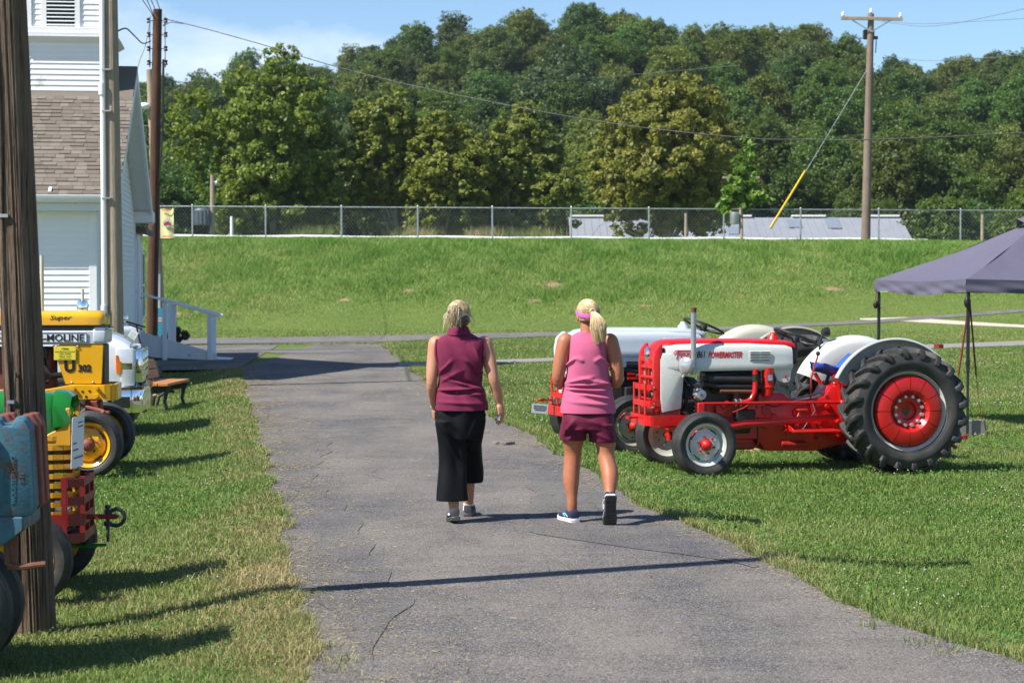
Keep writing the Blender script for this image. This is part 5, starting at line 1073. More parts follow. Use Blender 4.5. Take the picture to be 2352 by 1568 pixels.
lettering('TX-9070', .034, M['ink_soft'], MM, frame((.10, -.823, .545), (.72, 0, -.69), (.69, 0, .72)), ext=.001)
mb = MB(); mb.tube([(-.52, -.1, 1.6), (-.52, -.1, 2.2)], .02, 10); ex = obj('exhaust_stack', mb, M['cream'], MM); mb = MB(); mb.lathe([(.01, -.06), (.055, -.05), (.06, .0), (.05, .05), (.01, .06)], (-.12, -.08, 1.69), 'Z', 14); obj('air_cap', mb, M['chrome'], MM)
mb = MB(); mb.tube([(-.12, -.08, 1.62), (-.12, -.08, 1.86)], .014, 8); obj('air_pipe', mb, M['cream'], MM)
rear_end(MM, dict(body='rust_red', rim='yellow', hood='yellow'), -2.25, .70, .70, 1.6)

# ---------------------------------------------------------------- orange tractor further left, between the pole and the frame edge
OR_ = thing('orange_tractor', 'orange vintage tractor half hidden behind the thick pole', 'tractor', (-5.05, 18.0, -.12), R(5))
mb = MB(); mb.loft([mmsec(-1.8, .27, 1.20, 1.50, .10), mmsec(-.15, .27, 1.18, 1.51, .12), mmsec(.0, .26, 1.16, 1.48, .12), mmsec(.05, .23, 1.15, 1.42, .1)]); obj('hood', mb, M['orange'], OR_, ang=50)
mb = MB(); mb.box((-.06, 0, .98), (.22, .50, .50)); obj('nose', mb, M['orange'], OR_, bevel=.04, seg=2)
for i in range(6): mb = MB(); mb.box((.055, 0, .80 + i*.07), (.02, .42, .02)); obj('grille_bar', mb, M['ink'], OR_)
mb = MB(); mb.box((-.9, 0, .85), (1.2, .34, .6)); obj('engine_block', mb, M['iron'], OR_, bevel=.02)
mb = MB(); mb.bar((-.15, -.5, .42), (-.15, .5, .42), .1, .09); obj('front_axle', mb, M['orange'], OR_)
for s in (-1, 1): front_wheel(OR_, (-.15, s*.6, .33), s, .33, .18, .21, M['orange'], M['orange'], M['iron'])
rear_end(OR_, dict(body='iron', rim='orange', hood='orange'), -2.1, .66, .66, 1.5)

# ---------------------------------------------------------------- green tractor
JDO = (-2.79, 12.376, -.12)
JD = thing('green_tractor', 'green vintage tractor with slotted yellow grille parked behind the thick pole', 'tractor', JDO, R(4))
def jsec(x, hw, z0, z1, r): return mmsec(x, hw, z0, z1, r)
mb = MB(); mb.loft([jsec(-1.7, .20, .86, 1.255, .12), jsec(-.3, .205, .90, 1.255, .12), jsec(-.08, .20, .97, 1.25, .13), jsec(-.02, .19, 1.0, 1.235, .13), jsec(.02, .17, .97, 1.20, .12), jsec(.045, .13, 1.0, 1.15, .09)]); obj('hood', mb, M['jd_green'], JD, ang=60)
mb = MB(); mb.loft([jsec(-.02, .215, 1.04, 1.265, .14), jsec(.05, .215, 1.05, 1.255, .15), jsec(.085, .205, 1.06, 1.225, .12)], caps=False); mb.loft([jsec(.085, .205, 1.06, 1.225, .12), jsec(.05, .19, 1.05, 1.235, .14)], caps=False); obj('hood_rim', mb, M['jd_green'], JD, ang=50)
for s in (1, -1):
    mb = MB(); mb.prism([(-.09, .96), (-.05, 1.0), (.03, 1.04), (.06, 1.16), (.085, 1.16), (.085, .93), (-.09, .93)], s*.206, s*.19); gr_ = obj('grille_cheek', mb, M['jd_yellow'], JD, bevel=.004)
for i in range(9):
    z = .975 - i*.058; mb = MB(); w0, w1 = .206 - i*.001, .15
    q = [(-.09, -.206), (-.02, -.206), (.04, -.19), (.085, -.14), (.10, 0)]; q = q + [(x, -y) for x, y in q[::-1][1:]]
    for a, b in zip(q[:-1], q[1:]): mb.bar((a[0], a[1], z), (b[0], b[1], z), .012, .03)
    obj('grille_bar', mb, M['jd_yellow'], gr_)
mb = MB()
for s in (-1, 1): mb.box((-.085, s*.205, .74), (.02, .014, .52)); mb.box((.09, s*.10, .74), (.014, .02, .52))
obj('grille_frame', mb, M['jd_yellow'], gr_)
mb = MB(); mb.box((-.12, 0, .74), (.08, .36, .46)); obj('radiator', mb, M['ink'], JD)
mb = MB(); mb.lathe([(.022, -.2095), (.032, -.2095)], (-.335, 0, 1.07), 'Y', 20); obj('emblem', mb, M['jd_yellow'], JD)
mb = MB(); mb.box((-.9, 0, .75), (1.3, .3, .5)); obj('engine_block', mb, M['jd_green'], JD, bevel=.02)
mb = MB(); mb.bar((-.13, -.45, .40), (-.13, .45, .40), .1, .08); mb.box((-.1, 0, .45), (.3, .3, .14)); obj('front_axle', mb, M['jd_green'], JD, bevel=.01)
for s in (-1, 1):
    mb = MB(); mb.cyl((-.13, s*.42, .42), (-.13, s*.42, .24), .03, n=10); mb.cyl((-.13, s*.42, .27), (-.13, s*.53, .27), .028, n=10); obj('spindle', mb, M['jd_green'], JD)
    front_wheel(JD, (-.13, s*.52, .275), s, .275, .15, .165, M['jd_yellow'], M['jd_yellow'], M['jd_green'])
# red front basket
pm = M['darkred']; bk = [(-.02, -.30), (.085, -.30), (.165, -.24), (.165, .24), (.085, .30), (-.02, .30)]; gd = None
for z, h, st in ((.71, .05, 1), (.60, .05, 1), (.485, .07, 0), (.375, .055, 1)):
    q = [(.04, -.30)] + bk[1:-1] + [(.04, .30)] if st else [(-.16, -.30)] + bk[1:-1] + [(-.16, .30)]
    mb = MB()
    for a, b in zip(q[:-1], q[1:]): mb.bar((a[0], a[1], z), (b[0], b[1], z), .012, h)
    obj('basket_band', mb, pm, JD)
for x, y in ((.06, -.292), (.155, -.2), (.155, .0), (.155, .2), (.06, .292)): mb = MB(); mb.box((x, y, .545), (.03, .03, .4)); obj('basket_post', mb, pm, JD)
mb = MB(); mb.box((.05, 0, .37), (.20, .5, .012)); obj('basket_floor', mb, pm, JD)
mb = MB(); mb.box((.22, -.10, .485), (.26, .03, .03)); mb.box((.31, -.10, .485), (.10, .045, .02)); obj('hitch_bar', mb, pm, JD)
skl = thing('shackle', 'gray steel bow shackle hanging on the red hitch bar', 'shackle', (JDO[0] - .11, JDO[1] - .0077, -.12), R(4))
mb = MB(); T = (.42, -.10, .48); pts = [(.415, -.10, .515)] + [(.455 + .052*math.sin(R(a)), -.10, .48 + .052*math.cos(R(a))) for a in range(0, 181, 20)] + [(.415, -.10, .435)]
mb.tube(pts, .0125, 10); mb.lathe([(.01, -.014), (.026, -.014), (.026, .014), (.01, .014)], (.405, -.10, .515), 'Z', 12, closed=True); mb.lathe([(.01, -.014), (.026, -.014), (.026, .014), (.01, .014)], (.405, -.10, .44), 'Z', 12, closed=True); obj('bow', mb, M['iron'], skl)
mb = MB(); mb.cyl((.405, -.10, .545), (.405, -.10, .33), .010, n=8); mb.cyl((.405, -.10, .535), (.405, -.10, .556), .019, n=6); obj('pin', mb, M['iron'], skl)
mb = MB(); mb.box((.05, -.05, .30), (.36, .10, .014)); mb.box((.22, -.05, .305), (.12, .03, .02)); obj('green_drawbar', mb, M['jd_green'], JD)
cd_ = thing('paper_notice', 'white paper notice tied to the yellow grille', 'paper', (JDO[0], JDO[1], -.12), R(4))
mb = MB(); mb.add([(.10, -.225, 1.10), (.155, -.10, 1.12), (.145, -.10, .80), (.09, -.225, .79), (.102, -.227, 1.10), (.157, -.102, 1.12), (.147, -.102, .80), (.092, -.227, .79)], [(0,1,2,3),(7,6,5,4),(0,4,5,1),(1,5,6,2),(2,6,7,3),(3,7,4,0)]); obj('sheet', mb, M['plate'], cd_)
mb = MB()
for i, (z, a, b) in enumerate(((1.06, .5, .9), (1.035, .5, .9), (.94, .1, .35), (.90, .1, .5), (.85, .2, .9))):
    p0 = Vector((.10, -.230, z)).lerp(Vector((.155, -.105, z + .015)), a); p1 = Vector((.10, -.230, z)).lerp(Vector((.155, -.105, z + .015)), b); mb.bar(p0, p1, .002, .008)
obj('lettering', mb, M['ink_soft'], cd_)
rear_end(JD, dict(body='jd_green', rim='jd_yellow', hood='jd_green'), -1.75, .58, .58, 1.25)

# ---------------------------------------------------------------- blue tractor with suitcase weights
BLO = (-2.535, 9.83, -.12)
BL = thing('blue_tractor', 'old narrow front tractor carrying worn blue suitcase weights in front of the pole', 'tractor', BLO, R(4))
for i in range(5):
    y = -.21 + i*.088; m_ = 'blue_worn' if i not in (2, 4) else 'rust_red'; mb = MB(); dx = (.04, .035, .05, .03, .045)[i]; dz = (.02, .03, .035, .02, .03)[i]
    sh_ = [(-.06, .79), (-.06, 1.215), (-.03, 1.245), (.02, 1.245), (.035, 1.215), (.075, 1.215), (.09, 1.245), (.135, 1.245), (.165, 1.20), (.185, .81), (.16, .78), (-.03, .78)]
    mb.prism([(x + dx, z + dz) for x, z in sh_], y - .038, y + .038); wt = obj('suitcase_weight', mb, M[m_], BL, bevel=.008, seg=2)
    if i == 0:
        for k, (s, x) in enumerate((('SH MFG CO', .055), ('WOOSTER OHIO', .095), ('S-11', .135))): lettering(s, .030, M['blue_worn'], wt, frame((x + .04, y - .039, .86 + (.1 if k == 2 else 0)), (0, 0, 1), (-1, 0, 0)), ext=.004, bold=.0005)
mb = MB(); mb.tube([(-.0, -.265, 1.22), (-.01, -.27, 1.10), (-.02, -.275, 1.0), (-.03, -.29, .93), (-.06, -.30, .86), (-.065, -.29, .72)], .032, 8, sq=.5); obj('strap', mb, M['blue_worn'], BL)
mb = MB(); mb.tube([(-.05, -.29, 1.145), (.03, -.29, 1.14), (.06, -.27, 1.13)], .006, 6); obj('cable_tie', mb, mat('blue_tie', (.05, .18, .55), .4), BL)
mb = MB(); mb.prism([(-.30, .80), (.17, .80), (.17, .73), (.07, .66), (-.30, .63)], -.25, .25); obj('weight_bracket', mb, M['blue_worn'], BL, bevel=.008)
mb = MB(); mb.tube([(.08, -.20, .70), (.09, -.22, .57), (.12, -.22, .55), (.27, -.22, .565)], .016, 8); mb.box((.11, -.20, .62), (.05, .03, .16)); obj('bracket_hook', mb, M['rust'], BL)
mb = MB(); mb.box((-.65, 0, .64), (.9, .36, .22)); obj('frame', mb, M['blue_worn'], BL, bevel=.02)
mb = MB(); mb.bar((-.225, -.12, .33), (-.225, .12, .33), .07, .07); mb.box((-.225, 0, .5), (.14, .12, .36)); obj('front_axle', mb, M['iron'], BL, bevel=.01)
for s in (-1, 1): front_wheel(BL, (-.225, s*.15, .326), s, .326, .16, .20, M['iron'], M['iron'], M['iron'])
mb = MB(); mb.loft([mmsec(-2.0, .25, 1.0, 1.36, .1), mmsec(-.45, .25, .98, 1.37, .1), mmsec(-.30, .23, .96, 1.33, .1)]); obj('hood', mb, M['blue_worn'], BL, ang=50)
mb = MB(); mb.box((-.34, 0, .95), (.10, .46, .5)); obj('grille', mb, M['iron'], BL, bevel=.02); mb = MB(); mb.box((-1.2, 0, .9), (1.3, .34, .5)); obj('engine_block', mb, M['iron2'], BL, bevel=.02)
rear_end(BL, dict(body='iron', rim='blue_worn', hood='blue_worn'), -2.1, .66, .66, 1.4)

# ---------------------------------------------------------------- white pickup
TKO = (-4.70, 25.9, -.12); TK = thing('white_pickup', 'white pickup truck with chrome grille and bumper behind the yellow tractor', 'pickup truck', TKO, R(8))
def tsec(x, hw, zb, zt, r, crown=.03):
    q = [Vector((x, hw - .03, zb)), Vector((x, hw, zb + .15)), Vector((x, hw, zt - r))]
    q += [Vector((x, hw - r + r*math.cos(R(a)), zt - r + r*math.sin(R(a)))) for a in (30, 60, 90)] + [Vector((x, hw*.4, zt + crown)), Vector((x, -hw*.4, zt + crown))]
    q += [Vector((x, -(hw - r + r*math.cos(R(a))), zt - r + r*math.sin(R(a)))) for a in (90, 60, 30)] + [Vector((x, -hw, zt - r)), Vector((x, -hw, zb + .15)), Vector((x, -hw + .03, zb))]
    return q
mb = MB(); mb.loft([tsec(-1.55, .96, .42, 1.30, .14), tsec(-.75, .96, .42, 1.29, .14), tsec(-.45, .955, .45, 1.255, .14), tsec(-.27, .945, .50, 1.19, .14), tsec(-.20, .93, .55, 1.14, .12)]); obj('front_body', mb, M['truck_white'], TK, ang=45)
mb = MB(); mb.loft([tsec(-3.6, .95, .45, 1.25, .10, 0), tsec(-1.56, .95, .45, 1.28, .10, 0)]); obj('cab_side', mb, M['truck_white'], TK, ang=45)
mb = MB(); mb.loft([[Vector((x, s_*hw, z)) for s_, hw, z in ((1, .88, 1.26), (1, .72, zt), (-1, .72, zt), (-1, .88, 1.26))] for x, zt in ((-3.6, 1.5), (-3.35, 1.88), (-2.2, 1.92), (-1.35, 1.3))]); cb = obj('cab', mb, M['truck_white'], TK, bevel=.03)
for s in (-1, 1): mb = MB(); mb.prism([(-3.25, 1.34), (-1.75, 1.34), (-2.25, 1.80), (-3.2, 1.78)], s*.80, s*.86); obj('window', mb, mat('dark_glass', (.02, .025, .03), .06), cb)
mb = MB(); mb.loft([tsec(-5.6, .95, .5, 1.2, .06, -.02), tsec(-3.65, .95, .5, 1.2, .06, -.02)]); obj('bed', mb, M['truck_white'], TK)
for s in (-1, 1):
    mb = MB(); mb.loft([[Vector((x, s*(.955 + o_), z)) for x, z in zip(xs_, (1.11, 1.11, .64, .64))] for o_, xs_ in ((-.06, (-.37, -.13, -.13, -.30)), (.012, (-.37, -.15, -.15, -.30)))]); hl_ = obj('headlight', mb, M['clear_lens'], TK, bevel=.02, seg=2)
    mb = MB(); mb.prism([(-.37, 1.02), (-.345, 1.03), (-.33, .96), (-.30, .94), (-.30, .82), (-.325, .78), (-.36, .80)], s*.955, s*.975); obj('turn_lamp', mb, M['amber'], hl_, bevel=.004)
    mb = MB(); mb.box((-.24, s*.962, .885), (.16, .012, .09)); obj('lamp_divider', mb, M['chrome'], hl_, bevel=.006)
mb = MB()
for z in (1.06, .94, .81, .70): mb.box((-.10, 0, z), (.12, 1.66, .045))
for y in (-.84, -.42, 0, .42, .84): mb.box((-.10, y, .88), (.12, .05, .40))
obj('grille', mb, M['chrome'], TK, bevel=.012, seg=2)
mb = MB(); mb.box((-.15, 0, .88), (.08, 1.66, .38)); obj('grille_mesh', mb, M['ink'], TK)
mb = MB(); q = [(-.48, -.985), (-.18, -.985), (-.06, -.90), (.0, -.6), (.0, .6), (-.06, .90), (-.18, .985), (-.48, .985)]
for a, b in zip(q[:-1], q[1:]): mb.bar((a[0], a[1], .45), (b[0], b[1], .45), .05, .30)
obj('front_bumper', mb, M['chrome'], TK, bevel=.02, seg=2)
mb = MB()
for a, b in zip(q[:-1], q[1:]): mb.bar((a[0] - .01, a[1]*.99, .61), (b[0] - .01, b[1]*.99, .61), .09, .03)
obj('bumper_top', mb, M['chrome'], TK)
for s in (-1, 1): mb = MB(); mb.box((-.29, s*1.005, .44), (.20, .02, .15)); obj('fog_lamp_recess', mb, M['ink'], TK, bevel=.01)
mb = MB(); mb.box((-.25, 0, .24), (.2, 1.7, .14)); obj('air_dam', mb, M['iron'], TK, bevel=.02)
for s in (-1, 1):
    for x in (-1.05, -4.6): front_wheel(TK, (x, s*.86, .39), s, .39, .26, .24, M['chrome'], M['silver'], M['chrome'], slots=False)
# ---------------------------------------------------------------- gray tractor behind the truck: tyre, steering bar, tag
bt = PZ(346, 893, -.10); BT = thing('vintage_tractor', 'gray vintage tractor behind the pickup showing one dark front tyre', 'tractor', (bt.x - .1, bt.y, gz(bt.x, bt.y)), R(12))
for s in (-1, 1): front_wheel(BT, (.0, s*.62, .30), s, .30, .17, .18, M['iron'], M['iron'], M['iron'], steer=R(-28))
mb = MB(); mb.bar((0, -.55, .40), (0, .55, .40), .1, .08); obj('front_axle', mb, M['iron'], BT)
mb = MB(); mb.loft([mmsec(-1.8, .24, .75, 1.15, .1), mmsec(-.2, .24, .72, 1.15, .1), mmsec(-.1, .21, .70, 1.1, .1)]); obj('hood', mb, M['silver_blue'], BT, ang=50)
mb = MB(); mb.box((-.16, 0, .80), (.10, .42, .5)); obj('grille', mb, M['alu_slat'], BT, bevel=.02)
mb = MB(); mb.tube([(-.02, -.5, .42), (-.08, -.48, .80), (-.16, -.45, 1.18)], .016, 8); mb.tube([(-.34, -.5, 1.24), (.0, -.45, 1.14)], .016, 8); mb.tube([(-.30, -.55, 1.19), (-.06, -.50, 1.10)], .012, 8); obj('lift_handle', mb, M['ink'], BT)
mb = MB(); mb.lathe([(.01, -.06), (.06, -.05), (.07, .0), (.05, .06), (.01, .07)], (-.36, -.5, 1.30), 'Z', 14); obj('silver_lamp', mb, M['chrome'], BT)
mb = MB(); mb.box((-.9, 0, .65), (1.5, .3, .4)); obj('engine_block', mb, M['iron2'], BT, bevel=.02)
rear_end(BT, dict(body='iron', rim='silver_blue', hood='silver_blue'), -1.9, .6, .6, 1.15)
p = P(304, 771, bt.y - .75); nt2 = thing('paper_tag', 'tilted white paper tag hanging beside the pickup hood', 'paper', tuple(p), R(5))
mb = MB(); mb.box((0, 0, 0), (.14, .004, .20)); obj('sheet', mb, M['plate'], nt2, rot=(0, R(32), 0))
mb = MB()
for i in range(4): mb.box((0, -.004, .05 - i*.035), (.09 - .015*(i % 2), .002, .006))
obj('lettering', mb, M['ink_soft'], nt2, rot=(0, R(32), 0))

# ================================================================ bench
bo = PZ(352, 946, -.12); BN = thing('park_bench', 'park bench with brown plank seat and black cast legs beside the lane', 'bench', (bo.x, bo.y + .62, gz(bo.x, bo.y)), R(-3))
for y in (-.6, .6):
    mb = MB(); mb.tube([(-.27, y, -.02), (-.24, y, .12), (-.20, y, .30), (-.22, y, .40), (-.27, y, .58), (-.33, y, .78)], [.035, .03, .035, .04, .03, .024], 10, sq=.8)
    mb.tube([(.25, y, -.02), (.20, y, .14), (.22, y, .28), (.27, y, .38)], [.035, .032, .04, .035], 10, sq=.8)
    mb.prism([(-.22, .32), (-.10, .30), (.02, .27), (.14, .28), (.24, .32), (.27, .39), (-.2, .39)], y - .025, y + .025); mb.tube([(-.20, y, .0), (-.16, y, .16), (-.04, y, .25), (.08, y, .24)], .024, 8); obj('leg_frame', mb, M['black'], BN, bevel=.0)
for x in (-.13, .03, .19): mb = MB(); mb.box((x + .02, 0, .412), (.148, 1.5, .042)); obj('seat_slat', mb, M['wood_slat'], BN, bevel=.005)
for z, x in ((.52, -.225), (.67, -.275)): mb = MB(); mb.box((x, 0, z), (.04, 1.5, .135), rot=(0, R(-18), 0)); obj('back_slat', mb, M['wood_slat'], BN, bevel=.005)
wh_ = PZ(348, 950, -.12); mb = MB(); mb.tube([(-.1, 0, 0), (-.085, 0, .16), (.0, 0, .26), (.10, 0, .285)], .022, 8)
cw = obj('iron_hoop', mb, M['pole_gray'], loc=(wh_.x, wh_.y - .15, gz(wh_.x, wh_.y))); tag(cw, 'small gray bent iron hoop in the grass before the bench', 'hoop')

# ================================================================ canopy tent
TN = thing('canopy_tent', 'gray pop up canopy tent with black legs behind the red tractor', 'canopy tent', (0, 0, -.12))
c1 = PZ(2222, 1000, -.12); c0 = Vector((5.14, c1.y + 2.86, 0)); ex_ = Vector((c0.y - c1.y, -(c0.x - c1.x), 0)).normalized()*3.5
C = [Vector((c0.x, c0.y, 0)), Vector((c1.x, c1.y, 0)), Vector((c1.x, c1.y, 0)) + ex_, Vector((c0.x, c0.y, 0)) + ex_]; ctr = sum(C, Vector())/4
ZV, ZT = 1.97, 1.80; mc = mat('gray_canopy_cloth', (.104, .098, .142), .7, var=.06, vs=3, bump=.2, bs=8, spec=.3)
PK = 2.80
for i in range(4):
    a, b = C[i], C[(i + 1) % 4]; a = ctr + (a - ctr)*1.03; b = ctr + (b - ctr)*1.03; mb = MB(); rows_ = []; n = 20
    for j in range(n + 1):
        v_ = j/n; row = []
        for k in range(n + 1):
            u_ = k/n; e = a.lerp(b, u_); p_ = e.lerp(ctr, v_); z = ZV + (PK - ZV)*(v_**1.12) - .05*math.sin(math.pi*u_)*math.sin(math.pi*v_)*(1 - v_) - .03*math.sin(math.pi*u_)*(1 - v_)**4
            z += .012*math.sin(u_*17 + v_*9 + i)*(v_*(1 - v_))*3; row.append(Vector((p_.x, p_.y, z)))
        rows_.append(row)
    mb.loft(rows_, caps=False, closed=False); obj('roof_panel', mb, mc, TN, ang=80)
    mb = MB(); rows_ = []; d = (b - a).normalized(); nn = Vector((d.y, -d.x, 0))
    for j in range(7):
        row = []
        for k in range(41):
            u_ = k/40; e = a.lerp(b, u_); w_ = .012*math.sin(u_*13 + j*.9 + i*2)*j/6 + .010*math.sin(u_*31 - j*1.3)*j/6; row.append(e + nn*w_ + Vector((0, 0, ZV + .002 - .03*math.sin(math.pi*u_) - (ZV - ZT)*j/6 + .008*math.sin(u_*9 + i)*j/6)))
        rows_.append(row)
    mb.loft(rows_, caps=False, closed=False); obj('valance', mb, mc, TN, ang=80)
    mb = MB(); q_ = C[i]; mb.box((q_.x, q_.y, 1.35), (.04, .04, 1.1)); mb.box((q_.x, q_.y, .5), (.03, .03, 1.0)); mb.box((q_.x, q_.y, .005), (.09, .09, .012)); mb.box((q_.x, q_.y, .92), (.05, .05, .06)); obj('leg', mb, M['black'], TN, bevel=.003)
    mb = MB(); b2 = C[(i + 1) % 4]
    for k in range(4):
        z0_, z1_ = (1.94, 1.84) if k % 2 else (1.84, 1.94); mb.bar(q_.lerp(b2, k/4) + Vector((0, 0, z0_)), q_.lerp(b2, (k + 1)/4) + Vector((0, 0, z1_)), .016, .022); mb.bar(q_.lerp(b2, k/4) + Vector((0, 0, z1_)), q_.lerp(b2, (k + 1)/4) + Vector((0, 0, z0_)), .016, .022)
    obj('truss', mb, M['black'], TN)
mb = MB(); mb.ball((C[0].x - .05, C[0].y - .02, 1.62), (.035, .035, .06), 8, 6); mb.tube([(C[0].x - .05, C[0].y - .02, 1.66), (C[0].x - .03, C[0].y, 1.9)], .004, 5); obj('rope_bundle', mb, M['ink'], TN)
mb = MB(); mb.ball((C[1].x - .03, C[1].y - .04, 1.68), (.035, .035, .07), 8, 6); obj('rope_bundle', mb, M['ink'], TN)
d = (C[1] - C[0]).normalized(); nn = Vector((-d.y, d.x, 0)); nn = nn if nn.y < 0 or nn.x < 0 else -nn; p = C[0].lerp(C[1], .12) + Vector((-.05, -.04, 1.83)); mb = MB()
mb.prism([(0, 0), (.07, 0), (.02, .09)], -.004, .004, M=frame(p + Vector((0, 0, -.03)), d, (0, 0, 1)) @ Matrix.Rotation(0, 4, 'X')); obj('logo', mb, mat('lime_print', (.25, .65, .05), .6), TN)
mb = MB(); p_ = ctr + (C[0] - ctr)*.16; q2 = ctr + (C[1] - ctr)*.16; mb.add([p_ + Vector((0, 0, PK - .13)), q2 + Vector((0, 0, PK - .13)), ctr + Vector((0, 0, PK + .08)), (p_ + q2)/2 + Vector((-.1, 0, PK - .02))], [(0, 3, 2), (3, 1, 2)]); obj('vent_flap', mb, mc, TN)
for dx, dy, lab in ((-.16, .10, ''), (.20, .06, '')):
    mb = MB(); q_ = C[1]; mb.tube([(q_.x + .02, q_.y + .02, 1.72), (q_.x + dx*.6, q_.y + dy, .75)], .012, 6); mb.tube([(q_.x + dx*.6, q_.y + dy, .75), (q_.x + dx, q_.y + dy, .12)], .004, 5); obj('red_strap', mb, M['darkred'], TN)
bw = C[1]; BK = thing('concrete_block', 'gray concrete block tied to the tent leg as a weight', 'block', (bw.x + .05, bw.y + .15, -.12), R(10))
mb = MB()
for y in (-.08, .08): mb.box((0, y, .09), (.40, .03, .19))
for x in (-.185, 0, .185): mb.box((x, 0, .09), (.03, .13, .19))
obj('block', mb, M['concrete_gray'], BK, bevel=.004)
# ================================================================ the two walkers
def m_skin(name, c):
    k = NT(name); n = k.noise(30, 5, .7); b = k.noise(9, 4, .6)
    base = k.mix(n, tuple(x*.80 for x in c), tuple(min(1, x*1.16) for x in c)); base = k.mix(k.ramp(b, [(.42, 0.0), (.68, .6)]), base, (c[0]*1.02, c[1]*.76, c[2]*.68))
    k.col(base); k.set(.5, 0, .4); k.b.inputs['Subsurface Weight'].default_value = .12; k.b.inputs['Subsurface Radius'].default_value = (.02, .008, .004); k.bump(k.noise(120, 3), .12, .002); return k.m
M['skin1'] = m_skin('light_tanned_skin', (.47, .235, .145)); M['skin2'] = m_skin('tanned_skin', (.37, .145, .075))
def m_cloth(name, c, weave=420, rough=.8, sheen=.03):
    k = NT(name); n = k.noise(5, 5, .6); k.col(k.mix(n, tuple(x*.93 for x in c), tuple(min(1, x*1.06) for x in c))); k.set(rough, 0, .12)
    k.b.inputs['Sheen Weight'].default_value = sheen; k.bump(k.noise(weave, 2, .5), .15, .001); return k.m
M['plum'] = m_cloth('plum_knit', (.160, .020, .055)); M['pinkc'] = m_cloth('pink_jersey', (.48, .105, .200)); M['berry'] = m_cloth('berry_shorts', (.115, .012, .036), 300, .6)
M['blackc'] = m_cloth('black_trousers', (.006, .0065, .008), 300, .65, .0); M['shoe_gray'] = m_cloth('gray_shoe_mesh', (.045, .045, .055), 200); M['shoe_navy'] = m_cloth('navy_shoe_mesh', (.030, .032, .07), 200)
M['sole_gray'] = mat('gray_rubber_sole', (.05, .05, .05), .6); M['sole_white'] = mat('white_foam_sole', (.68, .66, .66), .6); M['sole_aqua'] = mat('aqua_foam', (.25, .60, .68), .6); M['sock'] = m_cloth('white_sock', (.72, .70, .68))
def m_hair(name, c0, c1, c2):
    k = NT(name); a = k.noise(60, 4, .6, sc=(1, 1, .12)); b = k.noise(14, 3, .5); c = k.ramp(a, [(.3, c0), (.55, c1), (.8, c2)]); k.col(k.mix(k.ramp(b, [(.4, 0.0), (.7, .4)]), c, c0)); k.set(.4, 0, .5); k.bump(a, .5, .004); return k.m
M['hair1'] = m_hair('ash_blond_hair', (.32, .22, .11), (.56, .45, .29), (.72, .64, .50)); M['hair1d'] = m_hair('dark_nape_hair', (.035, .024, .016), (.07, .05, .035), (.13, .10, .07)); M['hair2'] = m_hair('golden_blond_hair', (.42, .29, .13), (.62, .47, .26), (.78, .64, .42))
def remeshed(name, mb, m, parent, voxel, smooth, f=.5):
    me = mb.mesh('tmp'); o = bpy.data.objects.new('tmp', me); COL.objects.link(o)
    a = o.modifiers.new('r', 'REMESH'); a.mode = 'VOXEL'; a.voxel_size = voxel; a.use_smooth_shade = True
    b = o.modifiers.new('s', 'SMOOTH'); b.iterations = smooth; b.factor = f
    bpy.context.view_layer.update(); e = bpy.data.meshes.new_from_object(o.evaluated_get(bpy.context.evaluated_depsgraph_get())); bpy.data.objects.remove(o)
    e.shade_smooth(); e.materials.clear(); return obj(name, e, m, parent, ang=180)
def limb(mb, pts, rs, n=18):                     # rounded tapered limb through joints, Catmull-Rom
    P_ = [Vector(p) for p in pts]; q = []; r = []
    for i in range(len(P_) - 1):
        a, b, c, d = P_[max(i - 1, 0)], P_[i], P_[i + 1], P_[min(i + 2, len(P_) - 1)]
        for k in range(5):
            t = k/5; q.append(.5*((2*b) + (c - a)*t + (2*a - 5*b + 4*c - d)*t*t + (3*b - a - 3*c + d)*t**3)); s = t*t*(3 - 2*t); r.append(rs[i]*(1 - s) + rs[i + 1]*s)
    q.append(P_[-1]); r.append(rs[-1]); mb.tube(q, r, n); mb.ball(P_[0], rs[0], 14, 9); mb.ball(P_[-1], rs[-1], 14, 9)
def hand(mb, wrist, d, palm_n, thumb_s, curl=.6, s=1.0):
    # wrist point, direction of the fingers, palm normal (the way fingers curl), thumb side (+1 or -1)
    d = Vector(d).normalized(); n = Vector(palm_n); n = (n - d*n.dot(d)).normalized(); w_ = d.cross(n)*thumb_s; W_ = Vector(wrist)
    limb(mb, [W_, W_ + d*.03*s, W_ + d*.06*s], [.024*s, .026*s, .026*s], 12); 
    for k in range(4): mb.tube([W_ + d*.015*s + w_*(.024 - .016*k)*s*.7, W_ + d*.075*s + w_*(.028 - .018*k)*s], [.016*s, .0125*s], 10)
    L_ = (.066, .075, .070, .055)
    for k in range(4):
        p = W_ + d*(.076 - .004*abs(k - 1))*s + w_*(.028 - .0185*k)*s; pts = [p]; dd = d.copy(); a = 0
        for j in range(3):
            a += curl*(.75 + .1*k)*(1.0 if j else .7); dd = d*math.cos(a) + n*math.sin(a); p = p + dd*L_[k]*(.42, .33, .25)[j]*s; pts.append(p)
        mb.tube(pts, [.0098*s, .0092*s, .0085*s, .007*s], 9); mb.ball(pts[-1], .007*s, 8, 6); mb.ball(pts[0], .0105*s, 8, 6)
    p = W_ + d*.02*s + w_*.022*s; pts = [p, p + (d*.55 + w_*.7 + n*.25).normalized()*.036*s]; pts.append(pts[-1] + (d*.9 + w_*.15 + n*.45).normalized()*.030*s); pts.append(pts[-1] + (d*.9 - w_*.2 + n*.6).normalized()*.022*s)
    mb.tube(pts, [.015*s, .0125*s, .0105*s, .0085*s], 9); mb.ball(pts[-1], .0085*s, 8, 6)
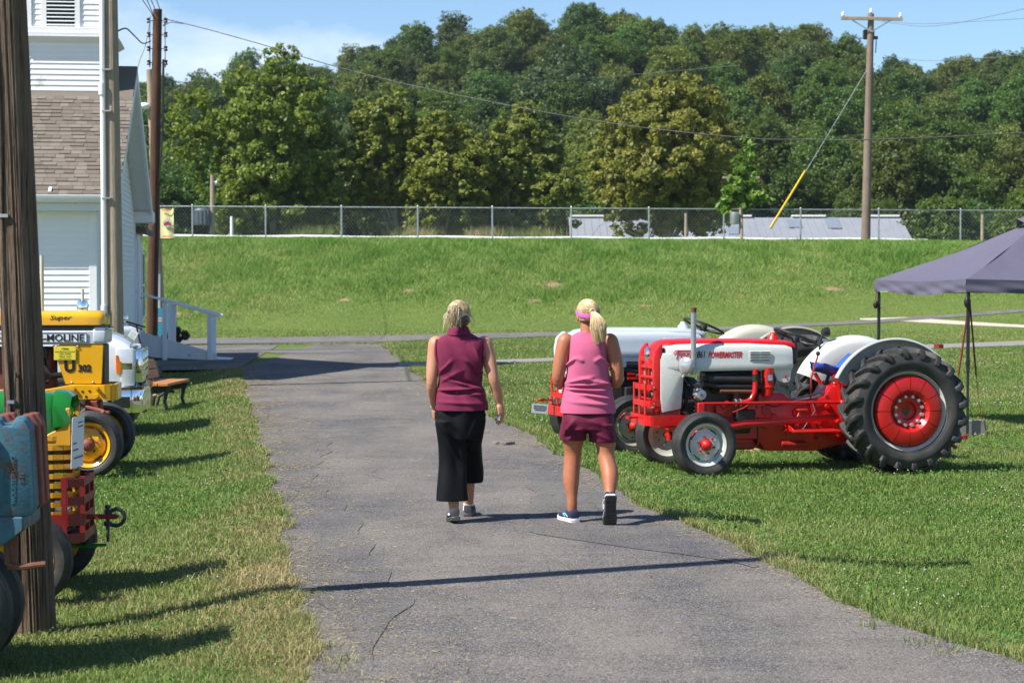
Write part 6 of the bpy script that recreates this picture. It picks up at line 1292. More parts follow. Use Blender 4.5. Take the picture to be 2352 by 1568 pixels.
def head(mb, c, yaw=0, pitch=0, s=1.0):          # faces +y; a cranium, jaw, nose, lips, ears and brow
    T = Matrix.Translation(c) @ Matrix.Rotation(yaw, 4, 'Z') @ Matrix.Rotation(pitch, 4, 'X') @ Matrix.Scale(s, 4)
    mb.ball((0, -.012, .03), (.074, .092, .088), 22, 14, T); mb.ball((0, .022, -.035), (.058, .066, .078), 18, 12, T); mb.ball((0, .052, -.085), (.032, .026, .022), 12, 8, T)
    mb.tube([(0, .085, .02), (0, .098, -.008), (0, .106, -.028), (0, .09, -.036)], [.009, .011, .014, .010], 10, T); mb.ball((0, .085, -.058), (.022, .010, .007), 10, 6, T); mb.ball((0, .084, -.067), (.019, .010, .006), 10, 6, T)
    for x in (-1, 1):
        mb.ball((x*.032, .074, .022), (.020, .012, .008), 10, 6, T); mb.ball((x*.044, .05, -.02), (.022, .024, .022), 10, 8, T); mb.ball((x*.076, -.006, -.012), (.010, .020, .030), 10, 8, T); mb.ball((x*.080, -.004, -.034), (.007, .010, .012), 8, 6, T)
    return T
def eyes(parent, T):
    for x in (-1, 1): mb = MB(); mb.ball((x*.031, .083, .006), (.013, .008, .008), 12, 8, T); e = obj('eye', mb, M['plate'], parent); mb = MB(); mb.ball((x*.031, .0885, .006), (.0055, .004, .0055), 10, 6, T); obj('iris', mb, M['ink'], e)
def ring(z, cx, cy, hw, bf, bb, n=64, p=2.4):    # superellipse ring, different front (+y) and back depth
    o = []
    for j in range(n):
        a = 2*math.pi*j/n; c, s = math.cos(a), math.sin(a); x = hw*math.copysign(abs(c)**(2/p), c); y = (bf if s > 0 else bb)*math.copysign(abs(s)**(2/p), s); o.append(Vector((cx + x, cy + y, z)))
    return o
def densify(tab, k):
    tab = np.array(tab, float); z = tab[:, 0]; i = np.linspace(0, len(z) - 1, k); out = []
    for t in i:
        a = int(min(t, len(z) - 2)); u = t - a; p0, p1, p2, p3 = tab[max(a - 1, 0)], tab[a], tab[a + 1], tab[min(a + 2, len(z) - 1)]
        out.append(.5*((2*p1) + (p2 - p0)*u + (2*p0 - 5*p1 + 4*p2 - p3)*u*u + (3*p1 - p0 - 3*p2 + p3)*u**3))
    return out
def garment(tab, k, folds, n=96, p=2.4, fa=1.0):
    rings = []
    for row in densify(tab, k):
        z, cx, cy, hw, bf, bb = row; r = ring(z, cx, cy, hw, bf, bb, n, p(z) if callable(p) else p); c = Vector((cx, cy, z)); o = []
        for q in r:
            d = (q - c); d.z = 0; L_ = d.length; f = folds(q.x, q.y, z)*fa if folds else 0; o.append(q + (d/L_)*f if L_ > 1e-5 else q)
        rings.append(o)
    return rings
def crease(x, z, x0, z0, ang, ln, wd, amp):       # a soft ridge line on the cloth
    c, s = math.cos(ang), math.sin(ang); u = (x - x0)*c + (z - z0)*s; v = -(x - x0)*s + (z - z0)*c
    return amp*math.exp(-(v/wd)**2)*math.exp(-(u/ln)**4)
def shoe(root, T, um, sm, sm2=None, lace=None):   # sole on z=0, heel at y=-.07, toe at y=.19
    prof = [(-.085, .030, .0), (-.07, .038, 0), (-.02, .036, .0), (.05, .038, 0), (.11, .045, 0), (.16, .040, .004), (.195, .022, .012)]
    def rg(y, hw, z): return [Vector((hw*math.cos(2*math.pi*i/16), y, z + 0)) for i in range(16)]
    def sec(y, hw, z0, z1): return [T @ Vector((hw*(1 if a in (0, 1) else -1)*(1 if a in (0, 3) else .92), y, z0 if a in (0, 3) else z1)) for a in (0, 1, 2, 3)]
    n = 14
    def srow(y, hw, z0, z1):
        o = []
        for i in range(n): a = 2*math.pi*i/n; o.append(T @ Vector((hw*math.copysign(abs(math.cos(a))**.7, math.cos(a)), y, (z0 + z1)/2 + (z1 - z0)/2*math.copysign(abs(math.sin(a))**.6, math.sin(a)))))
        return o
    d = densify([(y, hw, z, 0) for y, hw, z in prof], 20); mb = MB(); mb.loft([srow(r[0], max(.012, r[1]), r[2], r[2] + .016) for r in d]); sl_ = obj('sole', mb, M['sole_gray'] if sm2 is None else M[sm], root, ang=50)
    mb = MB(); mb.loft([srow(r[0], max(.012, r[1]*.98), r[2] + .012, r[2] + .034) for r in d]); obj('midsole', mb, M[sm2 or sm], root, ang=50)
    up = [(-.078, .028, .030, .085), (-.06, .034, .03, .098), (-.02, .034, .03, .088), (.03, .036, .03, .086), (.08, .041, .03, .075), (.13, .040, .03, .058), (.17, .030, .03, .047), (.188, .018, .032, .040)]
    mb = MB(); mb.loft([srow(r[0], r[1], r[2], r[3]) for r in densify(up, 22)]); uo = obj('shoe_upper', mb, M[um], root, ang=60)
    mb = MB(); mb.tube([T @ Vector((-.037, -.03, .045)), T @ Vector((-.042, .01, .07)), T @ Vector((-.036, .05, .05))], .004, 5); mb.tube([T @ Vector((-.037, .02, .045)), T @ Vector((-.041, .04, .066)), T @ Vector((-.035, .07, .05))], .004, 5); obj('shoe_stripe', mb, M[lace or 'plate'], uo); return uo
def strands(root, name, m, paths, r, n=6):
    mb = MB()
    for p in paths: mb.tube(p, [r, r*1.1, r*.9, r*.35][:len(p)] if len(p) <= 4 else [r*(1 - .7*i/(len(p) - 1)) for i in range(len(p))], n)
    return obj(name, mb, m, root, ang=80)

# ---------------------------------------------------------------- walker in plum top and black trousers
W1 = thing('person', 'person in plum sleeveless top and wide black trousers walking on the lane', 'person', (-.388, 15.02, .008))
B = MB(); T = head(B, (-.012, .01, 1.535), R(4), R(-4))
limb(B, [(-.01, -.01, 1.36), (-.01, -.005, 1.43), (-.012, 0, 1.49)], [.07, .055, .055]); B.ball((0, .02, 1.18), (.15, .10, .22), 18, 12); B.ball((0, .01, .92), (.165, .12, .16), 18, 12)
limb(B, [(-.180, .01, 1.335), (-.200, -.01, 1.20), (-.214, -.03, 1.045), (-.205, .05, .93), (-.196, .12, .845)], [.062, .053, .040, .037, .024]); hand(B, (-.196, .12, .845), (.05, .32, -.9), (.8, -.1, 0), -1, .55)
limb(B, [(.180, .01, 1.335), (.214, -.015, 1.22), (.248, -.05, 1.085), (.278, -.02, .97), (.296, .0, .885)], [.062, .054, .041, .038, .024]); hand(B, (.296, .0, .885), (.10, -.05, -1), (-.75, .5, 0), 1, .42, 1.1)
limb(B, [(-.09, .0, .85), (-.075, .03, .48), (-.055, -.03, .22), (-.045, -.06, .10)], [.09, .060, .047, .036]); limb(B, [(.08, .02, .85), (.06, .22, .50), (.055, .30, .25), (.055, .36, .10)], [.09, .060, .047, .036])
body = remeshed('body', B, M['skin1'], W1, .0058, 5); eyes(body, T)
def f1(x, y, z):
    if y > .02: return .002*math.sin(z*70 + x*9)
    a = crease(x, z, .06, 1.03, -.32, .13, .012, .010) + crease(x, z, -.02, 1.0, .05, .12, .010, .012) + crease(x, z, .08, .97, -.12, .10, .012, .010) - crease(x, z, .03, 1.055, -.25, .12, .012, .010) - crease(x, z, -.01, .975, 0, .13, .012, .012)
    a += crease(x, z, .10, 1.17, -.75, .09, .010, .009) + crease(x, z, -.11, 1.16, .8, .08, .010, .008) + crease(x, z, .13, 1.24, -1.2, .07, .009, .008) - crease(x, z, .12, 1.13, -.8, .09, .012, .008)
    a += crease(x, z, -.06, 1.10, .5, .09, .012, .006) + crease(x, z, 0, .90, -.05, .16, .014, .006); return a + .0015*math.sin(x*60 + z*25)
tab = [(.842, .012, .0, .197, .142, .148), (.875, .010, .0, .196, .142, .146), (.93, .007, .002, .188, .140, .138), (.985, .002, .004, .178, .138, .125), (1.03, .0, .006, .168, .136, .118), (1.09, .0, .004, .163, .136, .122), (1.18, .0, .0, .168, .132, .128), (1.26, .0, -.004, .178, .118, .126), (1.325, .0, -.006, .184, .100, .112), (1.365, .0, -.008, .172, .080, .095), (1.395, -.003, -.006, .125, .064, .076), (1.415, -.006, -.004, .090, .058, .066), (1.43, -.008, -.002, .074, .058, .064)]
mb = MB(); mb.loft(garment(tab, 90, f1, 128, lambda z: 2.4 + 1.1*float(sst(1.08, 1.22, z))*(1 - float(sst(1.35, 1.42, z))), fa=2.3), caps=False); top = obj('plum_top', mb, M['plum'], W1, ang=180)
mb = MB(); mb.loft([ring(1.415, -.008, -.004, .078, .062, .070, 40), ring(1.45, -.009, -.004, .066, .062, .066, 40), ring(1.468, -.01, -.004, .062, .058, .063, 40), ring(1.466, -.01, -.004, .069, .065, .070, 40), ring(1.44, -.009, -.006, .078, .070, .078, 40), ring(1.405, -.008, -.006, .096, .075, .088, 40)], caps=False); obj('collar', mb, M['plum'], top, ang=80)
for s in (-1, 1):
    mb = MB()
    for i in range(20): t = i/19; z = 1.205 + .165*t; x = s*(.168 + .010*math.sin(math.pi*t)); y = -.088 + .030*t*t; mb.tube([(x, y, z), (x + s*.012, y + .006, z + .001)], [.0042, .0052], 6)
    obj('sleeve_ruffle', mb, M['plum'], top)
def fp(x, y, z): return .006*math.sin(math.atan2(y, x)*5 + z*3) + .004*math.sin(x*30 + z*8) + (crease(x, z, -.03, .70, -.9, .12, .016, .012) + crease(x, z, -.02, .62, -.7, .14, .014, .010) + crease(x, z, -.03, .50, -1.1, .14, .014, .010) - crease(x, z, .0, .66, -.8, .12, .014, .010) + crease(x, z, .10, .72, 1.1, .12, .014, .010) if y < 0 else 0)
Bp = MB(); Bp.loft(garment([(.62, .0, .03, .165, .13, .13), (.72, .0, .02, .186, .138, .146), (.80, .004, .01, .184, .134, .140), (.835, .006, .0, .176, .124, .128), (.87, .006, .0, .160, .110, .115)], 24, fp, fa=1.4))
Bp.loft(garment([(.165, -.066, -.045, .118, .085, .095), (.30, -.068, -.02, .116, .09, .10), (.45, -.066, .01, .112, .095, .10), (.60, -.070, .015, .112, .11, .11), (.76, -.080, .01, .108, .12, .135)], 40, fp, fa=1.9))
Bp.loft(garment([(.265, .075, .30, .088, .085, .10), (.36, .075, .26, .090, .09, .10), (.46, .070, .20, .088, .095, .10), (.60, .075, .10, .098, .11, .115), (.76, .085, .02, .105, .12, .13)], 40, fp, fa=1.9))
remeshed('trousers', Bp, M['blackc'], W1, .008, 3)
TS = Matrix.Translation((-.045, -.075, .012)) @ Matrix.Rotation(R(10), 4, 'Z') @ Matrix.Rotation(R(-9), 4, 'X'); shoe(W1, TS, 'shoe_gray', 'sole_gray', None, 'sock')
TS = Matrix.Translation((.055, .40, .0)) @ Matrix.Rotation(R(-4), 4, 'Z') @ Matrix.Rotation(R(4), 4, 'X'); shoe(W1, TS, 'shoe_gray', 'sole_gray')
for x, y in ((-.046, -.065), (.055, .365)): mb = MB(); mb.lathe([(.036, .080), (.041, .088), (.040, .098), (.034, .102)], (x, y, 0), 'Z', 16); obj('sock', mb, M['sock'], W1)
hr = random.Random(6); hc = Vector((-.012, -.002, 1.565))
mb = MB(); rg_ = []
for i in range(14):
    t = i/13; th = R(2 + 104*t); row = []
    for j in range(40):
        a = 2*math.pi*j/40; dep = 1.0 if math.sin(a) < .35 else max(.0, 1 - (math.sin(a) - .35)*1.1); tt = R(2) + (th - R(2))*(.55 + .45*dep)
        row.append(hc + Vector((.086*math.sin(tt)*math.cos(a), .104*math.sin(tt)*math.sin(a) - .008, .098*math.cos(tt) + .004 - (.02*t if math.sin(a) < 0 else 0))))
    rg_.append(row)
mb.loft(rg_, caps=False); cap = obj('hair', mb, M['hair1'], W1, ang=180)
mb = MB(); mb.ball((.002, -.052, 1.520), (.068, .060, .066), 18, 12); obj('nape_hair', mb, M['hair1d'], cap)
tie = Vector((-.02, -.108, 1.602)); paths = []
for i in range(460):
    a = hr.uniform(-2.9, 2.9); el = hr.uniform(.12 if abs(a) < 1.2 else -.25, 1.2); p0 = hc + Vector((.090*math.cos(el)*math.sin(a), .106*math.cos(el)*math.cos(a)*(-1 if abs(a) < 1.6 else -.7) - .006, .10*math.sin(el))); m_ = (p0 + tie)/2; m_ = hc + (m_ - hc).normalized()*(.108 + hr.uniform(0, .004)); paths.append([p0, m_, tie + Vector((hr.uniform(-.012, .012), .01, hr.uniform(-.012, .012)))])
strands(cap, 'swept_strands', M['hair1'], paths, .0019, 4)
paths = []
for i in range(420):
    o_ = Vector((hr.gauss(0, .010), hr.gauss(0, .006), hr.gauss(0, .008))); e = Vector((-.045 + hr.gauss(0, .020), -.128 + hr.gauss(0, .014), 1.485 + hr.uniform(-.03, .045))); paths.append([tie + o_*.6, tie + Vector((-.012, -.028, .004)) + o_*1.4, (tie + e)/2 + Vector((-.012, -.022, .0)) + o_*1.6, e])
strands(cap, 'ponytail', M['hair1'], paths, .0021, 4)
paths = []
for i in range(16):
    s = -1 if i % 4 else 1; p0 = hc + Vector((s*.085, hr.uniform(-.06, .05), hr.uniform(-.05, .02))); e = p0 + Vector((s*hr.uniform(.0, .035), hr.uniform(-.03, .02), -hr.uniform(.03, .11))); paths.append([p0, (p0 + e)/2 + Vector((s*.012, 0, .0)), e])
strands(cap, 'stray_hair', M['hair1'], paths, .0016, 4)
mb = MB(); mb.ball(tie + Vector((.006, -.012, .006)), (.020, .014, .014), 12, 8); obj('hair_clip', mb, M['ink'], cap)
for s in (-1, 1): mb = MB(); mb.lathe([(.0155, -.001), (.0175, -.001), (.0175, .001), (.0155, .001)], (s*.088 - .012, .0, 1.475), 'Y', 18, closed=True); obj('earring', mb, mat('gold_hoop', (.70, .45, .15), .25, 1.0), W1)
ph_ = thing('white_phone', 'small white phone held in the right hand of the plum walker', 'phone', (-.388 + .288, 15.02 - .012, .008 + .790)); mb = MB(); mb.box((0, 0, .0), (.026, .045, .06)); obj('case', mb, M['plate'], ph_, bevel=.006, rot=(R(-8), R(6), 0))
mb = MB(); mb.lathe([(.026, -.004), (.029, -.004), (.029, .004), (.026, .004)], (-.199, .112, .86), 'Z', 18, closed=True); obj('wristband', mb, M['plate'], W1)

# ---------------------------------------------------------------- walker in pink tank top and berry shorts
W2 = thing('person', 'person in pink tank top and berry shorts walking on the lane', 'person', (.566, 14.97, .008))
B = MB(); T = head(B, (.0, .03, 1.545), R(14), R(-10))
limb(B, [(.0, -.005, 1.36), (.0, .005, 1.43), (.0, .018, 1.50)], [.07, .055, .055]); B.ball((0, .02, 1.18), (.15, .10, .22), 18, 12); B.ball((0, .01, .90), (.165, .12, .16), 18, 12)
limb(B, [(-.165, .0, 1.355), (-.200, -.015, 1.22), (-.222, -.01, 1.06), (-.165, .12, 1.06), (-.10, .24, 1.09)], [.064, .056, .044, .038, .025]); hand(B, (-.10, .24, 1.09), (.6, .6, .3), (.5, -.4, .2), -1, .6)
limb(B, [(.165, .0, 1.355), (.205, -.015, 1.22), (.222, -.01, 1.06), (.165, .12, 1.06), (.10, .24, 1.09)], [.064, .056, .044, .038, .025]); hand(B, (.10, .24, 1.09), (-.6, .6, .3), (-.5, -.4, .2), 1, .6)
limb(B, [(-.085, .02, .82), (-.105, .05, .64), (-.108, .07, .50), (-.122, .05, .33), (-.115, .02, .17), (-.112, .02, .09)], [.092, .082, .064, .063, .039, .036])
limb(B, [(.085, -.01, .82), (.13, -.03, .64), (.136, -.05, .50), (.163, -.12, .37), (.158, -.20, .24), (.155, -.235, .19)], [.092, .082, .062, .063, .040, .036])
body = remeshed('body', B, M['skin2'], W2, .0058, 5); eyes(body, T)
def f2(x, y, z):
    if y > .02: return .002*math.sin(z*60)
    a = crease(x, z, -.07, 1.07, .22, .10, .010, .010) + crease(x, z, .06, 1.06, -.20, .11, .010, .010) + crease(x, z, -.02, 1.035, .05, .14, .010, .011) + crease(x, z, .0, 1.0, -.04, .15, .010, .010) + crease(x, z, .04, .955, -.2, .12, .012, .010) - crease(x, z, .0, 1.018, 0, .15, .010, .010) - crease(x, z, 0, .978, -.08, .14, .011, .010)
    a += crease(x, z, -.13, 1.20, .75, .05, .010, .010) + crease(x, z, .13, 1.20, -.75, .05, .010, .010) + crease(x, z, -.06, 1.225, -.5, .03, .014, .006) + crease(x, z, .07, 1.225, .6, .03, .014, .006) + crease(x, z, .02, .90, -.1, .15, .014, .006); return a
tab = [(.825, .005, .0, .208, .145, .158), (.86, .004, .0, .205, .145, .155), (.92, .003, .0, .196, .142, .145), (.98, .002, .0, .184, .140, .130), (1.04, .0, .002, .174, .138, .120), (1.11, .0, .0, .160, .138, .122), (1.18, .0, .0, .152, .134, .126), (1.24, .0, -.002, .146, .122, .124), (1.30, .0, -.004, .143, .105, .116), (1.35, .0, -.004, .143, .085, .10), (1.385, .0, -.002, .138, .068, .082), (1.41, .0, .0, .105, .06, .068), (1.428, .0, .002, .072, .058, .062)]
mb = MB(); mb.loft(garment(tab, 90, f2, 128, p=2.3, fa=2.3), caps=False); obj('pink_top', mb, M['pinkc'], W2, ang=180)
def fs(x, y, z): return .005*math.sin(math.atan2(y, x)*4 + z*6) + (crease(x, z, -.14, .72, .9, .07, .012, .009) + crease(x, z, -.10, .66, .7, .08, .012, .009) + crease(x, z, .09, .66, -.5, .09, .012, .009) + crease(x, z, .15, .70, -1.0, .07, .012, .008) - crease(x, z, -.12, .69, .8, .07, .010, .007) + crease(x, z, .08, .75, -.2, .09, .012, .006) if y < 0 else 0)
Bp = MB(); Bp.loft(garment([(.70, .002, .0, .200, .135, .150), (.76, .003, .0, .204, .142, .156), (.805, .004, .0, .196, .134, .144), (.86, .004, .0, .175, .118, .122)], 20, fs, fa=1.6))
Bp.loft(garment([(.615, -.108, .045, .096, .10, .105), (.66, -.108, .04, .100, .105, .115), (.74, -.104, .02, .098, .12, .135)], 16, fs, fa=1.6)); Bp.loft(garment([(.605, .115, -.02, .096, .10, .105), (.66, .112, -.015, .100, .105, .115), (.74, .104, -.01, .098, .12, .135)], 16, fs, fa=1.6))
remeshed('shorts', Bp, M['berry'], W2, .008, 2)
TS = Matrix.Translation((-.122, .03, .0)) @ Matrix.Rotation(R(22), 4, 'Z') @ Matrix.Scale(1.15, 4, (1, 0, 0)); shoe(W2, TS, 'shoe_navy', 'sole_white', 'sole_white', 'sole_aqua')
TS = Matrix.Translation((.158, -.245, .165)) @ Matrix.Rotation(R(2), 4, 'Z') @ Matrix.Rotation(R(-66), 4, 'X') @ Matrix.Translation((0, .0, -.03)) @ Matrix.Scale(1.2, 4, (1, 0, 0)); shoe(W2, TS, 'shoe_navy', 'sole_gray', 'sole_white', 'plate')
mb = MB()
for i in range(6):
    y = -.05 + i*.042; w_ = .028 if i < 3 else .034; mb.add([TS @ Vector(q) for q in ((-w_, y, -.003), (w_, y, -.003), (w_, y + .03, -.003), (-w_, y + .03, -.003), (-w_, y, .004), (w_, y, .004), (w_, y + .03, .004), (-w_, y + .03, .004))], [(3,2,1,0),(4,5,6,7),(0,1,5,4),(1,2,6,5),(2,3,7,6),(3,0,4,7)])
obj('tread_pad', mb, M['tyre'], W2)
hc = Vector((.0, .020, 1.575)); mb = MB(); rg_ = []; Rz = Matrix.Rotation(R(14), 4, 'Z')
for i in range(14):
    t = i/13; th = R(2 + 122*t); row = []
    for j in range(40):
        a = 2*math.pi*j/40; dep = 1.0 if math.sin(a) < .2 else max(.0, 1 - (math.sin(a) - .2)*1.2); tt = R(2) + (th - R(2))*(.5 + .5*dep)
        row.append(hc + Rz @ Vector((.084*math.sin(tt)*math.cos(a), .104*math.sin(tt)*math.sin(a) - .008, .098*math.cos(tt) + .002 - (.01*t if math.sin(a) < 0 else 0))))
    rg_.append(row)
mb.loft(rg_, caps=False); cap = obj('hair', mb, M['hair2'], W2, ang=180); tie = hc + Vector((.035, -.105, .005)); paths = []
for i in range(520):
    a = hr.uniform(-2.9, 2.9); el = hr.uniform(-.5, 1.3); p0 = hc + Vector((.088*math.cos(el)*math.sin(a), .106*math.cos(el)*math.cos(a)*(-1 if abs(a) < 1.6 else -.7) - .006, .10*math.sin(el))); m_ = (p0 + tie)/2; m_ = hc + (m_ - hc).normalized()*(.104 + hr.uniform(0, .003)); paths.append([p0, m_, tie + Vector((hr.uniform(-.012, .012), .01, hr.uniform(-.012, .012)))])
strands(cap, 'swept_strands', M['hair2'], paths, .0018, 4)
paths = []
for i in range(640):
    a = hr.uniform(0, 6.28); rr_ = hr.uniform(.2, 1)**.5; o_ = Vector((math.cos(a)*.012, math.sin(a)*.010, 0)); e = Vector((.092 + .046*rr_*math.cos(a), -.115 + .03*rr_*math.sin(a), 1.375 + hr.uniform(-.03, .06) + .02*math.cos(a))); m1 = tie + Vector((.015, -.040, -.02)) + Vector((math.cos(a)*.030*rr_, math.sin(a)*.016*rr_, 0)); m2 = m1.lerp(e, .5) + Vector((math.cos(a)*.022*rr_, -.02, 0)); paths.append([tie + o_, m1, m2, e])
strands(cap, 'ponytail', M['hair2'], paths, .0027, 4)
k = NT('tie_dye_band'); k.col(k.ramp(k.noise(26, 3), [(.3, (.06, .22, .55)), (.45, (.55, .10, .50)), (.6, (.75, .10, .30)), (.75, (.10, .45, .60))])); k.set(.6); mb = MB()
row = [[hc + Rz @ Vector(((.0885 + o_)*math.cos(a), (.107 + o_)*math.sin(a) - .008, -.002 + .028*math.sin(a) + dz)) for a in [2*math.pi*j/40 for j in range(40)]] for o_, dz in ((.0, -.016), (.003, 0), (.0, .016))]
mb.loft(row, caps=False); obj('headband', mb, k.m, cap, ang=80)
mb = MB(); mb.tube([tie + Vector((.02*math.cos(a), -.006, .02*math.sin(a))) for a in [2*math.pi*j/14 for j in range(15)]], .006, 6); obj('hair_tie', mb, M['hair2'], cap)
mb = MB(); mb.tube([hc + Vector((-.078, .03, -.03)), hc + Vector((-.086, .05, -.028)), hc + Vector((-.072, .09, -.03))], .003, 6); mb.tube([hc + Vector((.078, .03, -.03)), hc + Vector((.080, .06, -.03)), hc + Vector((.05, .1, -.03))], .003, 6); obj('glasses', mb, M['ink'], W2)
# ================================================================ grass, clover, bare soil
rg = np.random.default_rng(77)
def vn(x, y, s, seed=0):              # smooth value noise 0..1
    x = x/s + seed*13.7; y = y/s + seed*7.3; xi = np.floor(x).astype(int); yi = np.floor(y).astype(int); fx = x - xi; fy = y - yi
    h = lambda a, b: (np.sin(a*127.1 + b*311.7 + seed*74.7)*43758.5453) % 1.0
    fx = fx*fx*(3 - 2*fx); fy = fy*fy*(3 - 2*fy)
    return (h(xi, yi)*(1 - fx) + h(xi + 1, yi)*fx)*(1 - fy) + (h(xi, yi + 1)*(1 - fx) + h(xi + 1, yi + 1)*fx)*fy
SOIL = [(940,668,.5),(1270,655,.9),(1225,690,.45),(1480,702,.35),(1915,665,.6),(1690,628,.4),(1330,580,.5),(790,690,.35),(400,722,.8),(2090,668,.4)]
SP = [(*G(a, b)[:2], r) for a, b, r in SOIL]; msoil = mat('bare_clay_soil', (.24, .17, .095), .95, var=.3, vs=4, bump=.6, bs=18)
for (x, y, r) in SP:
    rr = random.Random(int(x*91 + y)); mb = MB(); n = 18; ring_ = []
    for i in range(n): a = 2*math.pi*i/n; q = r*.7*rr.uniform(.35, 1.2); xx, yy = x + q*math.cos(a)*1.2, y + q*math.sin(a)*.8; ring_.append((xx, yy, gz(xx, yy) + .008))
    mb.add(ring_ + [(x, y, gz(x, y) + .012)], [(i, (i + 1) % n, n) for i in range(n)]); tag(obj('bare_soil', mb, msoil), 'bare clay patch on the grassy bank', kind='structure')
def free(x, y, edge=.02):
    m = ~((x > xl(y) + wob(y, .3) - edge) & (x < xr(y) + wob(y, 2.1) + edge) & (y < 59))
    for A, B in PATHS:
        o = np.argsort(A[:, 0]); p = np.argsort(B[:, 0]); ya = np.interp(x, A[o, 0], A[o, 1]); yb = np.interp(x, B[p, 0], B[p, 1]); ins = (x > A[:, 0].min()) & (x < A[:, 0].max()); m &= ~(ins & (y > ya - .03) & (y < yb + .03))
    m &= ~((x < xl(y) + .2) & (y > 41.7) & (y < 58.5))
    c, s = math.cos(R(6.95)), math.sin(R(6.95)); u = (x + 7.47)*c + (y - 36)*s; v = -(x + 7.47)*s + (y - 36)*c; m &= ~((u < .05) & (v > -.05) & (v < 14.2))
    return m
def blades(name, x, y, h, wd, col, bend, label, five=True):
    n = len(x); z = g(x, y) - .005; a = rg.uniform(0, 2*np.pi, n); b = rg.uniform(0, 2*np.pi, n); ln = bend*rg.uniform(.2, 1.0, n)*h
    tx, ty = np.cos(a)*wd/2, np.sin(a)*wd/2; lx, ly = np.cos(b)*ln, np.sin(b)*ln
    if five:
        V = np.zeros((n, 5, 3)); V[:, 0] = np.stack([x - tx, y - ty, z], 1); V[:, 1] = np.stack([x + tx, y + ty, z], 1)
        V[:, 2] = np.stack([x + tx*.8 + lx*.35, y + ty*.8 + ly*.35, z + h*.6], 1); V[:, 3] = np.stack([x - tx*.8 + lx*.35, y - ty*.8 + ly*.35, z + h*.6], 1); V[:, 4] = np.stack([x + lx, y + ly, z + h*(1 - .25*bend)], 1)
        i = np.arange(n)[:, None]*5; F_ = np.concatenate([i + 0, i + 1, i + 2, i + 0, i + 2, i + 3, i + 3, i + 2, i + 4], 1).reshape(-1, 3); k = 5
    else:
        V = np.zeros((n, 3, 3)); V[:, 0] = np.stack([x - tx, y - ty, z], 1); V[:, 1] = np.stack([x + tx, y + ty, z], 1); V[:, 2] = np.stack([x + lx, y + ly, z + h], 1); F_ = np.arange(n*3).reshape(-1, 3); k = 3
    me = bpy.data.meshes.new(name); me.vertices.add(n*k); me.vertices.foreach_set('co', V.astype(np.float32).ravel()); m_ = len(F_)
    me.loops.add(m_*3); me.loops.foreach_set('vertex_index', F_.astype(np.int32).ravel()); me.polygons.add(m_); me.polygons.foreach_set('loop_start', np.arange(0, m_*3, 3, dtype=np.int32))
    at = me.attributes.new('bcol', 'FLOAT_COLOR', 'POINT'); c4 = np.ones((n, k, 4), np.float32); c4[:, :, :3] = col[:, None, :]; at.data.foreach_set('color', c4.ravel())
    me.update(calc_edges=True); me.materials.append(M['blade']); o = obj(name, me, None); tag(o, label, None, None, 'stuff'); return o
GC = np.array([(.100, .180, .034), (.146, .225, .048), (.192, .252, .068), (.245, .268, .098), (.33, .275, .115), (.43, .36, .19)])
def colour(x, y, dry):
    t = np.clip(.30*vn(x, y, 1.6, 1) + .32*vn(x, y, .45, 2) + .35*vn(x, y, 5.5, 6) + .45*rg.uniform(0, 1, len(x)) - .40 + dry, 0, .999)*5; i = t.astype(int); f = (t - i)[:, None]
    c = GC[i]*(1 - f) + GC[np.minimum(i + 1, 5)]*f; return c*rg.uniform(.8, 1.2, (len(x), 1))
yy = np.linspace(7.2, 66, 600); pdf = (yy + 9)*(10/yy)**1.55; cdf = np.cumsum(pdf); cdf /= cdf[-1]
N = 1250000; y = np.interp(rg.uniform(0, 1, N), cdf, yy); x = rg.uniform(-1, 1, N)*(.268*y + 2.4) + .3; k = free(x, y); x, y = x[k], y[k]
d = np.maximum(np.maximum(xl(y) - x, x - xr(y)), 0); left_ = x < xl(y); dry = np.where(left_, .40*np.exp(-(d/.38)**1.3) + .05*np.exp(-(d/1.4)**2), .22*np.exp(-(d/.22)) + .03) + np.where(y > 40, .02, 0)
dry = dry*(.45 + .95*vn(x, y, .8, 9)); h = rg.uniform(.018, .050, len(x))*(1 + .5*vn(x, y, .35, 4)) + .02*np.exp(-(d/.3))*left_; wd = .0042*(np.maximum(y, 9)/10)**.85; c = colour(x, y, dry); nr = y < 19
blades('grass', x[nr], y[nr], h[nr], wd[nr]*rg.uniform(.7, 1.5, nr.sum()), c[nr], 1.0, 'short mown grass beside the lane')
fr2 = ~nr; blades('grass', x[fr2], y[fr2], h[fr2]*.95, wd[fr2]*1.5*rg.uniform(.7, 1.5, fr2.sum()), c[fr2], .9, 'mown lawn stretching to the foot of the bank', False)
# dry fringe along the lane
n = 60000; y = 7.2 + 38*rg.uniform(0, 1, n)**1.9; sd = rg.uniform(0, 1, n) < .68; off = np.abs(rg.normal(0, .16, n)); cl = vn(y*1.0, sd*50., .28, 3) + .6*vn(y, sd*9., .09, 8); x = np.where(sd, xl(y) + wob(y, .3) - off*1.3 + .13*(cl - .55), xr(y) + wob(y, 2.1) + off*.75 - .07*(cl - .55))
h = rg.uniform(.03, .085, n)*(.5 + .9*cl); c = colour(x, y, np.where(sd, .38, .20)*(.4 + .9*vn(x, y, .5, 5))); keep = (y < 41.5) & (cl > .38); blades('grass_fringe', x[keep], y[keep], h[keep], (.0038*(np.maximum(y, 9)/10)**.8*rg.uniform(.7, 1.4, n))[keep], c[keep], 1.3, 'dry straw coloured grass fringe along the lane edges')
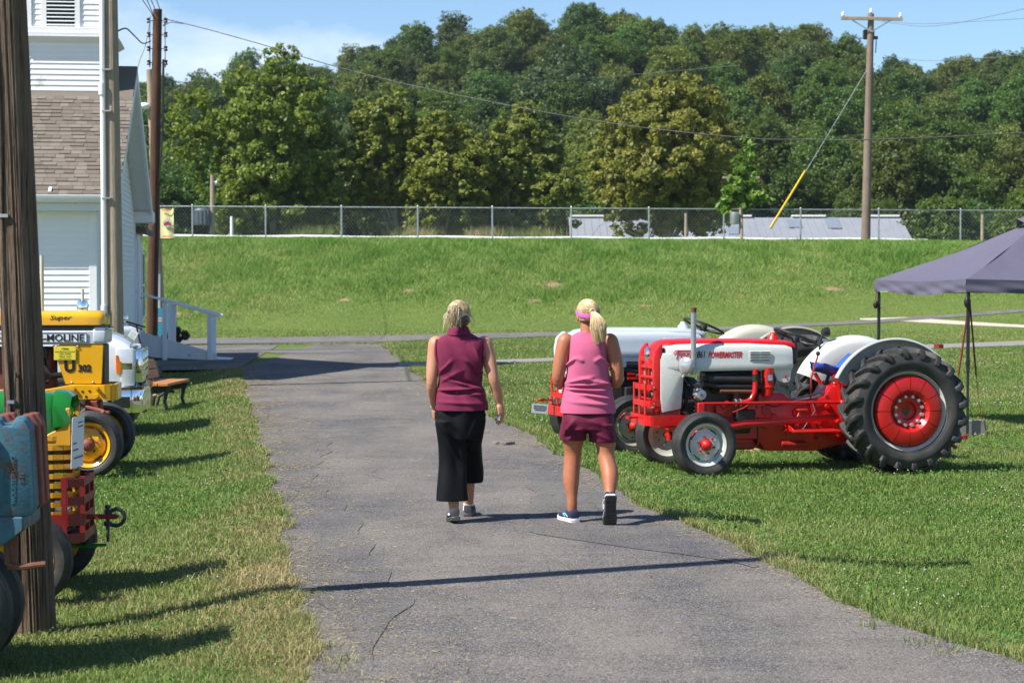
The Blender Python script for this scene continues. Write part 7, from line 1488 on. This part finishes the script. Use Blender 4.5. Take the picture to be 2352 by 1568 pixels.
# weeds growing through the asphalt
X, Y = [], []
for (px, py, q) in ((700,1372,60),(655,1240,50),(660,1140,30),(735,1490,70),(780,1520,70),(770,1545,50),(620,1090,30),(600,1000,25),(575,930,20),(1240,1320,10),(690,1420,50),(665,1205,40),(1640,1220,30),(1840,1330,30),(2010,1440,40),(2110,1480,40),(2180,1500,40)):
    p = PZ(px, py, 0); r = .05 + .0*q; X.append(p.x + rg.normal(0, .055, q)); Y.append(p.y + rg.normal(0, .06, q))
x = np.concatenate(X); y = np.concatenate(Y); blades('weed_tufts', x, y, rg.uniform(.03, .085, len(x)), .004*rg.uniform(.7, 1.6, len(x)), colour(x, y, np.full(len(x), .22)), 1.6, 'small weed tufts growing through the asphalt edge')
# bank grass
n = 340000; y = rg.uniform(64, 83, n); x = rg.uniform(-.29, .29, n)*y; cl = vn(x, y, 1.1, 11)*.6 + vn(x, y, .45, 12)*.5; lush = sst(66.0, 69.5, y)*sst(4, -8, x - (0))*.0 + sst(67.0, 70.5, y + .9*np.sin(x*.35) - .08*x)
k = free(x, y)
for (a, b, r) in SP: k &= ~(((x - a)/1.1)**2 + ((y - b)/.75)**2 < (r*.3)**2)
h = (.05 + lush*(.05 + .30*np.clip(cl - .30, 0, 1)))*rg.uniform(.6, 1.3, n)*(1 - .72*sst(75.5, 79, y)); c = np.array([[1.08, 1.28, 1.05]])*colour(x, y, .06 + .12*(1 - lush) - .30*lush*(cl - .45) + .12*sst(77.5, 80.0, y)); k2 = k & (rg.uniform(0, 1, n) < .35 + .65*lush)
blades('bank_grass', x[k2], y[k2], h[k2], (.020*rg.uniform(.6, 1.5, n))[k2], c[k2], 1.2, 'long uneven grass covering the bank', False)
# tall grass at the crest behind the fence
n = 2600; px = np.concatenate([rg.normal(m_, 26, n//4) for m_ in (720, 960, 1240, 1120)]); yv = rg.uniform(82.5, 84, len(px)); x = (px - CX)/F*yv; blades('tall_grass', x, yv, rg.uniform(.25, .75, len(x)), .03*rg.uniform(.6, 1.3, len(x)), colour(x, yv, np.full(len(x), .28)), .8, 'tall pale grass clumps behind the fence', False)
# clover leaves and flower heads
n = 90000; y = 7.5 + 17*rg.uniform(0, 1, n)**1.25; x = rg.uniform(-1, 1, n)*(.268*y + 1.8) + .3; k = free(x, y, .1) & (vn(x, y, .7, 21)*.7 + vn(x, y, .25, 22)*.3 > .44); x, y = x[k], y[k]; n = len(x); z = g(x, y) + rg.uniform(.02, .055, n); s = .0075*rg.uniform(.7, 1.4, n)*np.maximum(1, y/13); a = rg.uniform(0, 6.28, n); V = np.zeros((n, 4, 3))
for j in range(4): V[:, j] = np.stack([x + s*np.cos(a + j*1.571), y + s*np.sin(a + j*1.571), z + s*rg.normal(0, .45, n)], 1)
me = bpy.data.meshes.new('clover_leaves'); me.vertices.add(n*4); me.vertices.foreach_set('co', V.astype(np.float32).ravel()); me.loops.add(n*4); me.loops.foreach_set('vertex_index', np.arange(n*4, dtype=np.int32)); me.polygons.add(n); me.polygons.foreach_set('loop_start', np.arange(0, n*4, 4, dtype=np.int32))
at = me.attributes.new('bcol', 'FLOAT_COLOR', 'POINT'); c4 = np.ones((n, 4, 4), np.float32); c4[:, :, :3] = (np.array([(.085, .19, .035)])*rg.uniform(.65, 1.35, (n, 1)))[:, None, :]; at.data.foreach_set('color', c4.ravel()); me.update(calc_edges=True); me.materials.append(M['blade']); tag(obj('clover_leaves', me, None), 'clover leaves mixed into the lawn', kind='stuff')
n = 7500; y = 9 + 40*rg.uniform(0, 1, n)**1.1; x = rg.uniform(-1, 1, n)*(.268*y + 2) + .3; k = free(x, y, .15) & (vn(x, y, 1.6, 31)*.7 + vn(x, y, .5, 32)*.4 > .62) & ((x > xr(y)) | (rg.uniform(0, 1, n) < .5)); x, y = x[k], y[k]; n = len(x); z = g(x, y) + rg.uniform(.035, .075, n); s = (.0062*np.maximum(1, y/15)**.75)*rg.uniform(.7, 1.25, n); V = np.zeros((n, 6, 3)); O = np.array([(1,0,0),(0,1,0),(-1,0,0),(0,-1,0),(0,0,1.0),(0,0,-1.0)])
V[:] = np.stack([x, y, z], 1)[:, None, :] + O[None]*s[:, None, None]; f0 = np.array([(0,1,4),(1,2,4),(2,3,4),(3,0,4),(1,0,5),(2,1,5),(3,2,5),(0,3,5)]); F_ = (np.arange(n)[:, None, None]*6 + f0[None]).reshape(-1, 3)
me = bpy.data.meshes.new('clover_flowers'); me.vertices.add(n*6); me.vertices.foreach_set('co', V.astype(np.float32).ravel()); m_ = len(F_); me.loops.add(m_*3); me.loops.foreach_set('vertex_index', F_.astype(np.int32).ravel()); me.polygons.add(m_); me.polygons.foreach_set('loop_start', np.arange(0, m_*3, 3, dtype=np.int32))
at = me.attributes.new('bcol', 'FLOAT_COLOR', 'POINT'); c4 = np.ones((n, 6, 4), np.float32); c4[:, :, :3] = np.array([(.66, .62, .56)])[:, None, :]; c4[:, 5, :3] = (.42, .25, .18); at.data.foreach_set('color', c4.ravel()); me.update(calc_edges=True); me.materials.append(M['blade']); tag(obj('clover_flowers', me, None), 'white clover flower heads dotting the lawn', kind='stuff')

# dry clippings and grit scattered on the lane
def flecks(name, x, y, ln, wd, col, label, zz=.012):
    n = len(x); a = rg.uniform(0, 6.28, n); z = zz + rg.uniform(0, .006, n); c, s = np.cos(a)*ln, np.sin(a)*ln; p, q = -np.sin(a)*wd, np.cos(a)*wd; V = np.zeros((n, 4, 3))
    for j, (u, v) in enumerate(((-1, -1), (1, -1), (1, 1), (-1, 1))): V[:, j] = np.stack([x + c*u + p*v, y + s*u + q*v, z + rg.uniform(0, .004, n)], 1)
    me = bpy.data.meshes.new(name); me.vertices.add(n*4); me.vertices.foreach_set('co', V.astype(np.float32).ravel()); me.loops.add(n*4); me.loops.foreach_set('vertex_index', np.arange(n*4, dtype=np.int32)); me.polygons.add(n); me.polygons.foreach_set('loop_start', np.arange(0, n*4, 4, dtype=np.int32))
    at = me.attributes.new('bcol', 'FLOAT_COLOR', 'POINT'); c4 = np.ones((n, 4, 4), np.float32); c4[:, :, :3] = col[:, None, :]; at.data.foreach_set('color', c4.ravel()); me.update(calc_edges=True); me.materials.append(M['blade']); tag(obj(name, me, None), label, kind='stuff')
n = 16000; y = 7.5 + 34*rg.uniform(0, 1, n)**1.6; t = np.where(rg.uniform(0, 1, n) < .75, np.abs(rg.normal(0, .11, n)), rg.uniform(0, 1, n)); t = np.where(rg.uniform(0, 1, n) < .22, 1 - np.abs(rg.normal(0, .06, n)), t); t = np.clip(t, .01, .99); x = xl(y)*(1 - t) + xr(y)*t; k = vn(x, y, .35, 41)*.6 + vn(x, y, 1.2, 42)*.5 > .52; x, y = x[k], y[k]; n = len(x)
flecks('dry_clippings', x, y, .012*rg.uniform(.5, 1.6, n)*np.maximum(1, y/14), .0018*np.maximum(1, y/10), np.array([(.38, .31, .15)])*rg.uniform(.6, 1.25, (n, 1)), 'dry grass clippings scattered along the lane')
n = 9000; y = 7.5 + 20*rg.uniform(0, 1, n)**1.5; sd = rg.uniform(0, 1, n) < .5; o_ = np.abs(rg.normal(0, .12, n)); x = np.where(sd, xl(y) + o_, xr(y) - o_); flecks('grit', x, y, .004*rg.uniform(.5, 1.5, n), .003*rg.uniform(.6, 1.4, n), np.array([(.24, .22, .20)])*rg.uniform(.4, 1.5, (n, 1)), 'loose grit along the crumbling lane edges')

# ================================================================ the air between here and the hill
hz = MB(); hz.box((0, 215, 33), (700, 560, 70)); k = NT('haze_air'); k.t.nodes.remove(k.b); pv = k.n('ShaderNodeVolumePrincipled')
pv.inputs['Color'].default_value = (.80, .88, 1.0, 1); pv.inputs['Density'].default_value = .00013; pv.inputs['Anisotropy'].default_value = .25
k.l(pv.outputs[0], k.out.inputs['Volume']); o = obj('haze', hz, k.m); tag(o, 'thin summer haze over the valley', kind='stuff')
